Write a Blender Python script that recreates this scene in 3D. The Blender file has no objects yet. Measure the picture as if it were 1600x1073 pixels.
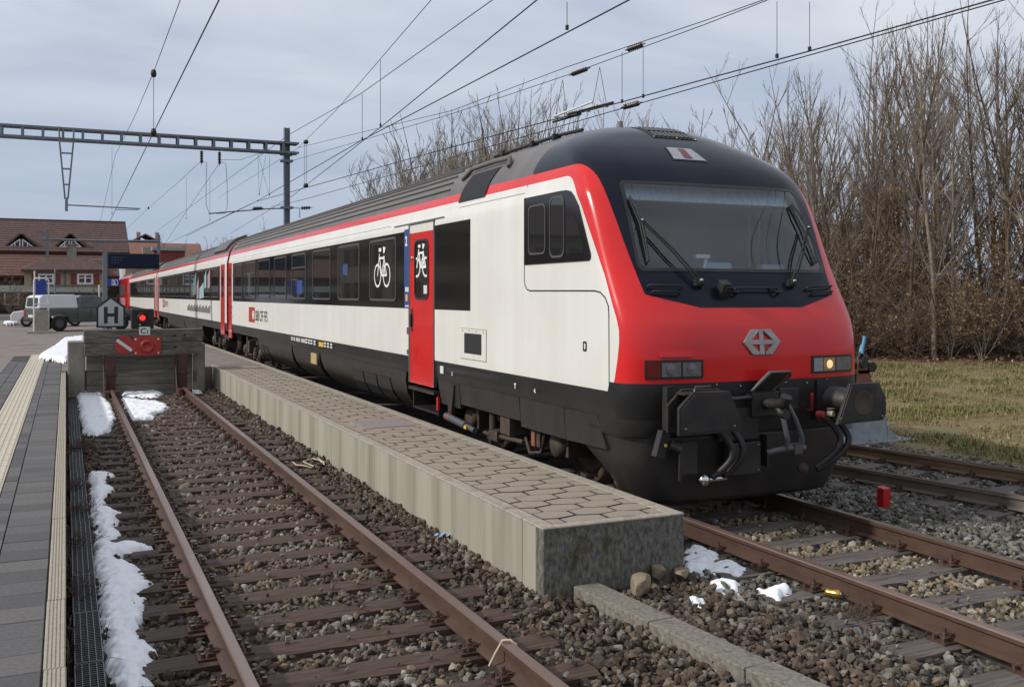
import bpy, math, random
import numpy as np
from mathutils import Vector, Matrix, noise as mnoise
R = math.radians
random.seed(7)
rng = np.random.default_rng(7)
scene = bpy.context.scene
COL = scene.collection

# ------------------------------------------------------------------ camera, sky, sun, exposure
EYE_H = 2.09
YAW = math.atan(697 / 1530)
cam_d = bpy.data.cameras.new('camera')
cam = bpy.data.objects.new('camera', cam_d)
COL.objects.link(cam)
cam.location = (0, 0, EYE_H)
cam.rotation_euler = (R(90), 0, -YAW)
cam_d.sensor_width = 36
cam_d.lens = 36 * 1530 / 1600
cam_d.shift_y = -(536.5 - 460) / 1600
cam_d.clip_start = 0.05
cam_d.clip_end = 3000
scene.camera = cam

SUN_DIR = Vector((-0.82, 0.13, 0.56)).normalized()
SUN_EL = math.asin(SUN_DIR.z)
world = bpy.data.worlds.new('World')
scene.world = world
world.use_nodes = True
wn, wl = world.node_tree.nodes, world.node_tree.links
wn.clear()
w_out = wn.new('ShaderNodeOutputWorld')
w_bg = wn.new('ShaderNodeBackground')
w_bg.inputs['Strength'].default_value = 0.095
w_sky = wn.new('ShaderNodeTexSky')
w_sky.sky_type = 'NISHITA'
w_sky.sun_disc = False
w_sky.sun_elevation = SUN_EL
w_sky.sun_rotation = math.atan2(SUN_DIR.x, SUN_DIR.y)
w_sky.air_density = 1.0
w_sky.dust_density = 1.0
w_tc = wn.new('ShaderNodeTexCoord')
w_sep = wn.new('ShaderNodeSeparateXYZ')
wl.new(w_tc.outputs['Generated'], w_sep.inputs[0])
# project the view direction on a cloud layer: (x, y) / (z + 0.25)
w_den = wn.new('ShaderNodeMath'); w_den.operation = 'ADD'; w_den.inputs[1].default_value = 0.22
wl.new(w_sep.outputs['Z'], w_den.inputs[0])
w_mx = wn.new('ShaderNodeMath'); w_mx.operation = 'MAXIMUM'; w_mx.inputs[1].default_value = 0.05
wl.new(w_den.outputs[0], w_mx.inputs[0])
w_dx = wn.new('ShaderNodeMath'); w_dx.operation = 'DIVIDE'
w_dy = wn.new('ShaderNodeMath'); w_dy.operation = 'DIVIDE'
wl.new(w_sep.outputs['X'], w_dx.inputs[0]); wl.new(w_mx.outputs[0], w_dx.inputs[1])
wl.new(w_sep.outputs['Y'], w_dy.inputs[0]); wl.new(w_mx.outputs[0], w_dy.inputs[1])
w_com = wn.new('ShaderNodeCombineXYZ')
wl.new(w_dx.outputs[0], w_com.inputs[0]); wl.new(w_dy.outputs[0], w_com.inputs[1])
w_map = wn.new('ShaderNodeMapping')
w_map.inputs['Rotation'].default_value = (0, 0, R(38))
w_map.inputs['Scale'].default_value = (0.8, 1.35, 1)
w_map.inputs['Location'].default_value = (1.3, 0.4, 0)
wl.new(w_com.outputs[0], w_map.inputs[0])
w_n = wn.new('ShaderNodeTexNoise')
w_n.inputs['Scale'].default_value = 1.25
w_n.inputs['Detail'].default_value = 6
w_n.inputs['Roughness'].default_value = 0.52
w_n.inputs['Distortion'].default_value = 0.35
wl.new(w_map.outputs[0], w_n.inputs['Vector'])
w_ramp = wn.new('ShaderNodeValToRGB')
w_ramp.color_ramp.elements[0].position = 0.34
w_ramp.color_ramp.elements[0].color = (5.2, 6.0, 7.4, 1)
w_ramp.color_ramp.elements[1].position = 0.66
w_ramp.color_ramp.elements[1].color = (9.5, 9.6, 10.0, 1)
wl.new(w_n.outputs['Fac'], w_ramp.inputs[0])
# thinner, bluer towards the horizon
w_hz = wn.new('ShaderNodeMapRange')
w_hz.inputs['From Min'].default_value = 0.0
w_hz.inputs['From Max'].default_value = 0.36
w_hz.inputs['To Min'].default_value = 0.0
w_hz.inputs['To Max'].default_value = 1.0
wl.new(w_sep.outputs['Z'], w_hz.inputs['Value'])
w_low = wn.new('ShaderNodeMixRGB')
w_low.inputs['Color1'].default_value = (4.3, 5.2, 6.8, 1)
wl.new(w_hz.outputs[0], w_low.inputs['Fac'])
wl.new(w_ramp.outputs[0], w_low.inputs['Color2'])
w_mix = wn.new('ShaderNodeMixRGB')
w_mix.inputs['Fac'].default_value = 0.9
wl.new(w_sky.outputs[0], w_mix.inputs['Color1'])
wl.new(w_low.outputs[0], w_mix.inputs['Color2'])
wl.new(w_mix.outputs[0], w_bg.inputs['Color'])
wl.new(w_bg.outputs[0], w_out.inputs['Surface'])

sun_d = bpy.data.lights.new('sun', 'SUN')
sun_d.energy = 3.05
sun_d.angle = R(3.0)
sun_d.color = (1.0, 0.95, 0.88)
sun = bpy.data.objects.new('sun', sun_d)
COL.objects.link(sun)
sun.rotation_euler = SUN_DIR.to_track_quat('Z', 'Y').to_euler()
scene.view_settings.view_transform = 'Standard'
scene.view_settings.look = 'None'
scene.view_settings.exposure = 0.0
scene.view_settings.gamma = 1.0
scene.view_settings.use_curve_mapping = False

# ------------------------------------------------------------------ measuring: photo pixel -> place
CT, ST = math.cos(YAW), math.sin(YAW)
def at_z(u, v, Z):
    d = 1530 * (EYE_H - Z) / (v - 460); l = (u - 800) * d / 1530
    return Vector((l * CT + d * ST, d * CT - l * ST, Z))
def at_x(u, v, X):
    d = 1530 / CT * X / (u - 103.0)
    return Vector((X, (d - X * ST) / CT, EYE_H - (v - 460) * d / 1530))
def at_y(u, v, Y):
    k = (u - 800) / 1530; d = Y / (CT - k * ST)
    return Vector((d * (k * CT + ST), Y, EYE_H - (v - 460) * d / 1530))

# ------------------------------------------------------------------ materials
MATS = {}
def mat(name, c1, c2=None, rough=0.6, metal=0.0, scale=6.0, detail=5.0, bump=0.0, bscale=None, stretch=(1, 1, 1),
        coat=0.0, spec=0.5, lo=0.35, hi=0.65, c3=None, c3scale=1.3, c3lo=0.55, c3hi=0.7, rvar=0.0, nrough=0.6):
    m = bpy.data.materials.new(name); m.use_nodes = True
    n, l = m.node_tree.nodes, m.node_tree.links
    b = n['Principled BSDF']
    b.inputs['Roughness'].default_value = rough
    b.inputs['Metallic'].default_value = metal
    b.inputs['Coat Weight'].default_value = coat
    b.inputs['Coat Roughness'].default_value = 0.06
    b.inputs['Specular IOR Level'].default_value = spec
    b.inputs['Base Color'].default_value = (*c1, 1)
    if c2 is not None or bump:
        tc = n.new('ShaderNodeTexCoord'); mp = n.new('ShaderNodeMapping')
        mp.inputs['Scale'].default_value = stretch
        l.new(tc.outputs['Object'], mp.inputs[0])
    if c2 is not None:
        nz = n.new('ShaderNodeTexNoise'); nz.inputs['Scale'].default_value = scale; nz.inputs['Detail'].default_value = detail
        nz.inputs['Roughness'].default_value = nrough
        l.new(mp.outputs[0], nz.inputs['Vector'])
        rp = n.new('ShaderNodeValToRGB')
        rp.color_ramp.elements[0].position = lo; rp.color_ramp.elements[0].color = (*c1, 1)
        rp.color_ramp.elements[1].position = hi; rp.color_ramp.elements[1].color = (*c2, 1)
        l.new(nz.outputs['Fac'], rp.inputs[0])
        out = rp.outputs[0]
        if c3 is not None:
            nz3 = n.new('ShaderNodeTexNoise'); nz3.inputs['Scale'].default_value = c3scale; nz3.inputs['Detail'].default_value = 6
            nz3.inputs['Roughness'].default_value = 0.65
            l.new(mp.outputs[0], nz3.inputs['Vector'])
            r3 = n.new('ShaderNodeMapRange'); r3.inputs['From Min'].default_value = c3lo; r3.inputs['From Max'].default_value = c3hi
            l.new(nz3.outputs['Fac'], r3.inputs['Value'])
            mx = n.new('ShaderNodeMixRGB'); mx.inputs['Color2'].default_value = (*c3, 1)
            l.new(r3.outputs[0], mx.inputs['Fac']); l.new(out, mx.inputs['Color1']); out = mx.outputs[0]
        l.new(out, b.inputs['Base Color'])
        if rvar:
            rr = n.new('ShaderNodeMapRange'); rr.inputs['To Min'].default_value = max(0, rough - rvar); rr.inputs['To Max'].default_value = min(1, rough + rvar)
            l.new(nz.outputs['Fac'], rr.inputs['Value']); l.new(rr.outputs[0], b.inputs['Roughness'])
    if bump:
        bz = n.new('ShaderNodeTexNoise'); bz.inputs['Scale'].default_value = bscale or scale * 3; bz.inputs['Detail'].default_value = 6
        l.new(mp.outputs[0], bz.inputs['Vector'])
        bp = n.new('ShaderNodeBump'); bp.inputs['Strength'].default_value = bump; bp.inputs['Distance'].default_value = 0.01
        l.new(bz.outputs['Fac'], bp.inputs['Height']); l.new(bp.outputs[0], b.inputs['Normal'])
    MATS[name] = m
    return m
def emis(name, col, strength):
    m = mat(name, col, rough=0.3)
    b = m.node_tree.nodes['Principled BSDF']
    b.inputs['Emission Color'].default_value = (*col, 1); b.inputs['Emission Strength'].default_value = strength
    return m
def vcol(name, rough=0.85, attr='tint', bump=0.0):
    m = mat(name, (0.2, 0.2, 0.2), rough=rough)
    n, l = m.node_tree.nodes, m.node_tree.links
    a = n.new('ShaderNodeAttribute'); a.attribute_name = attr
    tc = n.new('ShaderNodeTexCoord'); nz = n.new('ShaderNodeTexNoise'); nz.inputs['Scale'].default_value = 60; nz.inputs['Detail'].default_value = 3
    l.new(tc.outputs['Object'], nz.inputs['Vector'])
    mr = n.new('ShaderNodeMapRange'); mr.inputs['To Min'].default_value = 0.65; mr.inputs['To Max'].default_value = 1.35
    l.new(nz.outputs['Fac'], mr.inputs['Value'])
    mx = n.new('ShaderNodeVectorMath'); mx.operation = 'SCALE'
    l.new(a.outputs['Color'], mx.inputs[0]); l.new(mr.outputs[0], mx.inputs['Scale'])
    l.new(mx.outputs[0], n['Principled BSDF'].inputs['Base Color'])
    return m

# paint and metal
mat('red_paint', (0.66, 0.020, 0.018), (0.58, 0.017, 0.016), rough=0.22, scale=2.5, coat=0.5)
mat('white_paint', (0.70, 0.675, 0.61), (0.62, 0.60, 0.54), rough=0.33, scale=3, stretch=(1, 6, 0.4))
mat('pure_white', (0.78, 0.78, 0.76), rough=0.5)
mat('black_paint', (0.010, 0.010, 0.011), (0.018, 0.017, 0.016), rough=0.4, scale=4)
mat('black_rubber', (0.012, 0.012, 0.012), rough=0.6)
mat('skirt_black', (0.018, 0.016, 0.016), (0.034, 0.028, 0.025), rough=0.42, scale=3, stretch=(1, 1, 0.5), bump=0.05)
mat('under_dirt', (0.035, 0.026, 0.02), (0.075, 0.05, 0.035), rough=0.75, scale=5, bump=0.2)
mat('wheel_steel', (0.085, 0.062, 0.048), (0.13, 0.095, 0.07), rough=0.6, scale=4)
mat('buffer_black', (0.012, 0.011, 0.011), (0.028, 0.024, 0.021), rough=0.55, scale=5, bump=0.1, c3=(0.09, 0.075, 0.06), c3scale=3, c3lo=0.62, c3hi=0.8)
mat('glossy_panel', (0.010, 0.010, 0.011), rough=0.08)
mat('train_glass', (0.016, 0.018, 0.019), rough=0.03, spec=0.8)
mat('frame_grey', (0.07, 0.07, 0.072), rough=0.4)
mat('roof_grey', (0.105, 0.098, 0.094), (0.135, 0.125, 0.118), rough=0.62, scale=1.5, stretch=(1, 0.3, 1), bump=0.05)
mat('roof_rib', (0.085, 0.08, 0.077), (0.11, 0.10, 0.095), rough=0.6, scale=2)
mat('grille_black', (0.02, 0.02, 0.021), rough=0.5)
mat('blue_panel', (0.018, 0.06, 0.24), rough=0.4)
mat('sign_blue', (0.012, 0.045, 0.26), rough=0.4)
mat('yellow_paint', (0.65, 0.42, 0.03), rough=0.5)
mat('orange_paint', (0.75, 0.30, 0.04), rough=0.6)
mat('steel', (0.36, 0.36, 0.37), rough=0.32, metal=0.9)
mat('emblem_steel', (0.40, 0.37, 0.35), (0.28, 0.26, 0.25), rough=0.36, metal=0.5, scale=6)
mat('galvanised', (0.25, 0.28, 0.31), (0.33, 0.36, 0.38), rough=0.5, metal=0.4, scale=7, bump=0.05)
mat('mast_grey', (0.13, 0.155, 0.18), (0.17, 0.195, 0.22), rough=0.6, scale=3)
mat('wire_dark', (0.02, 0.021, 0.023), rough=0.5, metal=0.3)
mat('insulator_brown', (0.05, 0.035, 0.028), rough=0.3)
mat('chrome', (0.6, 0.6, 0.58), rough=0.15, metal=1.0)
# track
mat('rail_rust', (0.058, 0.031, 0.021), (0.095, 0.053, 0.036), rough=0.62, scale=5, stretch=(1, 0.35, 1), bump=0.12, bscale=60, c3=(0.055, 0.03, 0.02), c3scale=9, c3lo=0.55, c3hi=0.75)
mat('rail_head', (0.15, 0.095, 0.072), (0.23, 0.16, 0.13), rough=0.34, metal=0.35, scale=4, stretch=(1.5, 0.1, 1), spec=0.8)
mat('rail_head_used', (0.16, 0.12, 0.10), (0.25, 0.22, 0.2), rough=0.3, metal=0.6, scale=4, stretch=(1.5, 0.1, 1))
mat('rail_grey', (0.13, 0.12, 0.11), (0.2, 0.15, 0.11), rough=0.5, scale=3, stretch=(1, 0.3, 1), bump=0.08, c3=(0.11, 0.05, 0.03), c3scale=4)
mat('rail_worn', (0.10, 0.055, 0.035), (0.28, 0.2, 0.11), rough=0.5, scale=3, stretch=(1, 0.2, 2), bump=0.08)
mat('clip_rust', (0.045, 0.024, 0.016), (0.10, 0.05, 0.03), rough=0.6, metal=0.2, scale=25, bump=0.2)
mat('bolt_steel', (0.16, 0.12, 0.10), rough=0.35, metal=0.7)
mat('sleeper_wood', (0.034, 0.019, 0.012), (0.10, 0.058, 0.038), rough=0.72, scale=5, stretch=(0.7, 9, 6), detail=8, bump=0.55, bscale=7, c3=(0.022, 0.015, 0.012), c3scale=3.5, c3lo=0.5, c3hi=0.72)
mat('sleeper_grey', (0.055, 0.043, 0.038), (0.17, 0.145, 0.13), rough=0.8, scale=5, stretch=(0.7, 10, 6), detail=8, bump=0.6, bscale=7, c3=(0.035, 0.02, 0.017), c3scale=2.5, c3lo=0.48, c3hi=0.66)
mat('ballast_soil', (0.035, 0.026, 0.02), (0.075, 0.058, 0.044), rough=0.95, scale=30, bump=0.7, bscale=45)
vcol('ballast_stone', 0.82)
mat('board_grey', (0.12, 0.108, 0.088), (0.26, 0.24, 0.20), rough=0.88, scale=4, stretch=(0.6, 5, 4), detail=8, bump=0.4, bscale=7, c3=(0.06, 0.05, 0.035), c3scale=2, c3lo=0.52, c3hi=0.75)
mat('timber_grey', (0.075, 0.068, 0.058), (0.19, 0.172, 0.148), rough=0.85, scale=5, stretch=(0.6, 8, 6), detail=8, bump=0.5, bscale=7, c3=(0.03, 0.026, 0.02), c3scale=4, c3lo=0.5, c3hi=0.7)
mat('buffer_steel_rust', (0.045, 0.016, 0.013), (0.08, 0.03, 0.022), rough=0.6, scale=8, bump=0.15)
mat('signal_red', (0.42, 0.035, 0.02), (0.32, 0.022, 0.015), rough=0.45, scale=6, c3=(0.2, 0.04, 0.03), c3scale=9, c3lo=0.6, c3hi=0.75)
mat('plate_white', (0.62, 0.62, 0.60), rough=0.5)
mat('sign_grey', (0.36, 0.38, 0.40), (0.44, 0.46, 0.48), rough=0.5, scale=3)
# concrete and paving
mat('concrete_wall', (0.29, 0.27, 0.21), (0.40, 0.375, 0.305), rough=0.88, lo=.25, hi=.75, scale=2.6, nrough=.74, stretch=(1.6, 1.6, 0.10), detail=15, bump=0.03, bscale=20, c3=(0.155, 0.14, 0.095), c3scale=1.3, c3lo=0.44, c3hi=0.70)
mat('concrete_edge', (0.27, 0.235, 0.185), (0.36, 0.32, 0.26), rough=0.9, scale=14, bump=0.4, bscale=70, c3=(0.19, 0.17, 0.13), c3scale=6)
mat('concrete_mossy', (0.055, 0.052, 0.044), (0.20, 0.19, 0.165), rough=0.92, scale=24, detail=10, bump=0.8, bscale=60, stretch=(1.2, 1.2, 0.6), c3=(0.06, 0.048, 0.018), c3scale=5, c3lo=0.53, c3hi=0.68)
mat('moss_yellow', (0.11, 0.085, 0.02), (0.06, 0.055, 0.02), rough=0.95, scale=20)
mat('concrete_old', (0.20, 0.185, 0.155), (0.31, 0.29, 0.25), rough=0.92, scale=4, bump=0.4, bscale=30, stretch=(1, 1, 0.5), c3=(0.08, 0.075, 0.06), c3scale=3)
mat('kerb_slab', (0.12, 0.108, 0.088), (0.23, 0.21, 0.175), rough=0.92, scale=30, detail=10, bump=0.5, bscale=60, c3=(0.07, 0.066, 0.05), c3scale=5, c3lo=0.56, c3hi=0.72)
mat('hex_paver', (0.245, 0.203, 0.156), (0.305, 0.256, 0.2), rough=0.9, scale=30, bump=0.3, bscale=120, c3=(0.22, 0.178, 0.14), c3scale=2)
mat('joint_dark', (0.03, 0.027, 0.024), (0.05, 0.045, 0.04), rough=0.95, scale=20)
mat('paver_dark', (0.082, 0.078, 0.078), (0.115, 0.11, 0.108), rough=0.85, scale=40, bump=0.3, bscale=160, c3=(0.07, 0.066, 0.066), c3scale=4)
mat('paver_dark_b', (0.10, 0.093, 0.09), (0.135, 0.126, 0.12), rough=0.85, scale=40, bump=0.3, bscale=160)
mat('paver_dark_c', (0.066, 0.064, 0.065), (0.092, 0.088, 0.088), rough=0.85, scale=40, bump=0.3, bscale=160)
mat('tactile_cream', (0.44, 0.39, 0.31), (0.52, 0.47, 0.38), rough=0.85, scale=12, bump=0.3, bscale=90, c3=(0.36, 0.31, 0.25), c3scale=2)
mat('kerb_cream', (0.30, 0.265, 0.205), (0.37, 0.33, 0.26), rough=0.88, scale=30, bump=0.4, bscale=110, c3=(0.24, 0.21, 0.165), c3scale=3)
mat('forecourt', (0.17, 0.14, 0.125), (0.22, 0.185, 0.165), rough=0.9, scale=2.5, bump=0.3, bscale=60, c3=(0.10, 0.085, 0.078), c3scale=0.6)
mat('grate_dark', (0.022, 0.023, 0.026), (0.04, 0.04, 0.043), rough=0.5, metal=0.2, scale=12)
mat('grate_light', (0.16, 0.165, 0.175), rough=0.45, metal=0.5)
mat('walk_grate', (0.30, 0.27, 0.265), (0.36, 0.33, 0.32), rough=0.6, metal=0.15, scale=20)
mat('cast_cover', (0.21, 0.18, 0.165), rough=0.7)
# nature
mat('earth', (0.085, 0.062, 0.042), (0.13, 0.10, 0.06), rough=0.95, scale=0.6, bump=0.4, bscale=12, c3=(0.10, 0.095, 0.045), c3scale=0.15)
mat('verge_soil', (0.14, 0.105, 0.045), (0.20, 0.155, 0.07), rough=0.95, scale=3, bump=0.6, bscale=30, c3=(0.105, 0.11, 0.04), c3scale=0.9, c3lo=0.5, c3hi=0.66)
mat('leaf_litter', (0.085, 0.048, 0.028), (0.15, 0.088, 0.052), rough=0.95, scale=16, bump=0.8, bscale=30)
vcol('litter_leaf', 0.9)
vcol('grass_blade', 0.85)
vcol('dry_leaf', 0.85)
mat('bark_grey', (0.15, 0.122, 0.092), (0.23, 0.195, 0.15), rough=0.9, scale=9, stretch=(1, 1, 0.4), bump=0.4)
mat('bark_brown', (0.082, 0.055, 0.038), (0.13, 0.09, 0.062), rough=0.9, scale=9, stretch=(1, 1, 0.4), bump=0.4)
mat('twig_brown', (0.135, 0.10, 0.073), (0.185, 0.14, 0.105), rough=0.9, scale=2)
mat('twig_grey', (0.19, 0.16, 0.13), (0.26, 0.22, 0.18), rough=0.9, scale=2)
mat('dead_weed', (0.075, 0.045, 0.03), (0.11, 0.07, 0.045), rough=0.9, scale=5)
mat('rock', (0.17, 0.135, 0.09), (0.27, 0.215, 0.14), rough=0.85, scale=9, bump=0.5, bscale=30, c3=(0.12, 0.11, 0.10), c3scale=6)
# snow
ms = mat('snow', (0.80, 0.82, 0.86), (0.86, 0.87, 0.90), rough=0.6, scale=14, bump=0.22, bscale=30)
ms.node_tree.nodes['Principled BSDF'].inputs['Subsurface Weight'].default_value = 0.15
ms.node_tree.nodes['Principled BSDF'].inputs['Subsurface Radius'].default_value = (0.03, 0.035, 0.05)
# buildings
mat('roof_tile_brown', (0.060, 0.032, 0.027), (0.10, 0.055, 0.046), rough=0.85, scale=2.5, stretch=(3, 1, 1), bump=0.3, c3=(0.13, 0.075, 0.06), c3scale=0.8, c3lo=0.55, c3hi=0.75)
mat('roof_tile_red', (0.10, 0.047, 0.037), (0.145, 0.072, 0.055), rough=0.85, scale=2.5, stretch=(3, 1, 1), bump=0.3, c3=(0.08, 0.04, 0.032), c3scale=1.2)
mat('roof_tile_orange', (0.18, 0.082, 0.056), (0.235, 0.115, 0.078), rough=0.85, scale=3, bump=0.2)
mat('wall_beige', (0.33, 0.27, 0.19), (0.38, 0.315, 0.225), rough=0.9, scale=2)
mat('wall_dark', (0.06, 0.045, 0.038), (0.085, 0.065, 0.055), rough=0.9, scale=2)
mat('wall_redboard', (0.17, 0.03, 0.025), (0.21, 0.04, 0.032), rough=0.8, scale=3)
mat('shutter_red', (0.17, 0.035, 0.03), rough=0.6)
mat('house_glass', (0.03, 0.034, 0.04), rough=0.05)
mat('canopy_roof', (0.085, 0.095, 0.085), (0.12, 0.13, 0.115), rough=0.6, scale=3, stretch=(8, 1, 1))
mat('dark_wood', (0.045, 0.03, 0.025), rough=0.8)
# vehicles
mat('pickup_paint', (0.055, 0.068, 0.07), (0.07, 0.083, 0.085), rough=0.3, scale=3, coat=0.4)
mat('canopy_white', (0.62, 0.64, 0.66), rough=0.35)
mat('car_white', (0.72, 0.72, 0.72), rough=0.25, coat=0.5)
mat('tyre', (0.013, 0.013, 0.013), rough=0.8)
mat('alloy', (0.4, 0.4, 0.41), rough=0.35, metal=0.8)
mat('car_glass', (0.05, 0.065, 0.075), rough=0.04)
mat('lamp_red', (0.35, 0.02, 0.02), rough=0.25)
mat('lens_clear', (0.10, 0.10, 0.105), (0.17, 0.17, 0.17), rough=0.12, scale=20, spec=0.8)
mat('lens_white', (0.36, 0.37, 0.39), (0.22, 0.23, 0.26), rough=0.15, scale=14, stretch=(1, 1, 8))
mat('lens_red', (0.13, 0.010, 0.012), rough=0.12)
emis('lamp_lit', (1.0, 0.66, 0.30), 0.75)
mat('lens_warm', (0.5, 0.33, 0.17), (0.3, 0.2, 0.12), rough=0.15, scale=20)
emis('signal_lit', (1.0, 0.02, 0.015), 3.0)
emis('screen_text', (0.03, 0.035, 0.05), 0.02)
mat('screen_blue', (0.006, 0.011, 0.03), rough=0.35, spec=0.2)
mat('cab_grey', (0.36, 0.41, 0.43), (0.42, 0.47, 0.49), rough=0.7, scale=2)
mat('cab_dark', (0.05, 0.055, 0.06), rough=0.6)
mat('blind_grey', (0.72, 0.78, 0.80), (0.55, 0.62, 0.64), rough=0.7, scale=7, stretch=(4, 1, 1))
mat('hose_black', (0.02, 0.018, 0.017), rough=0.55)
mat('tap_red', (0.35, 0.02, 0.015), rough=0.4)
mat('lever_blue', (0.10, 0.30, 0.50), rough=0.4)
mat('lever_rust', (0.17, 0.06, 0.035), (0.22, 0.09, 0.055), rough=0.7, scale=12)
mat('marker_red', (0.48, 0.012, 0.012), (0.40, 0.01, 0.01), rough=0.4, scale=8)
mat('cord_cream', (0.5, 0.42, 0.3), rough=0.8)
mat('litter_blue', (0.25, 0.42, 0.65), rough=0.4)
mat('gold_can', (0.55, 0.33, 0.07), rough=0.25, metal=0.8)
mat('panel_yellow', (0.42, 0.30, 0.13), rough=0.6)
mat('graffiti_teal', (0.30, 0.45, 0.47), rough=0.4)
mat('graffiti_pink', (0.42, 0.26, 0.32), rough=0.4)
mat('underframe_dark', (0.03, 0.03, 0.032), rough=0.8)  # even dark grey of the coach and locomotive underframes

def glass_mat(name, tint, amount):
    m = bpy.data.materials.new(name); m.use_nodes = True
    n, l = m.node_tree.nodes, m.node_tree.links
    n.clear()
    o = n.new('ShaderNodeOutputMaterial'); t = n.new('ShaderNodeBsdfTransparent'); g = n.new('ShaderNodeBsdfGlossy')
    t.inputs[0].default_value = (*tint, 1); g.inputs['Roughness'].default_value = 0.03
    f = n.new('ShaderNodeFresnel'); f.inputs[0].default_value = 1.5
    a = n.new('ShaderNodeMath'); a.operation = 'MULTIPLY_ADD'; a.inputs[1].default_value = amount; a.inputs[2].default_value = 0.03
    a.use_clamp = True
    l.new(f.outputs[0], a.inputs[0])
    mx = n.new('ShaderNodeMixShader'); l.new(a.outputs[0], mx.inputs[0]); l.new(t.outputs[0], mx.inputs[1]); l.new(g.outputs[0], mx.inputs[2])
    l.new(mx.outputs[0], o.inputs[0])
    MATS[name] = m
glass_mat('windscreen_glass', (0.76, 0.87, 0.93), 1.7)
glass_mat('side_glass', (0.8, 0.82, 0.83), 1.0)

# ------------------------------------------------------------------ object helpers
ORG = {}
def tag(o, label=None, cat=None, group=None, kind=None):
    if label: o['label'] = label
    if cat: o['category'] = cat
    if group: o['group'] = group
    if kind: o['kind'] = kind
    return o
def thing(name, label, cat, loc=(0, 0, 0), group=None):
    o = bpy.data.objects.new(name, None)
    o.empty_display_size = 0.2
    COL.objects.link(o); o.location = loc; ORG[o] = Vector(loc)
    return tag(o, label, cat, group)
def link(name, me, parent=None, loc=None):
    o = bpy.data.objects.new(name, me); COL.objects.link(o)
    if parent is not None:
        o.parent = parent; ORG[o] = ORG[parent]
        if loc is not None: o.location = loc
    else:
        ORG[o] = Vector((0, 0, 0))
        if loc is not None: o.location = loc; ORG[o] = Vector(loc)
    return o
def dup(root, loc, rotz=0.0, scale=None, label=None, group=None):
    r = root.copy(); COL.objects.link(r); r.location = loc; ORG[r] = Vector(loc)
    r.rotation_euler = (0, 0, rotz)
    if scale: r.scale = scale
    if label: r['label'] = label
    if group: r['group'] = group
    for ch in root.children:
        c = ch.copy(); COL.objects.link(c); c.parent = r
        for g in ch.children:
            d = g.copy(); COL.objects.link(d); d.parent = c
    return r

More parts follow.
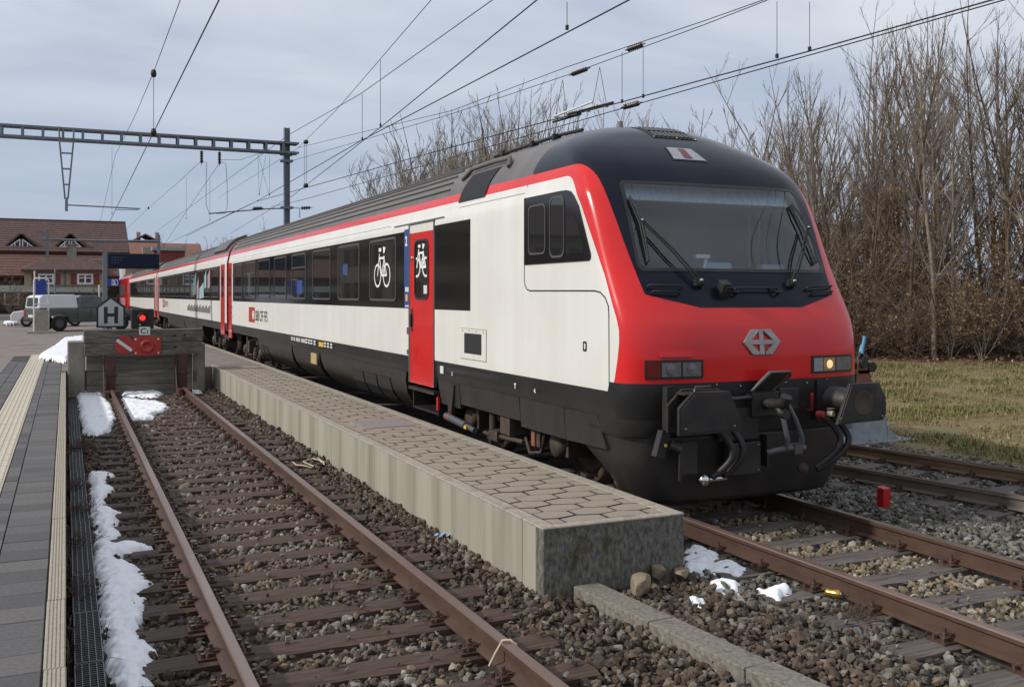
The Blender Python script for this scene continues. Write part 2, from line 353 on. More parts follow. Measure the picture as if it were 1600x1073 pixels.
class MB:
    def __init__(s): s.v = []; s.f = []; s.m = []; s.sm = []
    def add(s, vs, fs, mi=0, smooth=False):
        b = len(s.v); s.v += [tuple(p) for p in vs]
        for f in fs: s.f.append(tuple(b + i for i in f)); s.m.append(mi); s.sm.append(smooth)
        return s
    def box(s, lo, hi, mi=0, rotz=0.0, piv=None, tilt=None):
        x0, y0, z0 = lo; x1, y1, z1 = hi
        vs = [Vector(p) for p in ((x0,y0,z0),(x1,y0,z0),(x1,y1,z0),(x0,y1,z0),(x0,y0,z1),(x1,y0,z1),(x1,y1,z1),(x0,y1,z1))]
        if rotz or tilt:
            c = Vector(piv) if piv else Vector(((x0+x1)/2,(y0+y1)/2,(z0+z1)/2))
            M = Matrix.Rotation(rotz, 3, 'Z')
            if tilt: M = M @ Matrix.Rotation(tilt[0], 3, 'X') @ Matrix.Rotation(tilt[1], 3, 'Y')
            vs = [c + M @ (p - c) for p in vs]
        return s.add(vs, [(0,3,2,1),(4,5,6,7),(0,1,5,4),(1,2,6,5),(2,3,7,6),(3,0,4,7)], mi)
    def tube(s, pts, r, n=8, mi=0, cap=True, smooth=True, taper=None):
        pts = [Vector(p) for p in pts]; rings = []
        up = None
        for i, p in enumerate(pts):
            d = (pts[min(i+1, len(pts)-1)] - pts[max(i-1, 0)]).normalized()
            if up is None:
                up = Vector((0,0,1)) if abs(d.z) < 0.9 else Vector((1,0,0))
            a = d.cross(up).normalized(); b = a.cross(d).normalized(); up = b
            rr = r if taper is None else r + (taper - r) * i / (len(pts) - 1)
            rings.append([p + (a * math.cos(2*math.pi*k/n) + b * math.sin(2*math.pi*k/n)) * rr for k in range(n)])
        vs = [q for rg in rings for q in rg]; fs = []
        for i in range(len(pts) - 1):
            for k in range(n):
                fs.append((i*n+k, i*n+(k+1)%n, (i+1)*n+(k+1)%n, (i+1)*n+k))
        s.add(vs, fs, mi, smooth)
        if cap:
            s.add(rings[0], [tuple(range(n))], mi); s.add(rings[-1], [tuple(range(n-1, -1, -1))], mi)
        return s
    def lathe(s, prof, org, axis, n=20, mi=0, smooth=True, cap=True):
        org = Vector(org); ax = Vector(axis).normalized()
        a = ax.orthogonal().normalized(); b = ax.cross(a)
        vs = []
        for (r, t) in prof:
            for k in range(n):
                an = 2*math.pi*k/n
                vs.append(org + ax*t + (a*math.cos(an) + b*math.sin(an))*r)
        fs = []
        for i in range(len(prof)-1):
            for k in range(n): fs.append((i*n+k, i*n+(k+1)%n, (i+1)*n+(k+1)%n, (i+1)*n+k))
        s.add(vs, fs, mi, smooth)
        if cap and prof[0][0] > 1e-6: s.add(vs[:n], [tuple(range(n-1,-1,-1))], mi)
        if cap and prof[-1][0] > 1e-6: s.add(vs[-n:], [tuple(range(n))], mi)
        return s
    def prism(s, pts, ext, mi=0):
        pts = [Vector(p) for p in pts]; e = Vector(ext); n = len(pts)
        vs = pts + [p + e for p in pts]
        fs = [tuple(range(n-1,-1,-1)), tuple(range(n, 2*n))] + [(i, (i+1)%n, n+(i+1)%n, n+i) for i in range(n)]
        return s.add(vs, fs, mi)
    def build(s, name, mats, parent=None, off=None, bevel=0.0, seg=1, loc=None):
        if not isinstance(mats, (list, tuple)): mats = [mats]
        o_ = ORG[parent] if parent is not None else Vector((0,0,0))
        if off is not None: o_ = Vector(off)
        me = bpy.data.meshes.new(name)
        me.from_pydata([(p[0]-o_.x, p[1]-o_.y, p[2]-o_.z) for p in s.v], [], s.f)
        for m in mats: me.materials.append(MATS[m])
        me.polygons.foreach_set('material_index', s.m); me.polygons.foreach_set('use_smooth', s.sm)
        me.update()
        import bmesh
        bm = bmesh.new(); bm.from_mesh(me); bmesh.ops.recalc_face_normals(bm, faces=bm.faces); bm.to_mesh(me); bm.free()
        o = link(name, me, parent, loc)
        if bevel:
            md = o.modifiers.new('bevel', 'BEVEL'); md.width = bevel; md.segments = seg; md.limit_method = 'ANGLE'
        return o

def np_mesh(name, V, Fq, mats, parent=None, tint=None, smooth=False, midx=None, attrs=None):
    """fast mesh from arrays; Fq (n,k)"""
    V = np.asarray(V, np.float32); Fq = np.asarray(Fq, np.int32)
    me = bpy.data.meshes.new(name); k = Fq.shape[1]
    if parent is not None: V = V - np.array(ORG[parent], np.float32)
    me.vertices.add(len(V)); me.vertices.foreach_set('co', V.ravel())
    me.loops.add(Fq.size); me.loops.foreach_set('vertex_index', Fq.ravel())
    me.polygons.add(len(Fq))
    me.polygons.foreach_set('loop_start', np.arange(0, Fq.size, k, dtype=np.int32))
    me.polygons.foreach_set('loop_total', np.full(len(Fq), k, np.int32))
    me.polygons.foreach_set('use_smooth', np.full(len(Fq), smooth))
    for m in (mats if isinstance(mats, (list, tuple)) else [mats]): me.materials.append(MATS[m])
    if midx is not None: me.polygons.foreach_set('material_index', np.asarray(midx, np.int32))
    me.update(calc_edges=True)
    if tint is not None:
        a = me.attributes.new('tint', 'FLOAT_COLOR', 'POINT')
        a.data.foreach_set('color', np.concatenate([tint, np.ones((len(tint), 1))], 1).astype(np.float32).ravel())
    for nm, arr in (attrs or {}).items():
        a = me.attributes.new(nm, 'FLOAT', 'POINT'); a.data.foreach_set('value', np.asarray(arr, np.float32))
    me.validate()
    return link(name, me, parent)

def text_mesh(s, size, matname, parent, org, xax, yax, name='lettering', lift=0.002, bold=0.0, xs=1.0):
    cu = bpy.data.curves.new('txt', 'FONT'); cu.body = s; cu.size = size; cu.offset = bold; cu.resolution_u = 3
    ob = bpy.data.objects.new('txt', cu); COL.objects.link(ob)
    dg = bpy.context.evaluated_depsgraph_get()
    me = bpy.data.meshes.new_from_object(ob.evaluated_get(dg))
    bpy.data.objects.remove(ob)
    xa, ya = Vector(xax), Vector(yax); na = xa.cross(ya); org = Vector(org)
    o_ = ORG[parent] if parent is not None else Vector((0,0,0))
    for v in me.vertices:
        c = v.co; v.co = org + xa*c.x*xs + ya*c.y + na*lift - o_
    me.materials.clear(); me.materials.append(MATS[matname]); me.name = name
    for p in me.polygons: p.material_index = 0
    return link(name, me, parent)

def rrect(a0, a1, b0, b1, r, n=5):
    out = []
    for (ca, cb, s) in ((a1-r, b1-r, 0), (a0+r, b1-r, 90), (a0+r, b0+r, 180), (a1-r, b0+r, 270)):
        for k in range(n+1):
            t = R(s + 90*k/n); out.append((ca + r*math.cos(t), cb + r*math.sin(t)))
    return out
def ring(mb, outer, inner, f, depth, mi=0):
    """frame between two outlines of equal count; f maps (a,b,h) to a point"""
    n = len(outer)
    vs = [f(a, b, depth) for a, b in outer] + [f(a, b, depth) for a, b in inner] + [f(a, b, 0) for a, b in outer] + [f(a, b, 0) for a, b in inner]
    fs = []
    for i in range(n):
        j = (i+1) % n
        fs += [(i, j, n+j, n+i), (2*n+i, 2*n+j, j, i), (n+i, n+j, 3*n+j, 3*n+i)]
    mb.add(vs, fs, mi)
def strokes(mb, lines, w, f, h=0.002, mi=0):
    for k, L in enumerate(lines):
        for i in range(len(L)-1):
            (x0, y0), (x1, y1) = L[i], L[i+1]
            dx, dy = x1-x0, y1-y0; ln = math.hypot(dx, dy) or 1
            ex, ey = dx/ln*w*0.25, dy/ln*w*0.25; nx, ny = -dy/ln*w/2, dx/ln*w/2
            hh = h + 0.00015*((i*7+k*3) % 11)
            q = [(x0-ex+nx, y0-ey+ny), (x0-ex-nx, y0-ey-ny), (x1+ex-nx, y1+ey-ny), (x1+ex+nx, y1+ey+ny)]
            mb.add([f(a, b, hh) for a, b in q], [(0, 1, 2, 3)], mi)
def pchip(xs, ys, x):
    xs = np.asarray(xs, float); ys = np.asarray(ys, float); h = np.diff(xs); dl = np.diff(ys)/h
    m = np.zeros(len(xs)); m[0] = dl[0]; m[-1] = dl[-1]
    for i in range(1, len(xs)-1):
        if dl[i-1]*dl[i] > 0:
            w1 = 2*h[i]+h[i-1]; w2 = h[i]+2*h[i-1]; m[i] = (w1+w2)/(w1/dl[i-1]+w2/dl[i])
    x = np.clip(np.asarray(x, float), xs[0], xs[-1]); i = np.clip(np.searchsorted(xs, x)-1, 0, len(xs)-2)
    t = (x-xs[i])/h[i]; t2 = t*t; t3 = t2*t
    return (2*t3-3*t2+1)*ys[i]+(t3-2*t2+t)*h[i]*m[i]+(-2*t3+3*t2)*ys[i+1]+(t3-t2)*h[i]*m[i+1]
def sdf_poly(P, x, y):
    """signed distance, positive inside"""
    P = np.asarray(P, float); d = np.full(x.shape, 1e9); ins = np.zeros(x.shape, bool); n = len(P)
    for i in range(n):
        a, b = P[i], P[(i+1) % n]; e = b - a
        t = np.clip(((x-a[0])*e[0] + (y-a[1])*e[1]) / (e@e + 1e-12), 0, 1)
        d = np.minimum(d, np.hypot(x-a[0]-t*e[0], y-a[1]-t*e[1]))
        c = ((a[1] > y) != (b[1] > y)) & (x < (b[0]-a[0])*(y-a[1])/((b[1]-a[1]) if b[1] != a[1] else 1e-9) + a[0])
        ins ^= c
    return np.where(ins, d, -d)
# ------------------------------------------------------------------ ground
def sheet(name, x0, x1, y0, y1, z, m, nx=2, ny=2, amp=0.0, freq=1.0, zf=None):
    xs = np.linspace(x0, x1, nx); ys = np.linspace(y0, y1, ny)
    X, Y = np.meshgrid(xs, ys)
    Z = np.full(X.shape, z, float)
    if zf is not None: Z = Z + zf(X, Y)
    if amp:
        for i in range(ny):
            for j in range(nx):
                Z[i, j] += amp * mnoise.fractal(Vector((X[i, j]*freq, Y[i, j]*freq, 3.1)), 1.0, 2.0, 4)
    V = np.stack([X, Y, Z], -1).reshape(-1, 3)
    a = (np.arange(ny-1)[:, None]*nx + np.arange(nx-1)[None, :]).ravel()
    o = np_mesh(name, V, np.stack([a, a+1, a+nx+1, a+nx], 1), m, smooth=True)
    o['kind'] = 'structure'
    return o
sheet('ground', -900, 900, -300, 1500, -0.42, 'earth', 40, 40)
sheet('ballast_bed', 0.02, 11.4, -5, 112, -0.215, 'ballast_soil', 60, 300, 0.02, 2.5)
def verge_z(x, y): return 0.0 + 0.02*np.clip(x-14, 0, 30)
sheet('grass_verge', 11.0, 60, -12, 120, -0.2, 'verge_soil', 120, 140, 0.10, 0.5, verge_z)
def litter_z(x, y): return verge_z(x, y) + 0.03 - 0.30*np.clip(21.6 + (33-y)*0.10 - x, 0, 3)
def thicket_edge(y):
    return np.interp(y, [8, 14, 21, 24, 30, 45, 60, 80], [34, 31, 26.0, 23.0, 20.5, 17.8, 17.0, 17.0])
def lz(X, Y): return verge_z(X, Y) + 0.05 - 0.25*np.clip(thicket_edge(Y) - 0.6 - X, 0, 2)
sheet('woodland_floor', 15, 62, 2, 120, -0.2, 'leaf_litter', 120, 140, 0.10, 0.5, lz)

# ------------------------------------------------------------------ railway tracks
RP = [(-.030, 0), (-.036, -.010), (-.035, -.036), (-.009, -.052), (-.008, -.124), (-.0625, -.140), (-.0625, -.152)]
RP = RP + [(-x, z) for x, z in reversed(RP)]
def rail(parent, path, name='rail', head='rail_head', web='rail_rust', lab=None):
    path = [Vector((x, y, 0)) for x, y in path]
    mb = MB(); n = len(RP); vs = []
    for i, p in enumerate(path):
        d = (path[min(i+1, len(path)-1)] - path[max(i-1, 0)]).normalized(); a = Vector((d.y, -d.x, 0))
        vs += [p + a*x + Vector((0, 0, z)) for x, z in RP]
    for i in range(len(path)-1):
        for k in range(n):
            j = (k+1) % n
            mb.add([vs[i*n+k], vs[i*n+j], vs[(i+1)*n+j], vs[(i+1)*n+k]], [(0, 1, 2, 3)], 1 if k in (n-1, 0, n-2) else 0, False)
    mb.add(vs[:n], [tuple(range(n))]); mb.add(vs[-n:], [tuple(range(n))])
    o = mb.build(name, [web, head], parent)
    if lab: o['label'] = lab
    return o
def sleeper_mesh(seed, m):
    rs = random.Random(seed); nx, ny = 26, 5
    L, W, Hh = 2.5, 0.25, 0.14
    V = []; F = []
    for i in range(nx):
        for j in range(ny):
            x = -L/2 + L*i/(nx-1); y = -W/2 + W*j/(ny-1)
            z = -0.012*abs(y/(W/2))**4 + 0.010*mnoise.noise(Vector((x*3, y*30, seed))) - 0.012*max(0, mnoise.noise(Vector((x*1.2, y*14, seed+9))))
            wob = 0.012*mnoise.noise(Vector((x*2.5, seed*3.3, j*1.0)))
            V.append((x + (0.012*mnoise.noise(Vector((y*20, seed, 1))) if i in (0, nx-1) else 0), y + wob, z))
    t = len(V)
    for i in range(nx):
        for j in (0, ny-1):
            p = V[i*ny+j]; V.append((p[0], p[1], -Hh))
    for i in range(nx-1):
        for j in range(ny-1): F.append((i*ny+j, (i+1)*ny+j, (i+1)*ny+j+1, i*ny+j+1))
        F.append((i*ny, t+2*i, t+2*(i+1), (i+1)*ny)); F.append((i*ny+ny-1, (i+1)*ny+ny-1, t+2*(i+1)+1, t+2*i+1))
    for i in (0, nx-1):
        F.append(tuple([i*ny+j for j in range(ny)] + [t+2*i+1, t+2*i]))
    me = bpy.data.meshes.new('sleeper'); me.from_pydata(V, [], F); me.materials.append(MATS[m]); me.update()
    return me
def chair_mesh():
    mb = MB()
    mb.box((-.17, -.075, 0.0), (.17, .075, .012))
    for s in (-1, 1):
        mb.box((s*.078-.03, -.045, .012), (s*.078+.03, .045, .034))
        mb.box((s*.06-.018, -.035, .034), (s*.06+.018, .035, .046))
        mb.lathe([(.022, .03), (.022, .052), (.014, .054), (.014, .082), (.0, .083)], (s*.088, 0, 0), (0, 0, 1), 6, 1, False)
        mb.lathe([(.016, .012), (.016, .04), (.0, .041)], (s*.14, -.04, 0), (0, 0, 1), 6, 1, False)
        mb.lathe([(.016, .012), (.016, .04), (.0, .041)], (s*.14, .04, 0), (0, 0, 1), 6, 1, False)
    o = mb.build('rail_clamp', ['clip_rust', 'bolt_steel']); me = o.data; bpy.data.objects.remove(o); return me
SL_BROWN = [sleeper_mesh(s, 'sleeper_wood') for s in (1, 2, 3, 4)]
SL_GREY = [sleeper_mesh(s, 'sleeper_grey') for s in (5, 6, 7, 8)]
CHAIR = chair_mesh()
SLEEPERS = []
def add_sleeper(track, x, y, rz, meshes, off=0.0, clamps=True):
    me = random.choice(meshes)
    s = link('sleeper', me, track)
    o_ = ORG[track]
    dx = random.uniform(-.06, .06) + off
    s.location = (x + dx - o_.x, y - o_.y, -0.163 - o_.z); s.rotation_euler = (random.uniform(-.012, .012), random.uniform(-.004, .004), rz + random.uniform(-.02, .02))
    SLEEPERS.append((x + dx, y, rz))
    if clamps:
        for q in (-.7525, .7525):
            c = link('rail_clamp', CHAIR, s); c.location = (q - dx, random.uniform(-.015, .015), 0.0); c.rotation_euler = (0, 0, -0.0)
    return s
X1, X2 = 1.662, 6.05
t1 = thing('railway_track', 'rusty dead-end railway track running to the buffer stop between the two platforms', 'railway track', (X1, 3, -.15), 'railway tracks')
for s in (-.7525, .7525):
    rail(t1, [(X1+s, -5), (X1+s, 23.35)])
y = 2.4; k = 0
while y < 23.2:
    add_sleeper(t1, X1, y, 0.0, SL_BROWN); y += 0.565 + random.uniform(-.025, .025)
t2 = thing('railway_track', 'railway track under the train with brown rails and weathered grey wooden sleepers', 'railway track', (X2, 3, -.15), 'railway tracks')
for s in (-.7525, .7525):
    rail(t2, [(X2+s, -5), (X2+s, 116)], head='rail_head_used' if s > 0 else 'rail_head')
y = 1.6
while y < 34:
    add_sleeper(t2, X2, y, 0.0, SL_GREY, clamps=y < 14); y += 0.60 + random.uniform(-.03, .03)
def tr3(y): 
    q = y - 9.3
    return 9.42 - .17*q + .0035*q*q*(q > 0)
t3 = thing('railway_track', 'outer railway track with worn pale rails curving away beside the grass verge', 'railway track', (tr3(6), 6, -.15), 'railway tracks')
ys3 = np.linspace(-5, 16.5, 44)
for s, hd, wb in ((-.7525, 'rail_rust', 'rail_grey'), (.7525, 'rail_rust', 'rail_worn')):
    pth = []
    for yy in ys3:
        dxdy = (tr3(yy+.05) - tr3(yy-.05))/.1; nrm = math.hypot(1, dxdy)
        pth.append((tr3(yy) + s/nrm, yy - s*dxdy/nrm))
    rail(t3, pth, head=hd, web=wb)
y = 3.0
while y < 15.5:
    dxdy = (tr3(y+.05) - tr3(y-.05))/.1
    add_sleeper(t3, tr3(y), y, -math.atan(dxdy), SL_GREY); y += 0.62

# ------------------------------------------------------------------ ballast stones
ICO_V = []
ph = (1+5**.5)/2
for a, b in ((1, ph), (-1, ph), (1, -ph), (-1, -ph)):
    ICO_V += [(a, b, 0), (0, a, b), (b, 0, a)]
ICO_V = np.array(ICO_V)/math.hypot(1, ph)
from itertools import combinations
_f = []
dmin = min(np.linalg.norm(ICO_V[0]-ICO_V[i]) for i in range(1, 12))*1.05
for t in combinations(range(12), 3):
    p = ICO_V[list(t)]
    if all(np.linalg.norm(p[i]-p[(i+1) % 3]) < dmin for i in range(3)):
        if np.dot(np.cross(p[1]-p[0], p[2]-p[0]), p.mean(0)) < 0: t = (t[0], t[2], t[1])
        _f.append(t)
ICO_F = np.array(_f)
def stones(P, Rr, tint, name, flat=0.72):
    n = len(P)
    J = 1 + rng.uniform(-.38, .30, (n, 12, 1))
    V = ICO_V[None]*J
    S = np.stack([rng.uniform(.75, 1.45, n), rng.uniform(.7, 1.1, n), rng.uniform(.5, .95, n)*flat/.72], 1)
    V = V*S[:, None, :]
    q = rng.normal(size=(n, 4)); q[:, 1:3] *= .45; q /= np.linalg.norm(q, axis=1, keepdims=True)
    w, x, y_, z = q.T
    M = np.stack([np.stack([1-2*(y_*y_+z*z), 2*(x*y_-z*w), 2*(x*z+y_*w)], -1), np.stack([2*(x*y_+z*w), 1-2*(x*x+z*z), 2*(y_*z-x*w)], -1), np.stack([2*(x*z-y_*w), 2*(y_*z+x*w), 1-2*(x*x+y_*y_)], -1)], 1)
    V = np.einsum('nij,nkj->nki', M, V)*Rr[:, None, None] + P[:, None, :]
    F = (ICO_F[None] + 12*np.arange(n)[:, None, None]).reshape(-1, 3)
    o = np_mesh(name, V.reshape(-1, 3), F, 'ballast_stone', tint=np.repeat(tint*np.array([1.03, 1.0, .92]), 12, 0))
    o['kind'] = 'stuff'
    return o
PAL_MIX = np.array([(.115, .082, .055), (.085, .062, .047), (.19, .155, .11), (.14, .13, .12), (.22, .20, .175), (.075, .052, .04), (.10, .075, .055), (.16, .115, .075), (.27, .255, .235)])
PAL_RUST = np.array([(.085, .055, .037), (.06, .042, .032), (.11, .078, .052), (.09, .07, .055), (.14, .11, .08), (.055, .037, .028), (.16, .15, .135)])
PAL_BEIGE = np.array([(.22, .18, .12), (.17, .145, .105), (.27, .225, .15), (.20, .19, .17), (.13, .105, .08), (.30, .285, .255), (.19, .14, .09)])
PAL_GREY = np.array([(.15, .145, .14), (.11, .105, .10), (.20, .195, .185), (.13, .12, .105), (.25, .245, .235), (.09, .083, .077), (.17, .15, .12)])
SLA = np.array(SLEEPERS)
def scatter(name, x0, x1, y0, y1, dens, r0, r1, pal, zf, clip=None, rails=(), on_sleeper=0.06):
    n = int((x1-x0)*(y1-y0)*dens)
    x = rng.uniform(x0, x1, n); y_ = rng.uniform(y0, y1, n)
    keep = np.ones(n, bool)
    for rx in rails:
        rxv = rx(y_) if callable(rx) else rx
        keep &= np.abs(x-rxv) > 0.085
    if clip is not None: keep &= clip(x, y_)
    on = np.zeros(n, bool)
    for sx, sy, rz in SLA:
        if sy < y0-1.5 or sy > y1+1.5 or sx < x0-1.5 or sx > x1+1.5: continue
        c, s = math.cos(rz), math.sin(rz)
        lx = (x-sx)*c + (y_-sy)*s; ly = -(x-sx)*s + (y_-sy)*c
        on |= (np.abs(lx) < 1.27) & (np.abs(ly) < .135)
    keep &= ~on | (rng.uniform(size=n) < on_sleeper)
    x, y_, on = x[keep], y_[keep], on[keep]; n = len(x)
    r = rng.uniform(r0, r1, n)*rng.choice([.65, .85, 1, 1, 1.25], n)
    z = zf(x, y_) + rng.uniform(-.018, .016, n)
    z = np.where(on, -.155 + r*.35, z)
    r = np.where(on, r*.7, r)
    cc = pal[rng.integers(0, len(pal), n)]*rng.uniform(.52, 1.15, (n, 1))
    stones(np.stack([x, y_, z], 1), r, cc, name)
zin = lambda x, y_: -.195 + 0*x
zout = lambda x, y_: -.205 + .05*np.clip((x-2.75)/.5, 0, 1)
L1, L2 = X1-.7525, X1+.7525
scatter('ballast', L1, L2, 2.6, 11, 470, .020, .034, PAL_MIX, zin, rails=(L1, L2))
scatter('ballast', L1, L2, 11, 23.4, 230, .026, .042, PAL_MIX, zin, rails=(L1, L2), on_sleeper=.03)
scatter('ballast', L2, 3.22, 2.6, 12, 560, .020, .036, PAL_RUST, zout, rails=(L2,))
scatter('ballast', L2, 3.22, 12, 24, 260, .026, .042, PAL_RUST, zout, rails=(L2,))
scatter('ballast', .21, L1, 2.6, 12, 400, .018, .034, PAL_RUST, zin, rails=(L1,))
scatter('ballast', .21, L1, 12, 23.4, 200, .026, .042, PAL_RUST, zin, rails=(L1,))
R1, R2 = X2-.7525, X2+.7525
def kerbx(y_): return 3.58 - .105*(y_-5)      # near edge of the slab line, turning away
nk = lambda x, y_: (np.abs(x - .11 - (3.47 + .075*(6.4-y_))) > .135) & ~((y_ > 6.50) & (x < 4.50))
scatter('ballast', 3.22, 4.5, 2.2, 6.75, 560, .020, .036, PAL_RUST, lambda x, y_: -.17 + 0*x, clip=nk)
PAL_DK = np.concatenate([PAL_MIX*.8, PAL_GREY*.75])
scatter('ballast', 4.3, R1, 2.2, 9, 520, .020, .036, PAL_DK, lambda x, y_: -.19 + 0*x, clip=nk, rails=(R1,))
scatter('ballast', R1, R2, 2.2, 9, 480, .020, .034, PAL_BEIGE, zin, rails=(R1, R2), on_sleeper=.03)
scatter('ballast', R2, 8.9, 2.6, 14, 430, .022, .036, PAL_GREY, lambda x, y_: -.175 - .05*np.abs(x-7.7)/1.2, rails=(R2, lambda q: tr3(q)-.7525))
scatter('ballast', 8.2, 11.5, 5.5, 14, 330, .022, .036, PAL_GREY, zin, rails=(lambda q: tr3(q)-.7525, lambda q: tr3(q)+.7525))

# ------------------------------------------------------------------ platforms
PZ = 0.353
XA, XB = 3.23, 4.48                      # the narrow platform
YE = 6.53
ip = thing('platform', None, None, (XA, YE, 0)); ip['kind'] = 'structure'
mb = MB(); mb.box((XA+.02, YE+.02, -.42), (XB-.02, 24.6, PZ-.028)); mb.build('bedding', 'joint_dark', ip)
cuts = [YE+.37] + [YE+.37+2.0*k for k in range(1, 10)] + [24.6]
prev = YE
for c in cuts:
    if c <= prev: continue
    for xs, nm, m in (((XA, XA+.12), 'wall_segment', 'concrete_wall'), ((XB-.12, XB), 'wall_segment', 'concrete_wall')):
        mb = MB(); mb.box((xs[0], prev+(.004 if prev > YE else 0.13), -.42), (xs[1], c-.004, PZ-.02))
        mb.build(nm, m, ip, bevel=.004)
        mb = MB(); mb.box((xs[0]-.004, prev+(.003 if prev > YE else 0.0), PZ-.0195), (xs[1]+.004, c-.003, PZ))
        mb.build('coping', 'concrete_edge', ip, bevel=.006)
    prev = c
mb = MB(); mb.box((XA, YE, -.42), (XB, YE+.125, PZ-.02)); mb.build('end_wall', 'concrete_mossy', ip, bevel=.006)
mb = MB(); mb.box((XA+.125, YE-.003, PZ-.0195), (XB-.125, YE+.10, PZ)); mb.build('coping', 'concrete_edge', ip, bevel=.006)
mb = MB(); mb.box((XA-.0035, YE-.0035, -.42), (XA+.10, YE+.30, PZ-.03)); 
# hexagonal pavers, each one its own stone
HW, HA, HB = .37, .077, .134
def hexagon(cx, cy, g=.0085):
    w = HW/2-g; a = HA-g*.4; b = HB-g
    return [(cx+w, cy-a), (cx+w, cy+a), (cx, cy+b), (cx-w, cy+a), (cx-w, cy-a), (cx, cy-b)]
def clip_poly(P, axis, val, sign):
    out = []
    for i in range(len(P)):
        p, q = P[i], P[(i+1) % len(P)]; a = (p[axis]-val)*sign; b = (q[axis]-val)*sign
        if a >= 0: out.append(p)
        if (a >= 0) != (b >= 0):
            t = a/(a-b); out.append((p[0]+(q[0]-p[0])*t, p[1]+(q[1]-p[1])*t))
    return out
def paver_poly(P, z=0.0, th=.03, ch=.003, fi=.98):
    n = len(P); cx = sum(p[0] for p in P)/n; cy = sum(p[1] for p in P)/n
    sh = lambda p: (cx+(p[0]-cx)*fi, cy+(p[1]-cy)*fi)
    V = [(*sh(p), z) for p in P] + [(p[0], p[1], z-ch) for p in P] + [(p[0], p[1], z-th) for p in P]
    F = [tuple(range(n))] + [(n+i, n+(i+1) % n, (i+1) % n, i) for i in range(n)] + [(2*n+i, 2*n+(i+1) % n, n+(i+1) % n, n+i) for i in range(n)]
    return V, F
GR = [at_z(u, v, PZ) for u, v in ((536, 658.6), (628, 653.9), (650, 661.8), (560, 669.7))]
gx0, gx1 = XA+.30, XB-.25
gy0 = min(p.y for p in GR); gy1 = max(p.y for p in GR)
xl, xr = XA+.125, XB-.125
cache = {}
far_mb = MB(); npv = 0
row = 0; y = YE + .10 + .06
while y < 46:
    cx = xl - .06 + (HW/2 if row % 2 else 0)
    while cx < xr + .12:
        P = hexagon(0, 0)
        P = clip_poly(P, 0, xl+.004-cx, 1); P = clip_poly(P, 0, xr-.004-cx, -1)
        if y < YE + .35: P = clip_poly(P, 1, YE+.105-y, 1)
        if len(P) >= 3 and abs(sum(P[i][0]*P[(i+1) % len(P)][1]-P[(i+1) % len(P)][0]*P[i][1] for i in range(len(P)))) > .004:
            if y < 24.6 and not (gx0-.05 < cx < gx1+.05 and gy0-.05 < y < gy1+.05):
                dz = random.uniform(-.003, .002)
                if npv < 296:
                    key = tuple((round(a, 4), round(b, 4)) for a, b in P)
                    if key not in cache:
                        V, F = paver_poly(P, fi=.972); me = bpy.data.meshes.new('paver'); me.from_pydata(V, [], F); me.materials.append(MATS['hex_paver']); me.materials.append(MATS['joint_dark']); me.polygons.foreach_set('material_index', [0]+[1]*(len(F)-1)); me.update(); cache[key] = me
                    o = link('paver', cache[key], ip); o.location = (cx-XA, y-YE, PZ+dz); npv += 1
                    o.rotation_euler = (random.uniform(-.008, .008), random.uniform(-.008, .008), 0)
                else:
                    V, F = paver_poly([(a+cx, b+y) for a, b in P], PZ+dz, fi=.972); far_mb.add(V, F[:1]); far_mb.add(V, F[1:], 1)
        cx += HW
    y += HA+HB; row += 1
fp = far_mb.build('far_pavers', ['hex_paver', 'joint_dark'], ip); fp['kind'] = 'stuff'
# metal walkway grating let into the pavers
MB().box((max(xl+.006, gx0-.27), gy0-.11, PZ-.05), (min(xr-.006, gx1+.27), gy1+.11, PZ-.0065)).build('grating_surround', 'hex_paver', ip)
mb = MB(); mb.box((gx0, gy0, PZ-.03), (gx1, gy1, PZ-.0045))
nx = int((gx1-gx0)/.03)
for i in range(nx+1):
    xx = gx0 + (gx1-gx0)*i/nx; mb.box((xx-.004, gy0, PZ-.012), (xx+.004, gy1, PZ+.004))
ny = int((gy1-gy0)/.06)
for i in range(ny+1):
    yy = gy0 + (gy1-gy0)*i/ny; mb.box((gx0, yy-.004, PZ-.0122), (gx1, yy+.004, PZ+.0036))
mb.build('walkway_grating', 'walk_grate', ip)
cpt = at_z(735, 661, PZ)

# wide platform on the left
lp = thing('platform', None, None, (0, 3, 0)); lp['kind'] = 'structure'
mb = MB(); mb.box((-1.32, -5, -.42), (-.012, 31, PZ-.014)); mb.build('bedding', 'joint_dark', lp)
y = -4.9 + .42
def kerb_mesh(L):
    top = [(-.096, -.25), (-.096, -.006), (-.090, 0)]
    for g in range(4):
        c = -.076 + g*.018; top += [(c-.006, 0), (c-.004, -.004), (c+.004, -.004), (c+.006, 0)]
    top += [(-.006, 0), (0, -.006), (0, -.25)]
    V = [(x, 0, z) for x, z in top] + [(x, L, z) for x, z in top]; n = len(top)
    F = [(i, i+1, n+i+1, n+i) for i in range(n-1)] + [tuple(range(n)), tuple(range(2*n-1, n-1, -1))]
    me = bpy.data.meshes.new('kerb_stone'); me.from_pydata(V, [], F); me.materials.append(MATS['kerb_cream']); me.update(); return me
KM = kerb_mesh(1.115)
y = 3.02 + 1.115*0 - 1.12*5 + .9
while y < 24:
    o = link('kerb_stone', KM, lp); o.location = (random.uniform(-.002, .002), y-3, PZ+random.uniform(-.003, .002)); y += 1.12
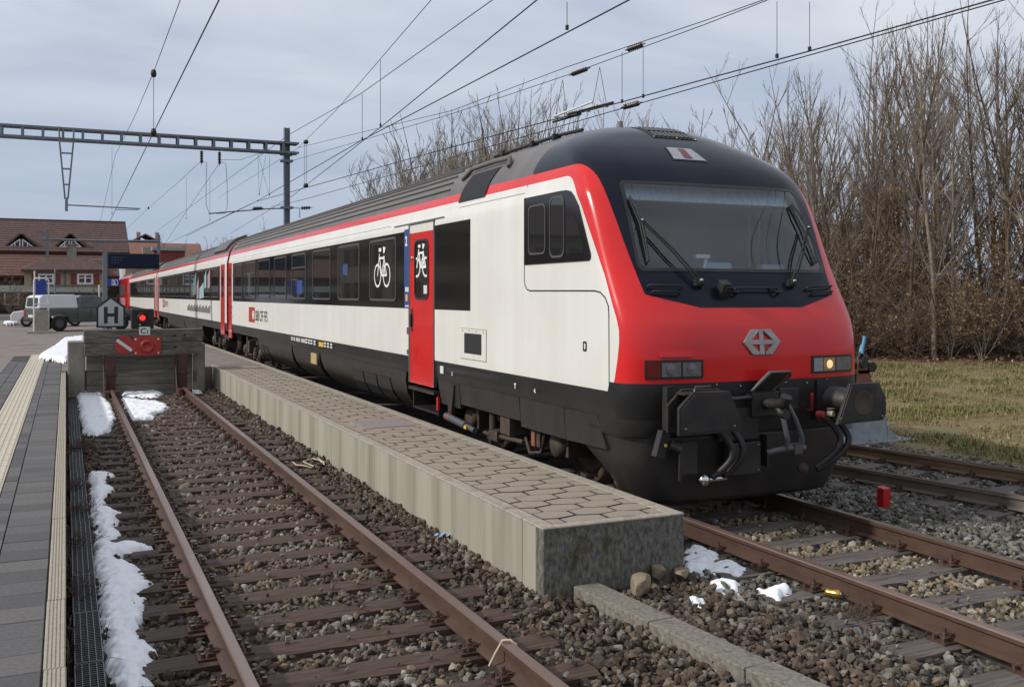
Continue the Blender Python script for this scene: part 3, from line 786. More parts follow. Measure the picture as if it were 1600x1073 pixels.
def rect_paver(w, l, m, th=.03, name='paver', bumps=None):
    V, F = paver_poly([(0, 0), (w, 0), (w, l), (0, l)], 0, th, .003)
    mb = MB().add(V, F)
    if bumps == 'ribs':
        for k in range(6):
            x0 = w*(k+.5)/6; 
            mb.add([(x0-.016, .01, .0003), (x0-.009, .01, .005), (x0+.009, .01, .005), (x0+.016, .01, .0003), (x0-.016, l-.01, .0003), (x0-.009, l-.01, .005), (x0+.009, l-.01, .005), (x0+.016, l-.01, .0003)],
                   [(0, 1, 5, 4), (1, 2, 6, 5), (2, 3, 7, 6), (0, 3, 2, 1), (4, 5, 6, 7)])
    o = mb.build(name, m); me = o.data; bpy.data.objects.remove(o); return me
PD = [rect_paver(.292, .262, m) for m in ('paver_dark', 'paver_dark_b', 'paver_dark_c')]
PN = [rect_paver(.106, .262, m) for m in ('paver_dark', 'paver_dark_b', 'paver_dark_c')]
PW3 = [rect_paver(.192, .262, m) for m in ('paver_dark', 'paver_dark_b', 'paver_dark_c')]
TC = rect_paver(.372, .392, 'tactile_cream', name='tactile_slab', bumps='ribs')
for x0, ms_, off in ((-.398, PD, 0), (-.513, PN, .13), (-1.105, PW3, .08), (-1.305, PW3, .2)):
    y = 2.6 + off; n = 0
    while y < 28 and n < 98:
        o = link('paver', random.choice(ms_), lp); o.location = (x0 + random.uniform(-.001, .001), y-3, PZ + random.uniform(-.002, .002)); y += .268; n += 1
y = 2.4
while y < 31:
    o = link('tactile_slab', TC, lp); o.location = (-.895, y-3, PZ + random.uniform(-.002, .002)); y += .397
# the paved station forecourt
mb = MB()
mb.box((-60, -5, -.42), (-1.32, 31, PZ-.004)); mb.box((-60, 31, -.42), (-.0, 240, PZ-.006)); mb.box((0, 24.6, -.42), (XB-.0, 240, PZ-.008)); mb.box((-.10, 24.6, -.4), (0, 31, PZ-.012))
o = mb.build('forecourt', 'forecourt'); o['kind'] = 'structure'
mb = MB(); 
for k in range(40):
    mb.box((XB-.14, 24.62+2*k, PZ-.004), (XB+.006, 26.61+2*k, PZ+.004))
o = mb.build('platform_edge', 'concrete_edge'); o['kind'] = 'structure'
mb = MB(); mb.box((-4.2, 36, PZ-.0035), (-4.05, 52, PZ+.0012)); mb.box((-7.2, 36, PZ-.0035), (-7.05, 52, PZ+.0012)); mb.box((-10.2, 36, PZ-.0035), (-10.05, 52, PZ+.0012))
o = mb.build('painted_line', 'pure_white'); o['kind'] = 'structure'

# cable duct gratings in front of the left kerb
dc = thing('drain_channel', 'row of dark steel gratings over the cable duct beside the left platform kerb', 'drain channel', (.045, 3, -.3))
def grate_mesh():
    mb = MB()
    mb.box((0, .004, -.03), (.006, .996, 0), 1); mb.box((.154, .004, -.03), (.160, .996, 0), 1)
    mb.box((.006, .004, -.03), (.154, .010, -.001), 1); mb.box((.006, .990, -.03), (.154, .996, -.001), 1)
    for k in range(1, 4): mb.box((.04*k-.0025, .01, -.028), (.04*k+.0025, .99, .0005), 1)
    for k in range(1, 30): mb.box((.006, .033*k-.008, -.03), (.154, .033*k+.006, -.006), 0)
    o = mb.build('grating', ['grate_dark', 'grate_light']); me = o.data; bpy.data.objects.remove(o); return me
GM = grate_mesh()
for k in range(20):
    o = link('grating', GM, dc); o.location = (0.002*math.sin(k*2.1), 0.32+1.003*k-1, .21 + .003*math.sin(k*1.7))
mb = MB(); mb.box((.05, 2.0, -.42), (.2, 22.4, -.135)); mb.build('duct_wall', 'grille_black', dc)

# slab line in the ballast in front of the platform end
kl = thing('edging', 'row of grey concrete edging slabs lying in the ballast before the platform end', 'edging slabs', (3.5, 6.4, -.1))
def kpt(y_): return 3.47 + .075*(6.4-y_)
y = 6.50
for k in range(6):
    L = .93
    c = MB().box((-.11, -L+.008, -.12), (.11, 0, 0)).build('slab', 'kerb_slab', kl, off=(0, 0, 0), bevel=.008, seg=2)
    c.location = (kpt(y)+.11-3.5, y-6.4, .012 + random.uniform(-.006, .006)); c.rotation_euler = (random.uniform(-.008, .008), random.uniform(-.015, .015), .075)
    y -= L
# ------------------------------------------------------------------ snow left lying
def snow_patch(name, px, z, h=.045, label=None, step=.011):
    P = np.array([at_z(u, v, z+h*.5)[:2] for u, v in px]); 
    x0, y0 = P.min(0)-.06; x1, y1 = P.max(0)+.06
    nx = max(8, int((x1-x0)/step)); ny = max(8, int((y1-y0)/(step*1.15)))
    X, Y = np.meshgrid(np.linspace(x0, x1, nx), np.linspace(y0, y1, ny))
    wx = np.array([mnoise.fractal(Vector((a*9, b*9, 1.5)), 1, 2, 3) for a, b in zip(X.ravel(), Y.ravel())]).reshape(X.shape)
    wy = np.array([mnoise.fractal(Vector((a*22, b*22, 7.5)), 1, 2, 3) for a, b in zip(X.ravel(), Y.ravel())]).reshape(X.shape)
    d = sdf_poly(P, X, Y) - .012 + wx*.04 + wy*.012
    t = np.clip((d+.05)/.13, 0, 1); Z = z - .065 + (h+.065)*np.clip(1-(1-t)**2.2, 0, 1) + wx*.020*t + wy*.002*t
    ok = d > -.05
    a = (np.arange(ny-1)[:, None]*nx + np.arange(nx-1)[None, :])
    q = np.stack([a, a+1, a+nx+1, a+nx], -1).reshape(-1, 4)
    q = q[ok.ravel()[q].all(1)]
    o = np_mesh(name, np.stack([X, Y, Z], -1).reshape(-1, 3), q, 'snow', smooth=True)
    o['kind'] = 'stuff'
    return o
SZ = -.165
snow_patch('snow', [(119, 600), (153, 599), (161, 605), (161, 619), (176, 633), (181, 653), (174, 663), (173, 671), (151, 679), (131, 673), (126, 648)], SZ, .05, step=.02)
snow_patch('snow', [(186, 600), (252, 600), (254, 606), (238, 609), (254, 614), (246, 619), (194, 619)], SZ, .05, step=.02)
snow_patch('snow', [(190, 622), (248, 627), (264, 634), (257, 640), (237, 647), (246, 652), (206, 654), (196, 638)], SZ, .05, step=.02)
snow_patch('snow', [(290, 598), (312, 599), (314, 614), (299, 614)], SZ, .03, step=.02)
snow_patch('snow', [(141, 736), (151, 735), (176, 739), (163, 749), (174, 761), (167, 771), (157, 781), (161, 789), (186, 795), (182, 814), (175, 822), (187, 829), (178, 838), (165, 841), (181, 846), (214, 847), (234, 852), (201, 860), (180, 862), (184, 874), (216, 881), (221, 889), (218, 896), (244, 907), (221, 918), (216, 932), (226, 945), (219, 963), (209, 976), (216, 986), (234, 1009), (229, 1039), (224, 1070), (215, 1100), (181, 1100), (176, 1042), (165, 1011), (163, 991), (158, 953), (154, 914), (150, 881), (150, 851), (156, 833), (150, 815), (144, 800), (143, 769), (145, 754)], SZ, .04)
snow_patch('snow', [(1075, 851), (1100, 852), (1122, 864), (1118, 876), (1145, 872), (1174, 887), (1150, 894), (1120, 891), (1100, 886), (1068, 888)], SZ, .028)
snow_patch('snow', [(1108, 904), (1130, 899), (1162, 912), (1132, 917), (1110, 916)], SZ, .028)
snow_patch('snow', [(1069, 935), (1080, 926), (1104, 932), (1099, 945), (1073, 943)], SZ, .028)
snow_patch('snow', [(1186, 914), (1232, 914), (1235, 919), (1215, 927)], SZ+.015, .035)
snow_patch('snow', [(62, 556), (85, 542), (100, 530), (132, 526), (132, 548), (104, 562), (80, 560)], PZ+.005, .16, step=.03)
snow_patch('snow', [(140, 521), (200, 519), (214, 521), (200, 524), (145, 524)], PZ+.005, .10, step=.09)
snow_patch('snow', [(5, 504), (25, 502), (30, 505), (6, 507)], PZ+.005, .2, step=.15)

# ------------------------------------------------------------------ buffer stop
BY = 24.0
bs = thing('buffer_stop', 'timber and concrete buffer stop with round red bumper plate at the track end', 'buffer stop', (X1, BY, -.2))
for xa, xb in ((.03, .39), (2.72, 2.98)):
    MB().box((xa, BY-.05, -.4), (xb, BY+.55, 1.04 if xa < 1 else .95)).build('concrete_post', 'concrete_old', bs, bevel=.02)
for k, (z0, z1) in enumerate(((1.015, 1.30), (.72, 1.008))):
    b = MB().box((.36+.01*k, BY-.42, z0), (2.88-.015*k, BY-.12, z1)).build('timber_beam', 'timber_grey', bs, bevel=.012, seg=2)
for k in range(3):
    MB().box((.42, BY-.02+.012*(k % 2), -.30+.335*k), (2.70, BY+.1, .028+.335*k)).build('board', 'board_grey', bs, bevel=.008)
for xc in (L1, L2):
    mb = MB()
    mb.box((xc-.10, BY-.60, -.16), (xc+.10, BY-.58, .74)); mb.box((xc-.10, BY-.44, -.16), (xc+.10, BY-.425, .74)); mb.box((xc-.008, BY-.58, -.16), (xc+.008, BY-.44, .74))
    mb.prism([(xc-.16, BY-.5, -.15), (xc-.16, BY-1.1, -.15), (xc-.16, BY-.5, .6)], (.02, 0, 0)); mb.prism([(xc-.16, BY-.5, .3), (xc-.16, BY-.42, .74), (xc-.16, BY-.6, .74)], (.03, 0, 0))
    mb.box((xc-.14, BY-1.1, -.16), (xc+.14, BY-.45, -.13)); mb.box((xc-.13, BY-.62, .28), (xc+.13, BY-.605, .33))
    mb.box((xc-.14, BY-1.28, -.145), (xc-.05, BY-.7, .0)); mb.box((xc+.05, BY-1.28, -.145), (xc+.14, BY-.7, .0))
    mb.build('steel_post', 'buffer_steel_rust', bs, bevel=.004)
bp = MB().box((1.373, BY-.46, .713), (1.967, BY-.423, 1.138)).build('bumper_plate', 'signal_red', bs, bevel=.006)
MB().lathe([(.0, .0), (.10, .0), (.135, .02), (.145, .05), (.12, .055), (.085, .052), (.075, .015), (.0, .012)][::-1], (1.67, BY-.46, .925), (0, -1, 0), 24).build('bumper_ring', 'signal_red', bp)
mb = MB()
for xx in (1.43, 1.91):
    for zz in (.77, 1.08): mb.lathe([(.022, 0), (.022, .02), (0, .022)], (xx, BY-.46, zz), (0, -1, 0), 8)
mb.build('bolt', 'plate_white', bp)
ds = MB().lathe([(.205, .0), (.205, .014), (0, .0145)], (1.19, BY-.425, .952), (0, -1, 0), 32, 0, False).build('stop_disc', 'signal_red', bs)
c = Vector((1.19, BY-.4415, .952)); a = R(-38)
mb = MB(); ax = Vector((math.cos(a), 0, math.sin(a))); az = Vector((-math.sin(a), 0, math.cos(a)))
mb.prism([c-ax*.20-az*.035, c+ax*.20-az*.035, c+ax*.20+az*.035, c-ax*.20+az*.035], (0, -.003, 0)); mb.build('white_bar', 'plate_white', ds)
mb = MB()
for xx, zz in ((2.25, 1.16), (2.47, 1.17), (2.27, .90)):
    mb.lathe([(.035, 0), (.035, .018), (.015, .02), (.015, .035), (0, .036)], (xx, BY-.42, zz), (0, -1, 0), 8)
mb.build('beam_bolt', 'buffer_steel_rust', bs)

hs = thing('stop_sign', 'house-shaped grey sign with black border and black letter H behind the buffer stop', 'sign', (.93, BY+.1, 0))
MB().tube([(.93, BY+.14, PZ-.02), (.93, BY+.14, 1.4)], .03, 10).build('post', 'mast_grey', hs)
def penta(s, x=.933, zb=1.335, zt=2.055):
    w = .30*s; zc = (zb+zt)/2 + .0
    f = lambda p: (x+p[0], zc+p[1])
    h = (zt-zb)/2
    pts = [(-.305, -h), (.305, -h), (.305, h-.24), (0, h), (-.305, h-.24)]
    return [f((a*s, b*s - (.0 if s == 1 else .012))) for a, b in pts]
bd = MB().prism([(a, BY+.10, b) for a, b in penta(1.0)], (0, .025, 0)).build('board', 'black_paint', hs)
MB().prism([(a, BY+.0985, b) for a, b in penta(.86)], (0, .004, 0)).build('sign_face', 'sign_grey', bd)
mb = MB()
for a0, a1, b0, b1 in ((.785, .865, 1.43, 1.81), (1.005, 1.085, 1.43, 1.81), (.865, 1.005, 1.585, 1.66)):
    mb.box((a0, BY+.094, b0), (a1, BY+.0984, b1))
mb.build('letter_h', 'black_paint', bd)

sg = thing('signal', 'small black dwarf signal showing a lit red lamp above the plate C1', 'signal', (1.6, BY+.02, 0))
MB().box((1.55, BY+.0, PZ-.02), (1.65, BY+.08, 1.3)).build('post', 'mast_grey', sg)
hd = MB().box((1.36, BY-.02, 1.30), (1.845, BY+.16, 1.76)).build('signal_head', 'black_paint', sg, bevel=.02)
MB().lathe([(.115, .0), (.115, .16), (.10, .165), (.098, .0)], (1.60, BY-.02, 1.555), (0, -1, -.05), 24).build('lamp_hood', 'black_rubber', hd)
MB().lathe([(.062, .0), (.04, .025), (0, .032)], (1.60, BY-.0215, 1.555), (0, -1, 0), 20).build('red_lamp', 'signal_lit', hd)
MB().lathe([(.02, .0), (.012, .012), (0, .014)], (1.545, BY-.0215, 1.40), (0, -1, 0), 10).build('small_lamp', 'pure_white', hd)
MB().box((1.40, BY+.165, 1.27), (1.82, BY+.18, 1.36)).build('back_bar', 'orange_paint', sg)
pl = MB().prism([(x_, BY-.444, z_) for x_, z_ in rrect(1.50, 1.735, 1.175, 1.36, .02)], (0, .012, 0)).build('number_plate', 'plate_white', sg)
text_mesh('C', .17, 'black_paint', pl, (1.525, BY-.4445, 1.21), (1, 0, 0), (0, 0, 1), bold=.004)
text_mesh('1', .10, 'black_paint', pl, (1.655, BY-.4445, 1.21), (1, 0, 0), (0, 0, 1), bold=.004)
# ------------------------------------------------------------------ the train
XT = 6.05; SX = XT - 1.41                # train centre, left side plane
PW = [(1.385,.93),(1.40,1.05),(1.41,1.25),(1.41,1.7),(1.41,2.4),(1.41,2.9),(1.408,3.08),(1.385,3.2),(1.335,3.42),(1.25,3.58),(1.08,3.755),(.8,3.91),(.4,4.02),(0,4.05)]
_P = np.array(PW); _s = np.r_[0, np.cumsum(np.hypot(*np.diff(_P, axis=0).T))]
def profile(n):
    t = np.linspace(0, _s[-1], n); return pchip(_s, _P[:, 0], t), pchip(_s, _P[:, 1], t)
_pt = np.linspace(0, _s[-1], 600); _pw, _pz = pchip(_s, _P[:, 0], _pt), pchip(_s, _P[:, 1], _pt)
def w_of(z): return np.interp(z, _pz, _pw)
YC = [(.93,7.56),(1.2,7.53),(1.45,7.53),(1.63,7.54),(1.8,7.575),(1.96,7.65),(2.1,7.73),(2.33,7.856),(3.17,8.27),(3.4,8.44),(3.6,8.67),(3.75,8.90),(3.88,9.14),(3.97,9.42),(4.03,9.8),(4.05,10.3)]
YZ, YY = [a for a, b in YC], [b for a, b in YC]
def nose_dn(z):
    q = np.clip((z-3.3)/.75, 0, 1); return .42+.5*q**1.5, 3.3-1.0*q
def front_y(dx, z):
    w = float(w_of(z)); D, n = nose_dn(z); yc = float(pchip(YZ, YY, z))
    t = min(abs(dx)/w, 1.0)
    return yc + D - D*(1-t**n)**(1/n)
def FP(dx, z, off=0.0):
    """point on the cab front, pushed out by off along the surface normal"""
    p = Vector((XT+dx, front_y(dx, z), z)); e = .004
    a = Vector((2*e, front_y(dx+e, z)-front_y(dx-e, z), 0)); b = Vector((0, front_y(dx, z+e)-front_y(dx, z-e), 2*e))
    nrm = b.cross(a).normalized()
    if nrm.y > 0: nrm = -nrm
    return p + nrm*off
def front_patch(name, dx0, dx1, z0, z1, off, m, parent, nx=10, nz=6, edge=.004):
    mb = MB(); V = []
    for j in range(nz+1):
        for i in range(nx+1): V.append(FP(dx0+(dx1-dx0)*i/nx, z0+(z1-z0)*j/nz, off))
    F = [(j*(nx+1)+i, j*(nx+1)+i+1, (j+1)*(nx+1)+i+1, (j+1)*(nx+1)+i) for j in range(nz) for i in range(nx)]
    mb.add(V, F, 0, True)
    bd = [(i, 0) for i in range(nx+1)] + [(nx, j) for j in range(1, nz+1)] + [(i, nz) for i in range(nx-1, -1, -1)] + [(0, j) for j in range(nz-1, 0, -1)]
    O = [FP(dx0+(dx1-dx0)*i/nx, z0+(z1-z0)*j/nz, off) for i, j in bd]; I = [FP(dx0+(dx1-dx0)*i/nx, z0+(z1-z0)*j/nz, -.03) for i, j in bd]
    n = len(O); mb.add(O+I, [(k, (k+1) % n, n+(k+1) % n, n+k) for k in range(n)])
    return mb.build(name, m, parent)

def livery():
    m = bpy.data.materials.new('cab_livery'); m.use_nodes = True
    n, l = m.node_tree.nodes, m.node_tree.links; b = n['Principled BSDF']
    def col(c): 
        r = n.new('ShaderNodeRGB'); r.outputs[0].default_value = (*c, 1); return r.outputs[0]
    def step(nm):
        a = n.new('ShaderNodeAttribute'); a.attribute_name = nm
        r = n.new('ShaderNodeMapRange'); r.inputs['From Min'].default_value = -.0015; r.inputs['From Max'].default_value = .0015
        l.new(a.outputs['Fac'], r.inputs['Value']); return r.outputs[0]
    def mix(f, a, c, mode='MIX'):
        x = n.new('ShaderNodeMixRGB'); x.blend_type = mode
        if isinstance(f, float): x.inputs[0].default_value = f
        else: l.new(f, x.inputs[0])
        l.new(a, x.inputs[1]); l.new(c, x.inputs[2]); return x.outputs[0]
    tc = n.new('ShaderNodeTexCoord')
    def nz(scale, st, det=5):
        mp = n.new('ShaderNodeMapping'); mp.inputs['Scale'].default_value = st; l.new(tc.outputs['Object'], mp.inputs[0])
        z = n.new('ShaderNodeTexNoise'); z.inputs['Scale'].default_value = scale; z.inputs['Detail'].default_value = det; z.inputs['Roughness'].default_value = .6
        l.new(mp.outputs[0], z.inputs['Vector']); return z.outputs['Fac']
    def rng_(s, a, c, lo=0., hi=1.):
        r = n.new('ShaderNodeMapRange'); r.inputs['From Min'].default_value = a; r.inputs['From Max'].default_value = c
        r.inputs['To Min'].default_value = lo; r.inputs['To Max'].default_value = hi; l.new(s, r.inputs['Value']); return r.outputs[0]
    streak = rng_(nz(1.3, (1, 3, .14), 12), .35, .75)
    blot = rng_(nz(1.1, (1, 1, 1)), .4, .75)
    white = mix(streak, col((.72, .71, .665)), col((.655, .645, .595)))
    white = mix(rng_(blot, 0, 1, 0, .35), white, col((.55, .525, .46)))
    red = mix(blot, col((.66, .018, .017)), col((.56, .016, .016)))
    navy = mix(blot, col((.008, .0095, .019)), col((.013, .0145, .024)))
    grey = mix(streak, col((.135, .125, .118)), col((.105, .098, .094)))
    black = mix(blot, col((.012, .012, .013)), col((.028, .024, .022)))
    c = mix(step('f_white'), red, white)
    c = mix(step('f_navy'), c, navy)
    c = mix(step('f_grey'), c, grey)
    c = mix(step('f_black'), c, black)
    l.new(c, b.inputs['Base Color'])
    r1 = rng_(step('f_white'), 0, 1, .20, .36); 
    r2 = n.new('ShaderNodeMixRGB'); l.new(step('f_grey'), r2.inputs[0]); l.new(r1, r2.inputs[1]); r2.inputs[2].default_value = (.6, .6, .6, 1)
    r3 = n.new('ShaderNodeMixRGB'); l.new(step('f_black'), r3.inputs[0]); l.new(r2.outputs[0], r3.inputs[1]); r3.inputs[2].default_value = (.42, .42, .42, 1)
    l.new(r3.outputs[0], b.inputs['Roughness'])
    l.new(rng_(step('f_navy'), 0, 1, .42, .16), b.inputs['Specular IOR Level']); l.new(rng_(step('f_navy'), 0, 1, .12, .03), b.inputs['Coat Weight'])
    b.inputs['Coat Weight'].default_value = .10; b.inputs['Coat Roughness'].default_value = .05; b.inputs['Specular IOR Level'].default_value = .4
    bp = n.new('ShaderNodeBump'); bp.inputs['Strength'].default_value = .06; bp.inputs['Distance'].default_value = .02
    l.new(nz(.9, (1, 1, 1), 2), bp.inputs['Height']); l.new(bp.outputs[0], b.inputs['Normal'])
    MATS['cab_livery'] = m
livery()
WHITE_POLY = [(40, 3.305), (8.93, 3.305), (8.87, 3.298), (8.80, 3.27), (8.75, 3.225), (8.69, 3.165), (8.536, 2.975), (8.324, 2.645), (8.095, 2.272), (7.95, 2.0), (7.875, 1.87), (7.832, 1.76), (7.822, 1.65), (7.84, 1.50), (7.885, 1.305), (7.95, 1.18), (7.95, 1.0), (40, 1.0)]
NAVY_POLY = [(3, 3.414), (1.330, 3.414), (1.312, 3.405), (1.292, 3.37), (1.272, 3.31), (1.256, 3.24), (1.24, 3.03), (1.198, 2.638), (1.133, 2.089), (.60, 1.963), (-.60, 1.963), (-1.133, 2.089), (-1.198, 2.638), (-1.24, 3.03), (-1.256, 3.24), (-1.272, 3.31), (-1.292, 3.37), (-1.312, 3.405), (-1.330, 3.414), (-3, 3.414), (-3, 4.4), (3, 4.4)]
WS_POLY = [(-1.03, 3.195), (1.03, 3.195), (1.072, 3.155), (1.108, 2.38), (1.075, 2.33), (-1.075, 2.33), (-1.108, 2.38), (-1.072, 3.155)]
def coach_attrs(x, y, z, cab):
    dx = x - XT
    wt = sdf_poly(WHITE_POLY, y, z)
    nv = sdf_poly(NAVY_POLY, dx, z)
    if cab:
        nv = np.minimum(nv, 9.80 + .0*z - y)
        gr = np.minimum(z - 3.414, y - 9.80)
        bl = np.where(y < 8.0, 1.272, 1.18) - z
    else:
        nv = np.full(x.shape, -1.0); gr = z - 3.414; bl = 1.18 - z
    return dict(f_white=wt, f_navy=nv, f_grey=gr, f_black=bl)

# --- control car
YR1 = 31.6
cc = thing('control_car', 'white and red driving trailer at the head of the train with dark slanted cab front', 'train car', (XT, 7.5, 0), 'cars of the passenger train')
def cab_shell():
    n_r = 120
    w, z = profile(n_r)
    w = w.copy(); w[-1] = 0.0
    yc = pchip(YZ, YY, z); D, nn = nose_dn(z)
    taus = np.concatenate([np.linspace(1, .5, 22)[:-1], np.linspace(.5, 0, 62)])
    dense = np.linspace(0.0, math.pi/2, 4000); xx = np.cos(dense)**(2/3.3); yy = np.sin(dense)**(2/3.3)
    s = np.r_[0, np.cumsum(np.hypot(np.diff(xx)*1.41, np.diff(yy)*.42))]
    phis = np.interp(np.linspace(0, s[-1], 58)[1:], s, dense)
    cols = []
    for yb in np.linspace(YR1, 12.3, 36): cols.append((w, np.full(n_r, yb)))
    for t in taus: cols.append((w, (yc+D) + (12.-(yc+D))*t))
    for p in phis:
        c = max(math.cos(p), 0.0) if p < math.pi/2-1e-5 else 0.0
        cols.append((w*c**(2/nn), yc + D - D*math.sin(p)**(2/nn)))
    X = np.array([c[0] for c in cols]); Y = np.array([c[1] for c in cols])     # (ncol, nrow)
    nc = len(cols)
    X = np.concatenate([-X, X[-2::-1]]); Y = np.concatenate([Y, Y[-2::-1]]); nc = len(X)
    V = np.stack([XT + X, Y, np.broadcast_to(z, X.shape)], -1).reshape(-1, 3)
    a = (np.arange(nc-1)[:, None]*n_r + np.arange(n_r-1)[None, :]).ravel()
    F = np.stack([a, a+n_r, a+n_r+1, a+1], 1)
    dx, y, zz = V[:, 0]-XT, V[:, 1], V[:, 2]
    front = y < 9.2
    dws = np.where(front & (np.abs(dx) < 1.16), sdf_poly(WS_POLY, dx, zz), -1)
    win = (dx > 1.2) & (y > 8.62) & (y < 9.35) & (zz > 2.42) & (zz < 3.05)    # right cab side window opening
    hole = (dws > -.004)[F].all(1) | win[F].all(1)
    gl = (dws > -.02)[F].all(1)
    at = coach_attrs(V[:, 0], y, zz, True)
    body = np_mesh('body', V, F[~hole], 'cab_livery', cc, smooth=True, attrs=at)
    # panes lie just outside the painted shell
    N = np.zeros_like(V)
    fn = np.cross(V[F[:, 1]]-V[F[:, 0]], V[F[:, 3]]-V[F[:, 0]])
    for k in range(4): np.add.at(N, F[:, k], fn)
    N /= np.linalg.norm(N, axis=1, keepdims=True)+1e-12
    sign = np.sign(np.sum(N*np.stack([dx, y-11, zz-2.4], -1), 1))[:, None]
    def pane(name, sel, off, m):
        used = np.unique(F[sel]); mp = np.full(len(V), -1); mp[used] = np.arange(len(used))
        return np_mesh(name, (V+N*sign*off)[used], mp[F[sel]], m, cc, smooth=True)
    pane('windscreen', gl, .003, 'windscreen_glass')
    pane('side_window', win[F].all(1), .002, 'side_glass')
    return body
body = cab_shell()
def front_loop(P, off, n=8):
    out = []
    for i in range(len(P)):
        a, b = P[i], P[(i+1) % len(P)]; k = max(1, int(math.hypot(b[0]-a[0], b[1]-a[1])/.06))
        for j in range(k): t = j/k; out.append((a[0]+(b[0]-a[0])*t, a[1]+(b[1]-a[1])*t))
    return [FP(x, z, off) for x, z in out]
def grow(P, g): 
    c = (0, 2.76); return [(x + (g if x > 0 else -g), z + (g if z > c[1] else -g)) for x, z in P]
o_, i_ = front_loop(grow(WS_POLY, .028), .006), front_loop(grow(WS_POLY, -.022), .006)
n_ = min(len(o_), len(i_))
mb = MB()
Pn = [(a, b) for a, b in WS_POLY]
def loop_n(P, per=14):
    out = []
    for i in range(len(P)):
        a, b = P[i], P[(i+1) % len(P)]
        for j in range(per): t = j/per; out.append((a[0]+(b[0]-a[0])*t, a[1]+(b[1]-a[1])*t))
    return out
A_, B_ = loop_n(grow(WS_POLY, .022)), loop_n(grow(WS_POLY, -.010)); n_ = len(A_)
mb.add([FP(*p, .006) for p in A_] + [FP(*p, .006) for p in B_] + [FP(*p, -.01) for p in A_], [(k, (k+1) % n_, n_+(k+1) % n_, n_+k) for k in range(n_)] + [(k, (k+1) % n_, 2*n_+(k+1) % n_, 2*n_+k) for k in range(n_)])
mb.build('windscreen_seal', 'black_paint', cc)
# cab interior
cabi = MB()
cabi.box((XT-1.27, 10.05, 1.3), (XT+1.27, 10.10, 3.25)); cabi.box((XT-1.27, 8.2, 1.28), (XT+1.27, 10.10, 1.32))
cabi.box((XT-1.30, 8.5, 1.3), (XT-1.27, 10.1, 3.25)); cabi.box((XT-1.2, 8.62, 3.27), (XT+1.2, 10.1, 3.30))
cabi.box((XT+1.27, 8.3, 1.3), (XT+1.30, 10.1, 2.42)); cabi.box((XT+1.27, 8.75, 3.05), (XT+1.30, 10.1, 3.25)); cabi.box((XT+1.27, 9.35, 2.42), (XT+1.30, 10.1, 3.05))
cb = cabi.build('cab_wall', 'cab_grey', cc)
MB().box((XT-.85, 10.03, 1.32), (XT-.25, 10.048, 3.0)).build('cab_door', 'cab_dark', cb)
mb = MB(); mb.prism([(XT-1.15, 8.05, 2.27), (XT-1.15, 8.62, 2.30), (XT-1.15, 8.62, 1.6), (XT-1.15, 8.3, 1.6)], (2.3, 0, 0)); mb.box((XT-.1, 8.30, 2.303), (XT+.25, 8.5, 2.42)); mb.box((XT+.55, 8.2, 2.30), (XT+.85, 8.32, 2.40))
mb.build('driver_desk', 'cab_grey', cc, bevel=.02)
mb = MB(); mb.box((XT-.30, 8.95, 2.05), (XT+.22, 9.4, 2.15)); mb.box((XT-.28, 9.38, 2.1), (XT+.20, 9.5, 2.80)); mb.tube([(XT-.04, 9.2, 1.3), (XT-.04, 9.2, 2.06)], .06, 8)
mb.build('driver_seat', 'cab_dark', cc, bevel=.04, seg=2)
MB().box((XT-1.04, 8.42, 3.02), (XT+1.04, 8.45, 3.22), tilt=(-.42, 0)).build('sun_blind', 'blind_grey', cc)
mb = MB(); mb.box((XT-.22, 8.28, 2.46), (XT-.05, 8.34, 2.50)); mb.tube([(XT-.08, 8.31, 2.46), (XT-.12, 8.31, 2.30)], .02, 6); mb.build('desk_lamp', 'pure_white', cc)

# front details
front_patch('ventilation_grille', -.30, .26, 3.775, 3.955, .006, 'black_paint', cc, 10, 8)
vg = cc.children[-1]
for r_, (za, zb) in enumerate(((3.79, 3.853), (3.873, 3.94))):
    for k in range(9):
        x0 = -.27 + .5*k/9 + .01
        mb = MB(); mb.prism([FP(x0, za, .0062), FP(x0+.032, za, .0062), FP(x0+.032, zb, .0062), FP(x0, zb, .0062)], (0, -.004, .012)); mb.build('slat', 'frame_grey', vg)
mb = MB()
for (a, b) in ((-.29, 3.785), (0, 3.785), (.25, 3.785), (-.29, 3.945), (.25, 3.945), (0, 3.862)): mb.lathe([(.009, 0), (.006, .006), (0, .007)], FP(a, b, .007), (0, -.6, .8), 8)
mb.build('screw', 'chrome', vg)
def quad_patch(name, q, off, m, parent, n=8, dpt=.03):
    mb = MB(); V = []
    for j in range(n+1):
        for i in range(n+1):
            s, t = i/n, j/n
            a = [q[0][k]*(1-s)*(1-t) + q[1][k]*s*(1-t) + q[2][k]*s*t + q[3][k]*(1-s)*t for k in (0, 1)]
            V.append(FP(a[0], a[1], off))
    mb.add(V, [(j*(n+1)+i, j*(n+1)+i+1, (j+1)*(n+1)+i+1, (j+1)*(n+1)+i) for j in range(n) for i in range(n)], 0, True)
    return mb.build(name, m, parent)
dl = quad_patch('top_lamp', [(-.345, 3.475), (.10, 3.475), (.02, 3.645), (-.31, 3.645)], .005, 'black_paint', cc)
quad_patch('lens', [(-.325, 3.487), (.08, 3.487), (.01, 3.633), (-.295, 3.633)], .009, 'lens_white', dl)
quad_patch('red_lens', [(-.18, 3.50), (-.085, 3.50), (-.09, 3.62), (-.17, 3.62)], .013, 'lens_red', dl)
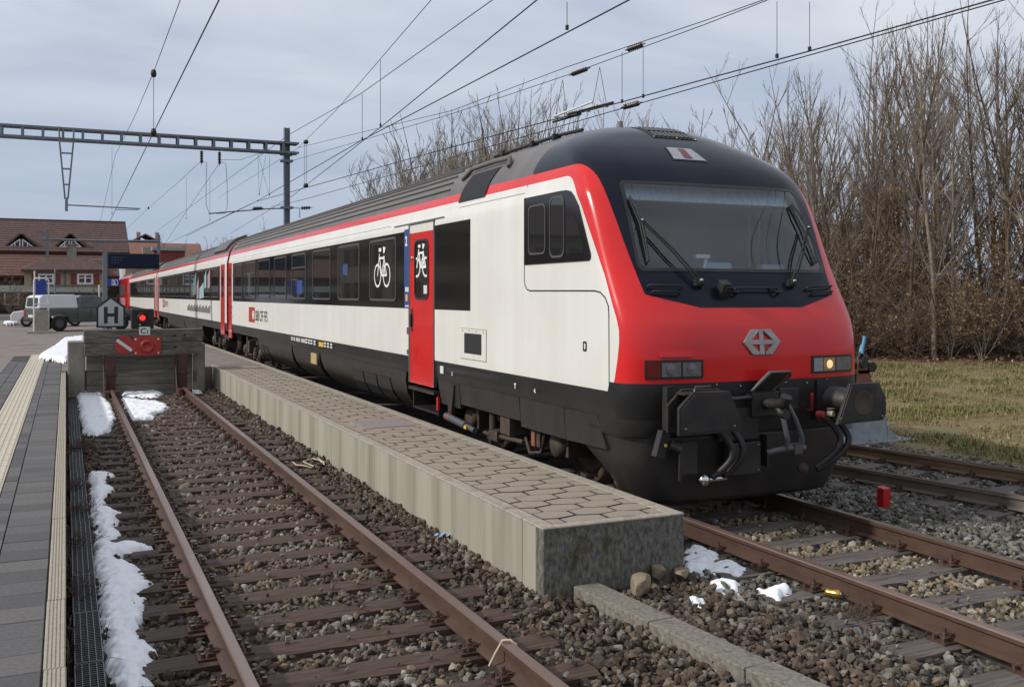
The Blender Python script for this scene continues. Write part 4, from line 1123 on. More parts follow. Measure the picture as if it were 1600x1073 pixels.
# logo on the front
def emblem2d():
    P = []
    P.append([(-.12, -.66), (.12, -.66), (.12, .66), (-.12, .66)])
    P.append([(-.80, -.115), (.80, -.115), (.80, .115), (-.80, .115)])
    for sx in (-1, 1):
        for sz in (-1, 1):
            P.append([(sx*1.0, 0), (sx*.52, sz*.66), (sx*.165, sz*.66), (sx*.165, sz*.54), (sx*.58, sz*.12), (sx*.62, 0)])
    return P
mb = MB()
for k, P in enumerate(emblem2d()):
    sc = .215
    th = .022 + .0015*k
    V = [FP(x*sc, 1.635+z*sc*.82, th) for x, z in P] + [FP(x*sc, 1.635+z*sc*.82, -.002) for x, z in P]; n = len(P)
    mb.add(V, [tuple(range(n))] + [(i, (i+1) % n, n+(i+1) % n, n+i) for i in range(n)])
mb.build('front_emblem', 'emblem_steel', cc)
# headlights
for s in (-1, 1):
    a, b = (-1.235, -.665) if s < 0 else (.615, 1.215)
    hl = front_patch('headlight', a, b, 1.312, 1.487, .008, 'black_paint', cc, 12, 6)
    if s < 0:
        front_patch('lens', -1.215, -1.10, 1.33, 1.47, .012, 'lens_red', hl, 4, 4)
        front_patch('lens', -1.085, -.90, 1.335, 1.465, .013, 'lens_clear', hl, 6, 4); front_patch('lens', -.88, -.695, 1.335, 1.465, .013, 'lens_clear', hl, 6, 4)
        for c_ in (-.99, -.785):
            p = FP(c_, 1.40, .014); MB().lathe([(.055, 0), (.035, .004), (.0, .006)], p, (0, -1, 0), 20).build('reflector', 'lens_clear', hl)
    else:
        front_patch('lens', .645, .76, 1.335, 1.465, .012, 'lens_white', hl, 4, 4)
        front_patch('lens', .77, .93, 1.335, 1.465, .013, 'lens_warm', hl, 6, 4); front_patch('lens', .945, 1.19, 1.335, 1.465, .012, 'lens_clear', hl, 6, 4)
        p = FP(.85, 1.40, .015); MB().lathe([(.042, 0), (.03, .004), (.0, .006)], p, (0, -1, 0), 20).build('lit_bulb', 'lamp_lit', hl)
front_patch('lamp_hood', -1.10, -.78, 1.515, 1.54, .028, 'red_paint', cc, 8, 2)
mb = MB()
for xx in np.linspace(-1.05, 1.1, 9):
    mb.lathe([(.010, 0), (.007, .006), (0, .008)], FP(xx, 1.235 + .012*math.sin(xx*9), .001), (0, -1, 0), 8)
mb.build('rivet', 'steel', cc)
# wipers
def wiper(s, piv, arm, top, bot):
    g = Vector((0, -.03, .02))
    P = lambda q, o: FP(s*q[0], q[1], o)
    mb = MB()
    w0 = mb.lathe([(.045, 0), (.045, .05), (.03, .07), (0, .075)], P(piv, 0), (0, -.85, .5), 12)
    wp = mb.build('wiper', 'black_rubber', cc)
    mb = MB()
    for d in (-.02, .025):
        a0 = P((piv[0]+d, piv[1]), .06); a1 = P((arm[0]+d*.6, arm[1]), .085); md = (a0+a1)/2 + Vector((0, -.02, .012))
        mb.tube([a0, md, a1], .009, 6)
    mb.box(P(piv, .04)-Vector((.05, .02, .03)), P(piv, .04)+Vector((.05, .03, .03)))
    mb.build('wiper_arm', 'black_rubber', wp)
    mb = MB(); t, b = P(top, .045), P(bot, .045); m_ = P(arm, .075)
    mb.tube([t, (t+m_)/2 + Vector((0, -.012, .01)), m_, (b+m_)/2 + Vector((0, -.012, .01)), b], .011, 6); mb.tube([P(top, .02), P(arm, .025), P(bot, .02)], .012, 5)
    mb.build('wiper_blade', 'black_rubber', wp)
    mb = MB(); mb.lathe([(.016, 0), (.016, .02), (0, .022)], P(piv, .075), (0, -.85, .5), 8); mb.lathe([(.012, 0), (.012, .02), (0, .022)], P(arm, .09), (0, -.85, .5), 8)
    mb.build('nut', 'steel', wp)
wiper(-1, (.555, 2.185), (1.006, 2.763), (1.045, 3.03), (1.023, 2.387))
wiper(1, (.555, 2.185), (.985, 2.75), (.91, 3.02), (1.01, 2.40))
# handrails and hook on the navy field
def rod(name, pts, off=.05, r=.010, m='black_rubber'):
    mb = MB(); P = [FP(a, b, .0) for a, b in (pts[0],)] + [FP(a, b, off) for a, b in pts] + [FP(*pts[-1], 0)]
    return mb.tube(P, r, 6).build(name, m, cc)
for s in (-1, 1):
    rod('handrail', [(s*1.09, 2.155), (s*.92, 2.15), (s*.76, 2.145)]); rod('handrail', [(s*1.07, 2.10), (s*.92, 2.095), (s*.80, 2.09)], .045)
rod('handrail', [(-.16, 2.13), (.1, 2.13), (.34, 2.13)], .05)
for c_ in (-.17, .34):
    mb = MB(); mb.tube([FP(c_-.07, 2.15, .01), FP(c_-.04, 2.10, .04), FP(c_, 2.085, .05), FP(c_+.05, 2.11, .03)], .013, 6); mb.build('step_bracket', 'black_rubber', cc)
mb = MB(); q = FP(-.31, 2.13, 0); mb.box(q-Vector((.05, .09, .11)), q+Vector((.05, .02, .09)), tilt=(.45, 0)); mb.box(q-Vector((.03, .12, .02)), q+Vector((.07, -.05, .05)), tilt=(.45, 0)); mb.build('lamp_iron', 'black_rubber', cc, bevel=.008)

# side details (left side plane)
SP = lambda y, z, h=0.0: Vector((SX - h, y, z))
def side_panel(name, pts, h, m, parent=None, depth=.02):
    return MB().prism([SP(a, b, h) for a, b in pts], (depth, 0, 0)).build(name, m, parent or cc)
def yu(u): return at_x(u, 460, SX).y
band = side_panel('window_band', [(yu(632.5), 1.885), (yu(632.5), 3.03), (yu(364), 3.03), (yu(364), 1.885)], .004, 'glossy_panel')
WU = [(578.4, 619.7), (529, 562.5), (489, 517), (456.6, 478.4), (429, 447.8), (404, 421.9), (383.8, 399.4), (367, 378.5)]
def side_window(name, y0, y1, z0, z1, h, parent, fw=.035, r=.09, glass='train_glass', fm='frame_grey'):
    O = rrect(y0, y1, z0, z1, r); I = rrect(y0+fw, y1-fw, z0+fw, z1-fw, max(r-fw, .01))
    w = MB().prism([SP(a, b, h) for a, b in I], (.004, 0, 0)).build(name, glass, parent)
    mb = MB(); ring(mb, O, I, lambda a, b, d: SP(a, b, h-.002+d), .010); mb.build('frame', fm, w)
    return w
ymir = lambda ua, ub: (yu(ub), yu(ua))
for k, (ua, ub) in enumerate(WU):
    y0, y1 = ymir(ua, ub)
    if k == 0: y0, y1 = yu(619.7), yu(578.4)
    w = side_window('window', y0, y1, 1.985, 2.985, .006, cc)
    if k in (3, 6):
        MB().box((SX-.017, y0+.03, 2.66), (SX-.007, y1-.03, 2.69)).build('vent_bar', 'frame_grey', w)
    if k == 3:
        MB().box((SX-.0085, y0+.35, 2.1), (SX-.0062, y0+.85, 2.4)).build('sticker', 'blue_panel', w)
    if k == 1:
        MB().box((SX-.0085, y0+.9, 2.45), (SX-.0062, y0+1.12, 2.64)).build('sticker', 'blue_panel', w); MB().box((SX-.0084, y0+.80, 2.43), (SX-.0061, y0+.9, 2.64)).build('notice', 'frame_grey', w)
def bike_lines(flip=1):
    L = []
    for cx in (-.30, .30):
        L.append([(cx + .215*math.cos(2*math.pi*k/28), -.20 + .215*math.sin(2*math.pi*k/28)) for k in range(29)])
    L += [[(-.30, -.20), (-.17, .22)], [(-.19, .14), (.14, .14)], [(-.16, .14), (-.02, -.20)], [(-.02, -.20), (.15, .16)], [(.30, -.20), (.12, .17)], [(.30, -.20), (-.02, -.20)], [(.12, .0), (.2, -.18)]]
    F = [[(-.22, .27), (-.06, .27), (-.06, .34), (-.22, .34)], [(.08, .23), (.15, .23), (.23, .34), (.06, .36)]]
    return L, F
def bike(parent, yc_, zc, s, h):
    mb = MB(); L, F = bike_lines()
    f = lambda a, b, d: SP(yc_ - a*s, zc + b*s, h+d)
    strokes(mb, L, .043, f, .001)
    for q in F: mb.add([f(a*1.0, b, .0012) for a, b in q], [(0, 1, 2, 3)])
    mb.build('bicycle_symbol', 'pure_white', parent)
bike(cc, (yu(578.4)+yu(619.7))/2 , 2.56, .82, .012)
# blue column with the class number and pictograms
bpn = side_panel('blue_panel', [(yu(640), 1.885), (yu(640), 3.06), (yu(632), 3.06), (yu(632), 1.885)], .0045, 'blue_panel')
text_mesh('2', .20, 'pure_white', bpn, SP(yu(632)-.05, 2.82, .005), (0, -1, 0), (0, 0, 1), bold=.006)
for z0, z1, m in ((2.13, 2.20, 'pure_white'), (1.99, 2.09, 'yellow_paint'), (1.905, 1.93, 'pure_white')):
    mb = MB(); ya = yu(633)
    if m == 'pure_white': mb.box((SX-.0062, ya-.09, z0), (SX-.0046, ya-.03, z1)); mb.box((SX-.0062, ya-.19, z0), (SX-.0046, ya-.12, z1))
    else: mb.box((SX-.0062, ya-.13, z0), (SX-.0046, ya-.04, z1))
    mb.build('pictogram', m, bpn)
# door
dy0, dy1 = yu(678), yu(641.5)
dr = side_panel('door', [(dy0, .80), (dy0, 2.98), (dy1, 2.98), (dy1, .80)], .010, 'red_paint', depth=.05)
mb = MB(); mb.box((SX-.010, dy0, 2.985), (SX+.02, dy1, 3.10)); mb.build('door_header', 'white_paint', dr)
mb = MB()
mb.box((SX-.013, dy1+.002, .80), (SX+.03, dy1+.06, 3.12)); mb.box((SX-.012, dy0-.03, .80), (SX+.03, dy0-.002, 3.12)); mb.box((SX-.0125, dy0-.03, 3.105), (SX+.03, dy1+.06, 3.125))
mb.build('door_frame', 'frame_grey', dr)
dw0, dw1 = yu(671), yu(649)
O = rrect(dw0, dw1, 2.02, 2.88, .12); I = rrect(dw0+.03, dw1-.03, 2.05, 2.85, .10)
dwi = MB().prism([SP(a, b, .012) for a, b in I], (.004, 0, 0)).build('door_window', 'train_glass', dr)
mb = MB(); ring(mb, O, I, lambda a, b, d: SP(a, b, .0095+d), .012); mb.build('window_rubber', 'black_rubber', dr)
mb = MB(); L, F = bike_lines(); f = lambda a, b, d: SP((dw0+dw1)/2 - a*.64, 2.60 + b*.60, .0135+d); 
def clipline(L): return [l for l in L]
clipL = []
for l in L:
    cur = []
    for p in l:
        if abs(p[0]) < .36: cur.append(p)
        else:
            if len(cur) > 1: clipL.append(cur)
            cur = []
    if len(cur) > 1: clipL.append(cur)
strokes(mb, clipL, .055, f, .001)
for q in F: mb.add([f(a, b, .0012) for a, b in q], [(0, 1, 2, 3)])
mb.build('bicycle_symbol', 'pure_white', dr)
MB().box((SX-.0162, dw0+.06, 2.10), (SX-.0125, dw0+.2, 2.22)).build('notice', 'plate_white', dr)
mb = MB(); mb.box((SX-.016, dy1-.14, 1.55), (SX-.0105, dy1-.06, 1.88)); mb.tube([SP(dy1-.10, 1.62, .03), SP(dy1-.10, 1.80, .03)], .014, 6); mb.build('handle', 'black_rubber', dr)
MB().lathe([(.03, 0), (.03, .012), (.0, .014)], SP(dy1-.10, 2.62, .0105), (-1, 0, 0), 14).build('door_button', 'steel', dr)
MB().box((SX-.013, dy1-.28, 1.10), (SX-.0105, dy1-.22, 1.28)).build('emergency_release', 'marker_red', dr)
# step below the door
mb = MB(); mb.box((SX-.02, dy0-.05, .70), (SX+.3, dy1+.04, .745)); mb.box((SX+.05, dy0-.05, .42), (SX+.35, dy1+.02, .45)); mb.box((SX+.05, dy0-.06, .40), (SX+.3, dy0-.03, .74)); mb.box((SX+.05, dy1+.0, .40), (SX+.3, dy1+.03, .74))
st = mb.build('entrance_step', 'skirt_black', cc); MB().box((SX+.02, dy0-.03, .715), (SX+.0, dy1+.02, .742)).build('step_edge', 'frame_grey', st)
MB().box((SX+.0, dy0-.16, .50), (SX+.03, dy0-.10, .68)).build('tail_reflector', 'marker_red', cc)
# dark panel in front of the door
side_panel('dark_panel', [(yu(735), 1.885), (yu(735), 3.04), (yu(678.6)-.03, 3.04), (yu(678.6)-.03, 1.885)], .0045, 'glossy_panel')
# driver's side window group
dp = side_panel('driver_window', [(9.84, 3.155), (8.98, 3.155), (8.83, 3.15), (8.75, 3.13), (8.68, 3.08), (8.576, 2.97), (8.335, 2.49), (8.33, 2.45), (8.36, 2.42), (9.84, 2.418)][::-1], .012, 'glossy_panel', depth=.03)
for P in (rrect(9.30, 9.72, 2.52, 3.06, .07), rrect(8.87, 9.20, 2.47, 3.11, .08), [(8.86-.03, 2.50), (8.86-.03, 2.88), (8.65, 2.88), (8.45, 2.55), (8.46, 2.50)][::-1]):
    if len(P) > 6:
        c_ = np.mean(P, 0); I = [tuple(c_ + (np.array(p)-c_)*.93) for p in P]; mb = MB(); ring(mb, P, I, lambda a, b, d: SP(a, b, .0115+d), .007); mb.build('window_frame', 'frame_grey', dp)
        MB().prism([SP(a, b, .0135) for a, b in I], (.0012, 0, 0)).build('pane', 'train_glass', dp)
    else: MB().prism([SP(a, b, .0135) for a, b in P], (.0012, 0, 0)).build('pane', 'train_glass', dp)
# seam line of the cab module
def seam(name, pts, w=.014, m='black_rubber', h=.0025):
    mb = MB()
    for i in range(len(pts)-1):
        a, b = Vector((0, *pts[i])), Vector((0, *pts[i+1])); d = (b-a).normalized(); nn_ = Vector((0, -d.z, d.y))*w/2; a = a - d*w*.3; b = b + d*w*.3
        q = [a+nn_, a-nn_, b-nn_, b+nn_]
        mb.add([Vector((XT-float(w_of(p.z))-h, p.y, p.z)) for p in q], [(0, 1, 2, 3)])
    return mb.build(name, m, cc)
seam('panel_seam', [(9.855, 3.30), (9.85, 2.8), (9.85, 2.25), (9.83, 2.19), (9.78, 2.145), (9.70, 2.13), (8.26, 2.125), (8.15, 2.11), (8.06, 2.06), (8.00, 1.98), (7.99, 1.9), (7.985, 1.5), (7.985, 1.20)])
seam('panel_seam', [(14.6, 3.135), (12.4, 3.135)], .018, 'frame_grey', .012); seam('panel_seam', [(11.9, 3.22), (9.9, 3.22)], .006, 'frame_grey', .002)
seam('panel_seam', [(30.5, 3.16), (14.8, 3.16)], .006, 'frame_grey', .002); seam('panel_seam', [(31, 1.035), (8.6, 1.035)], .008, 'grille_black', .004)
# small hatch with dark filter
y0, y1 = yu(760), yu(720)
hp = side_panel('service_hatch', [(y0, 1.275), (y0, 1.655), (y1, 1.655), (y1, 1.275)], .006, 'white_paint')
side_panel('filter', [(y0+.14, 1.345), (y0+.14, 1.60), (y1-.14, 1.60), (y1-.14, 1.345)], .0085, 'grille_black', hp, .003)
mb = MB(); ring(mb, [(y0-.006, 1.268), (y1+.006, 1.268), (y1+.006, 1.66), (y0-.006, 1.66)], [(y0, 1.275), (y1, 1.275), (y1, 1.655), (y0, 1.655)], lambda a, b, d: SP(a, b, .002+d), .001); mb.build('hatch_gap', 'frame_grey', hp)
mb = MB()
for k in range(4): mb.lathe([(.012, 0), (.008, .004), (0, .005)], SP(y0+.08+(y1-y0-.16)*k/3, 1.628, .006), (-1, 0, 0), 8)
mb.build('screw', 'frame_grey', hp)
crs = MB().prism([SP(a, b, .0025) for a, b in rrect(yu(917)+.0, yu(911), 1.53, 1.63, .02)], (.004, 0, 0)).build('coat_of_arms', 'black_paint', cc)
mb = MB(); cy = (yu(917)+yu(911))/2; mb.add([SP(a, b, .0032) for a, b in ((cy-.014, 1.61), (cy-.014, 1.565), (cy, 1.545), (cy+.014, 1.565), (cy+.014, 1.61))], [(0, 1, 2, 3, 4)]); mb.build('shield', 'plate_white', crs)
# operator's red logo block and initials
def side_logo(par, y0, z0, s, txt=True, xs=1.0):
    lg = MB().box((SX-.005, y0-.95*s, z0), (SX+.003, y0, z0+.42*s)).build('logo_block', 'signal_red', par)
    mb = MB()
    for k, P in enumerate(emblem2d()): mb.add([SP(y0-.72*s-a*.17*s, z0+.21*s+b*.17*s, .0055+.0002*k) for a, b in P], [tuple(range(len(P)))])
    mb.build('emblem', 'pure_white', lg)
    if txt: text_mesh('SBB CFF FFS', .40*s, 'black_paint', par, SP(y0-1.05*s, z0+.06*s, .003), (0, -1, 0), (0, 0, 1), bold=.0, xs=.86*xs)
    return lg
side_logo(cc, yu(389), 1.33, .98)
# inscriptions on the black sole bar
mb = MB()
for k in range(17):
    if k not in (2, 5, 11): mb.box((SX-.014, yu(456)-.085*k-.06, 1.06), (SX-.0115, yu(456)-.085*k, 1.14))
mb.build('inscription', 'plate_white', cc)
mb = MB()
for k, (a, b) in enumerate(((478, 481), (482, 485), (486, 489), (491, 494), (507, 510), (512, 515), (517, 520))):
    for z in (1.06, 1.115): mb.box((SX-.014, yu(b), z), (SX-.0115, yu(a), z+.035))
mb.build('inscription', 'plate_white', cc)
pass
MB().box((SX-.014, yu(506), 1.05), (SX-.0115, yu(499), 1.14)).build('yellow_mark', 'yellow_paint', cc)
for u, s_ in ((708, '2'), (806, 'T'), (837, '4.')):
    text_mesh(s_, .06 if u != 806 else .08, 'pure_white', cc, SP(yu(u), 1.03, .02), (0, -1, 0), (0, 0, 1), bold=.003)
MB().box((SX+.008-.012, yu(693), 1.02), (SX+.004, yu(688), 1.12)).build('warning_label', 'plate_white', cc)
mb = MB()
for z0, z1, m_ in ((1.50, 1.60, 0), (1.39, 1.47, 1), (1.27, 1.35, 1), (1.20, 1.27, 0)): mb.box((SX-.004, yu(640)+.02, z0), (SX-.0015, yu(636), z1), m_)
mb.build('door_notice', ['frame_grey', 'plate_white'], cc)
# graffiti scratches near the rear end
mb = MB(); rr = random.Random(3)
for k in range(26):
    mb = MB()
    ya = yu(360)+rr.uniform(-.5, .5); za = 1.25 + k*.055; mb.tube([SP(ya, za, .001), SP(ya+rr.uniform(-.15, .15), za+.05, .001), SP(ya+rr.uniform(-.2, .2), za+.1, .001)], .006, 4)
    mb.build('scratch_mark', 'frame_grey', cc)
# roof: ribs, side grille and its hood
RPt = lambda y, w, h=0.0: None
def roof_pt(y, z, h=0.0):
    w = float(w_of(z)); e = .004
    a = Vector((-(float(w_of(z+e))-float(w_of(z-e))), 0, 2*e)); n_ = Vector((-a.z, 0, a.x)).normalized()
    if n_.x > 0: n_ = -n_
    return Vector((XT - w, y, z)) + n_*h
def roof_box(name, y0, y1, z0, z1, h, m, par=None, nz=5, skew=0.0):
    mb = MB(); V = []
    for j in range(nz+1):
        z = z0+(z1-z0)*j/nz
        sk = skew*(j/nz)
        V += [roof_pt(y0+sk, z, h), roof_pt(y1+sk, z, h), roof_pt(y0+sk, z, -.02), roof_pt(y1+sk, z, -.02)]
    F = []
    for j in range(nz): a = 4*j; b = a+4; F += [(a, a+1, b+1, b), (a, b, b+2, a+2), (a+1, a+3, b+3, b+1)]
    F += [(0, 2, 3, 1), (4*nz, 4*nz+1, 4*nz+3, 4*nz+2)]
    mb.add(V, F); return mb.build(name, m, par or cc)
for z in (3.50, 3.60, 3.695, 3.785, 3.86, 3.92):
    roof_box('roof_rib', 12.45+ (z-3.5)*.6, 31.2, z, z+.016, .022, 'roof_rib', nz=2)
rg = roof_box('roof_grille', 11.07, 11.95, 3.285, 3.645, .010, 'grille_black', nz=6, skew=-.12)
for k in range(22):
    y_ = 11.09 + .84*k/21; 
    mb = MB(); V = []
    for j in range(7):
        z = 3.295 + .34*j/6; V += [roof_pt(y_-.12*j/6-.006, z, .016), roof_pt(y_-.12*j/6+.006, z, .016), roof_pt(y_-.12*j/6+.006, z, .009), roof_pt(y_-.12*j/6-.006, z, .009)]
    mb.add(V, [(4*j+a, 4*j+(a+1) % 4, 4*j+4+(a+1) % 4, 4*j+4+a) for j in range(6) for a in range(4)]); mb.build('slat', 'frame_grey', rg)
mb = MB(); mb.tube([roof_pt(12.12, 3.60, .02), roof_pt(11.95, 3.70, .05), roof_pt(11.3, 3.705, .055), roof_pt(10.75, 3.70, .05), roof_pt(10.62, 3.60, .02)], .03, 6); mb.build('rain_gutter', 'roof_rib', cc)
mb = MB(); mb.tube([Vector((XT-.75, 12.2, 3.96)), Vector((XT-.73, 11, 3.975)), Vector((XT-.7, 10.35, 3.985)), Vector((XT-.62, 9.95, 3.99))], .022, 6); 
for y_ in (11.9, 11.0, 10.4): mb.box((XT-.78, y_-.03, 3.93), (XT-.68, y_+.03, 4.0))
mb.build('roof_conduit', 'black_rubber', cc)
MB().tube([(XT-.12, 9.95, 4.0), (XT-.12, 9.95, 4.12)], .035, 8).build('aerial', 'cast_cover', cc)

# underframe, skirts, steps
def lower_skirt(par, y0, y1, panes=(), zt=.935, zb=.30, name='skirt_panel', xw=(1.392, 1.385, 1.33, 1.22, 1.02)):
    zs = [zt, .80, .60, .44, zb]; n = 14; mb = MB(); V = []
    for j, (w, z) in enumerate(zip(xw, zs)):
        for i in range(n+1):
            y = y0+(y1-y0)*i/n
            ins = .25*max(0, (zt-z)/.6) 
            yy = y0 + ins + (y1-y0-2*ins)*i/n
            V.append((XT-w, yy, z))
    mb.add(V, [(j*(n+1)+i, j*(n+1)+i+1, (j+1)*(n+1)+i+1, (j+1)*(n+1)+i) for j in range(4) for i in range(n)], 0, True)
    V2 = [(2*XT-a, b, c) for a, b, c in V]; mb.add(V2, [(j*(n+1)+i, j*(n+1)+i+1, (j+1)*(n+1)+i+1, (j+1)*(n+1)+i) for j in range(4) for i in range(n)], 0, True)
    b4 = 4*(n+1); mb.add([V[b4], V[b4+n], V2[b4+n], V2[b4]], [(0, 1, 2, 3)])
    for i in (0, n): mb.add([V[j*(n+1)+i] for j in range(5)] + [V2[j*(n+1)+i] for j in range(4, -1, -1)], [tuple(range(10))])
    o = mb.build(name, 'skirt_black', par)
    for (ya, yb) in panes:
        m2 = MB(); W = []
        for w, z in zip(xw[1:], zs[1:]):
            s_ = (.8-z)/.5; off = .004
            ww = w; W += [(XT-ww-off, ya+.10*s_, z-.03 if z > .31 else z+.05), (XT-ww-off, yb+.10*s_, z-.03 if z > .31 else z+.05)]
        m2.add(W, [(2*j, 2*j+1, 2*j+3, 2*j+2) for j in range(3)]); m2.build('filter', 'grille_black', o)
    return o
lower_skirt(cc, 14.05, 19.55, ((14.9, 15.6), (15.68, 16.4), (16.48, 17.2)))
lower_skirt(cc, 19.6, 22.2); lower_skirt(cc, 22.25, 26.6, ((25.3, 25.7), (25.8, 26.2)))
eb = MB().box((XT-1.39, 19.75, .64), (XT-1.2, 20.75, .90)).build('equipment_box', 'grille_black', cc)
MB().box((XT-1.395, 19.85, .66), (XT-1.391, 20.35, .88)).build('control_board', 'panel_yellow', eb)
mb = MB(); mb.box((XT-1.25, 8.6, .93), (XT+1.25, 31.5, 1.02)); mb.box((XT-.5, 9, .55), (XT+.5, 31.4, .93)); mb.build('underframe', 'underframe_dark', cc)
# skirt around the leading bogie
for y0, y1, zb in ((11.9, 12.72, .60), (10.05, 11.88, .66), (8.95, 10.03, .60)):
    MB().prism([SP(y0, .928, -.022), SP(y1, .928, -.022), SP(y1-(.0 if y0 < 11 else .12), zb, -.045), SP(y0+.0, zb, -.045)], (.05, 0, 0)).build('skirt_panel', 'skirt_black', cc)
MB().prism([SP(8.25, .928, -.018), SP(8.93, .928, -.018), SP(8.93, .60, -.04), SP(8.1, .62, -.04)], (.05, 0, 0)).build('skirt_panel', 'skirt_black', cc)
mb = MB(); mb.prism([SP(12.3, .90, -.01), SP(12.05, .90, -.01), SP(12.17, .45, -.01), SP(12.27, .45, -.01)], (.06, 0, 0)); mb.build('damper_bracket', 'skirt_black', cc)
mb = MB(); mb.tube([SP(12.25, .47, .02), SP(11.55, .425, .02)], .05, 12); mb.tube([SP(11.58, .427, .02), SP(11.25, .40, .02)], .036, 10)
dm = mb.build('yaw_damper', 'frame_grey', cc); MB().lathe([(.052, 0), (.052, .03)], SP(12.1, .46, .02), (0, 1, .06), 12).build('red_ring', 'signal_red', dm); MB().box((SX-.072, 11.42, .40), (SX-.066, 11.50, .44)).build('yellow_mark', 'yellow_paint', dm)
# bogies
def bogie(par, yc_, base=2.5):
    bg = MB()
    for s in (-1, 1):
        x0 = XT + s*1.02
        bg.prism([(x0-.06, yc_-1.55, .52), (x0-.06, yc_-1.0, .62), (x0-.06, yc_-.5, .46), (x0-.06, yc_+.5, .46), (x0-.06, yc_+1.0, .62), (x0-.06, yc_+1.55, .52), (x0-.06, yc_+1.55, .68), (x0-.06, yc_+.9, .80), (x0-.06, yc_+.5, .64), (x0-.06, yc_-.5, .64), (x0-.06, yc_-.9, .80), (x0-.06, yc_-1.55, .68)], (.12, 0, 0))
    bg.box((XT-1.0, yc_-.25, .48), (XT+1.0, yc_+.25, .70))
    b = bg.build('bogie_frame', 'under_dirt', par, bevel=.015)
    mb = MB()
    for s in (-1, 1):
        for q in (-.28, .28): mb.lathe([(.13, 0), (.15, .05), (.13, .1), (.15, .15), (.13, .2), (.14, .24)], (XT+s*1.02, yc_+q, .64), (0, 0, 1), 14)
    mb.build('spring', 'under_dirt', b)
    for s in (-1, 1):
        for q in (-base/2, base/2):
            mb = MB(); mb.box((XT+s*1.02-.13, yc_+q-.2, .34), (XT+s*1.02+.13, yc_+q+.2, .58)); mb.lathe([(.15, 0), (.15, .10), (.09, .13), (0, .135)], (XT+s*1.10, yc_+q, .46), (s, 0, 0), 16); mb.build('axle_box', 'under_dirt', b)
    mb = MB()
    for s in (-1,):
        mb.tube([(XT-1.25, yc_+.35, .42), (XT-1.25, yc_+.35, .88)], .05, 8); mb.box((XT-1.33, yc_-.32, .44), (XT-1.05, yc_-.05, .78)); mb.tube([(XT-1.28, yc_+.55, .36), (XT-1.28, yc_-.6, .40)], .03, 6); mb.box((XT-1.33, yc_+.05, .32), (XT-1.2, yc_+.3, .44)); mb.tube([(XT-1.25, yc_-.6, .45), (XT-1.27, yc_-.75, .30), (XT-1.25, yc_-1.0, .34), (XT-1.22, yc_-1.05, .6)], .022, 6)
        mb.box((XT-1.28, yc_-1.02, .40), (XT-1.12, yc_-.82, .62))
    mb.build('brake_gear', 'under_dirt', b)
    MB().box((XT-1.30, yc_-.93, .40), (XT-1.282, yc_-.84, .56)).build('connector_box', 'lever_rust', b)
    for q in (-base/2, base/2):
        for s in (-1, 1):
            x = XT + s*.7
            mb = MB(); mb.lathe([(.10, -.02), (.10, .09), (.14, .085), (.36, .07), (.39, .10), (.46, .10), (.462, .0), (.485, -.02), (.485, -.035), (.38, -.035), (.36, .0), (.12, -.02)], (x, yc_+q, .462), (s, 0, 0), 40)
            w = mb.build('wheel', 'wheel_steel', par)
            MB().lathe([(.37, .101), (.39, .112), (.455, .112), (.46, .101)], (x, yc_+q, .462), (s, 0, 0), 40, cap=False).build('tyre', 'under_dirt', w)
            MB().lathe([(.30, .075), (.34, .09), (.34, .078)], (x, yc_+q, .462), (s, 0, 0), 32, cap=False).build('brake_disc', 'wheel_steel', w)
        MB().tube([(XT-.7, yc_+q, .462), (XT+.7, yc_+q, .462)], .08, 12).build('axle', 'under_dirt', par)
bogie(cc, 10.75); bogie(cc, 28.6)
# apron (snow plough) below the buffers
mb = MB(); n_r = 14; V = []; cols_ = 60
for j in range(n_r+1):
    t = j/n_r; z = .13 + .66*t
    w = 1.26 + .10*t - .10*(1-t)**3; yc_ = 7.58 + .10*(1-t)**2; D_ = .55; yb = 7.95 + 1.05*t**1.3
    for i in range(cols_+1):
        a = -1 + 2*i/cols_; s = abs(a)
        if s > .72: q = (s-.72)/.28; x, y = w, (yc_+D_) + max(0, yb-(yc_+D_))*q
        else:
            p = (1-s/.72)*math.pi/2; x, y = w*math.cos(p)**.55, yc_+D_-D_*math.sin(p)**.55
        V.append((XT + (x if a > 0 else -x), y, z))
mb.add(V, [(j*(cols_+1)+i, j*(cols_+1)+i+1, (j+1)*(cols_+1)+i+1, (j+1)*(cols_+1)+i) for j in range(n_r) for i in range(cols_)], 0, True)
ap = mb.build('apron', 'skirt_black', cc); md = ap.modifiers.new('thick', 'SOLIDIFY'); md.thickness = .03; md.offset = -1
# front beam between apron and body
mb = MB(); V = []; rows_ = [(1.385, .935, 7.555), (1.385, .80, 7.56), (1.37, .765, 7.575)]
for (w, z, yc_) in rows_:
    for i in range(cols_+1):
        a = -1 + 2*i/cols_; s = abs(a); D_ = .42
        if s > .72: q = (s-.72)/.28; x, y = w, yc_+D_ + .45*q
        else:
            p = (1-s/.72)*math.pi/2; x, y = w*math.cos(p)**.606, yc_+D_-D_*math.sin(p)**.606
        V.append((XT + (x if a > 0 else -x), y, z))
mb.add(V, [(j*(cols_+1)+i, j*(cols_+1)+i+1, (j+1)*(cols_+1)+i+1, (j+1)*(cols_+1)+i) for j in range(2) for i in range(cols_)], 0, True)
mb.build('headstock', 'black_paint', cc)
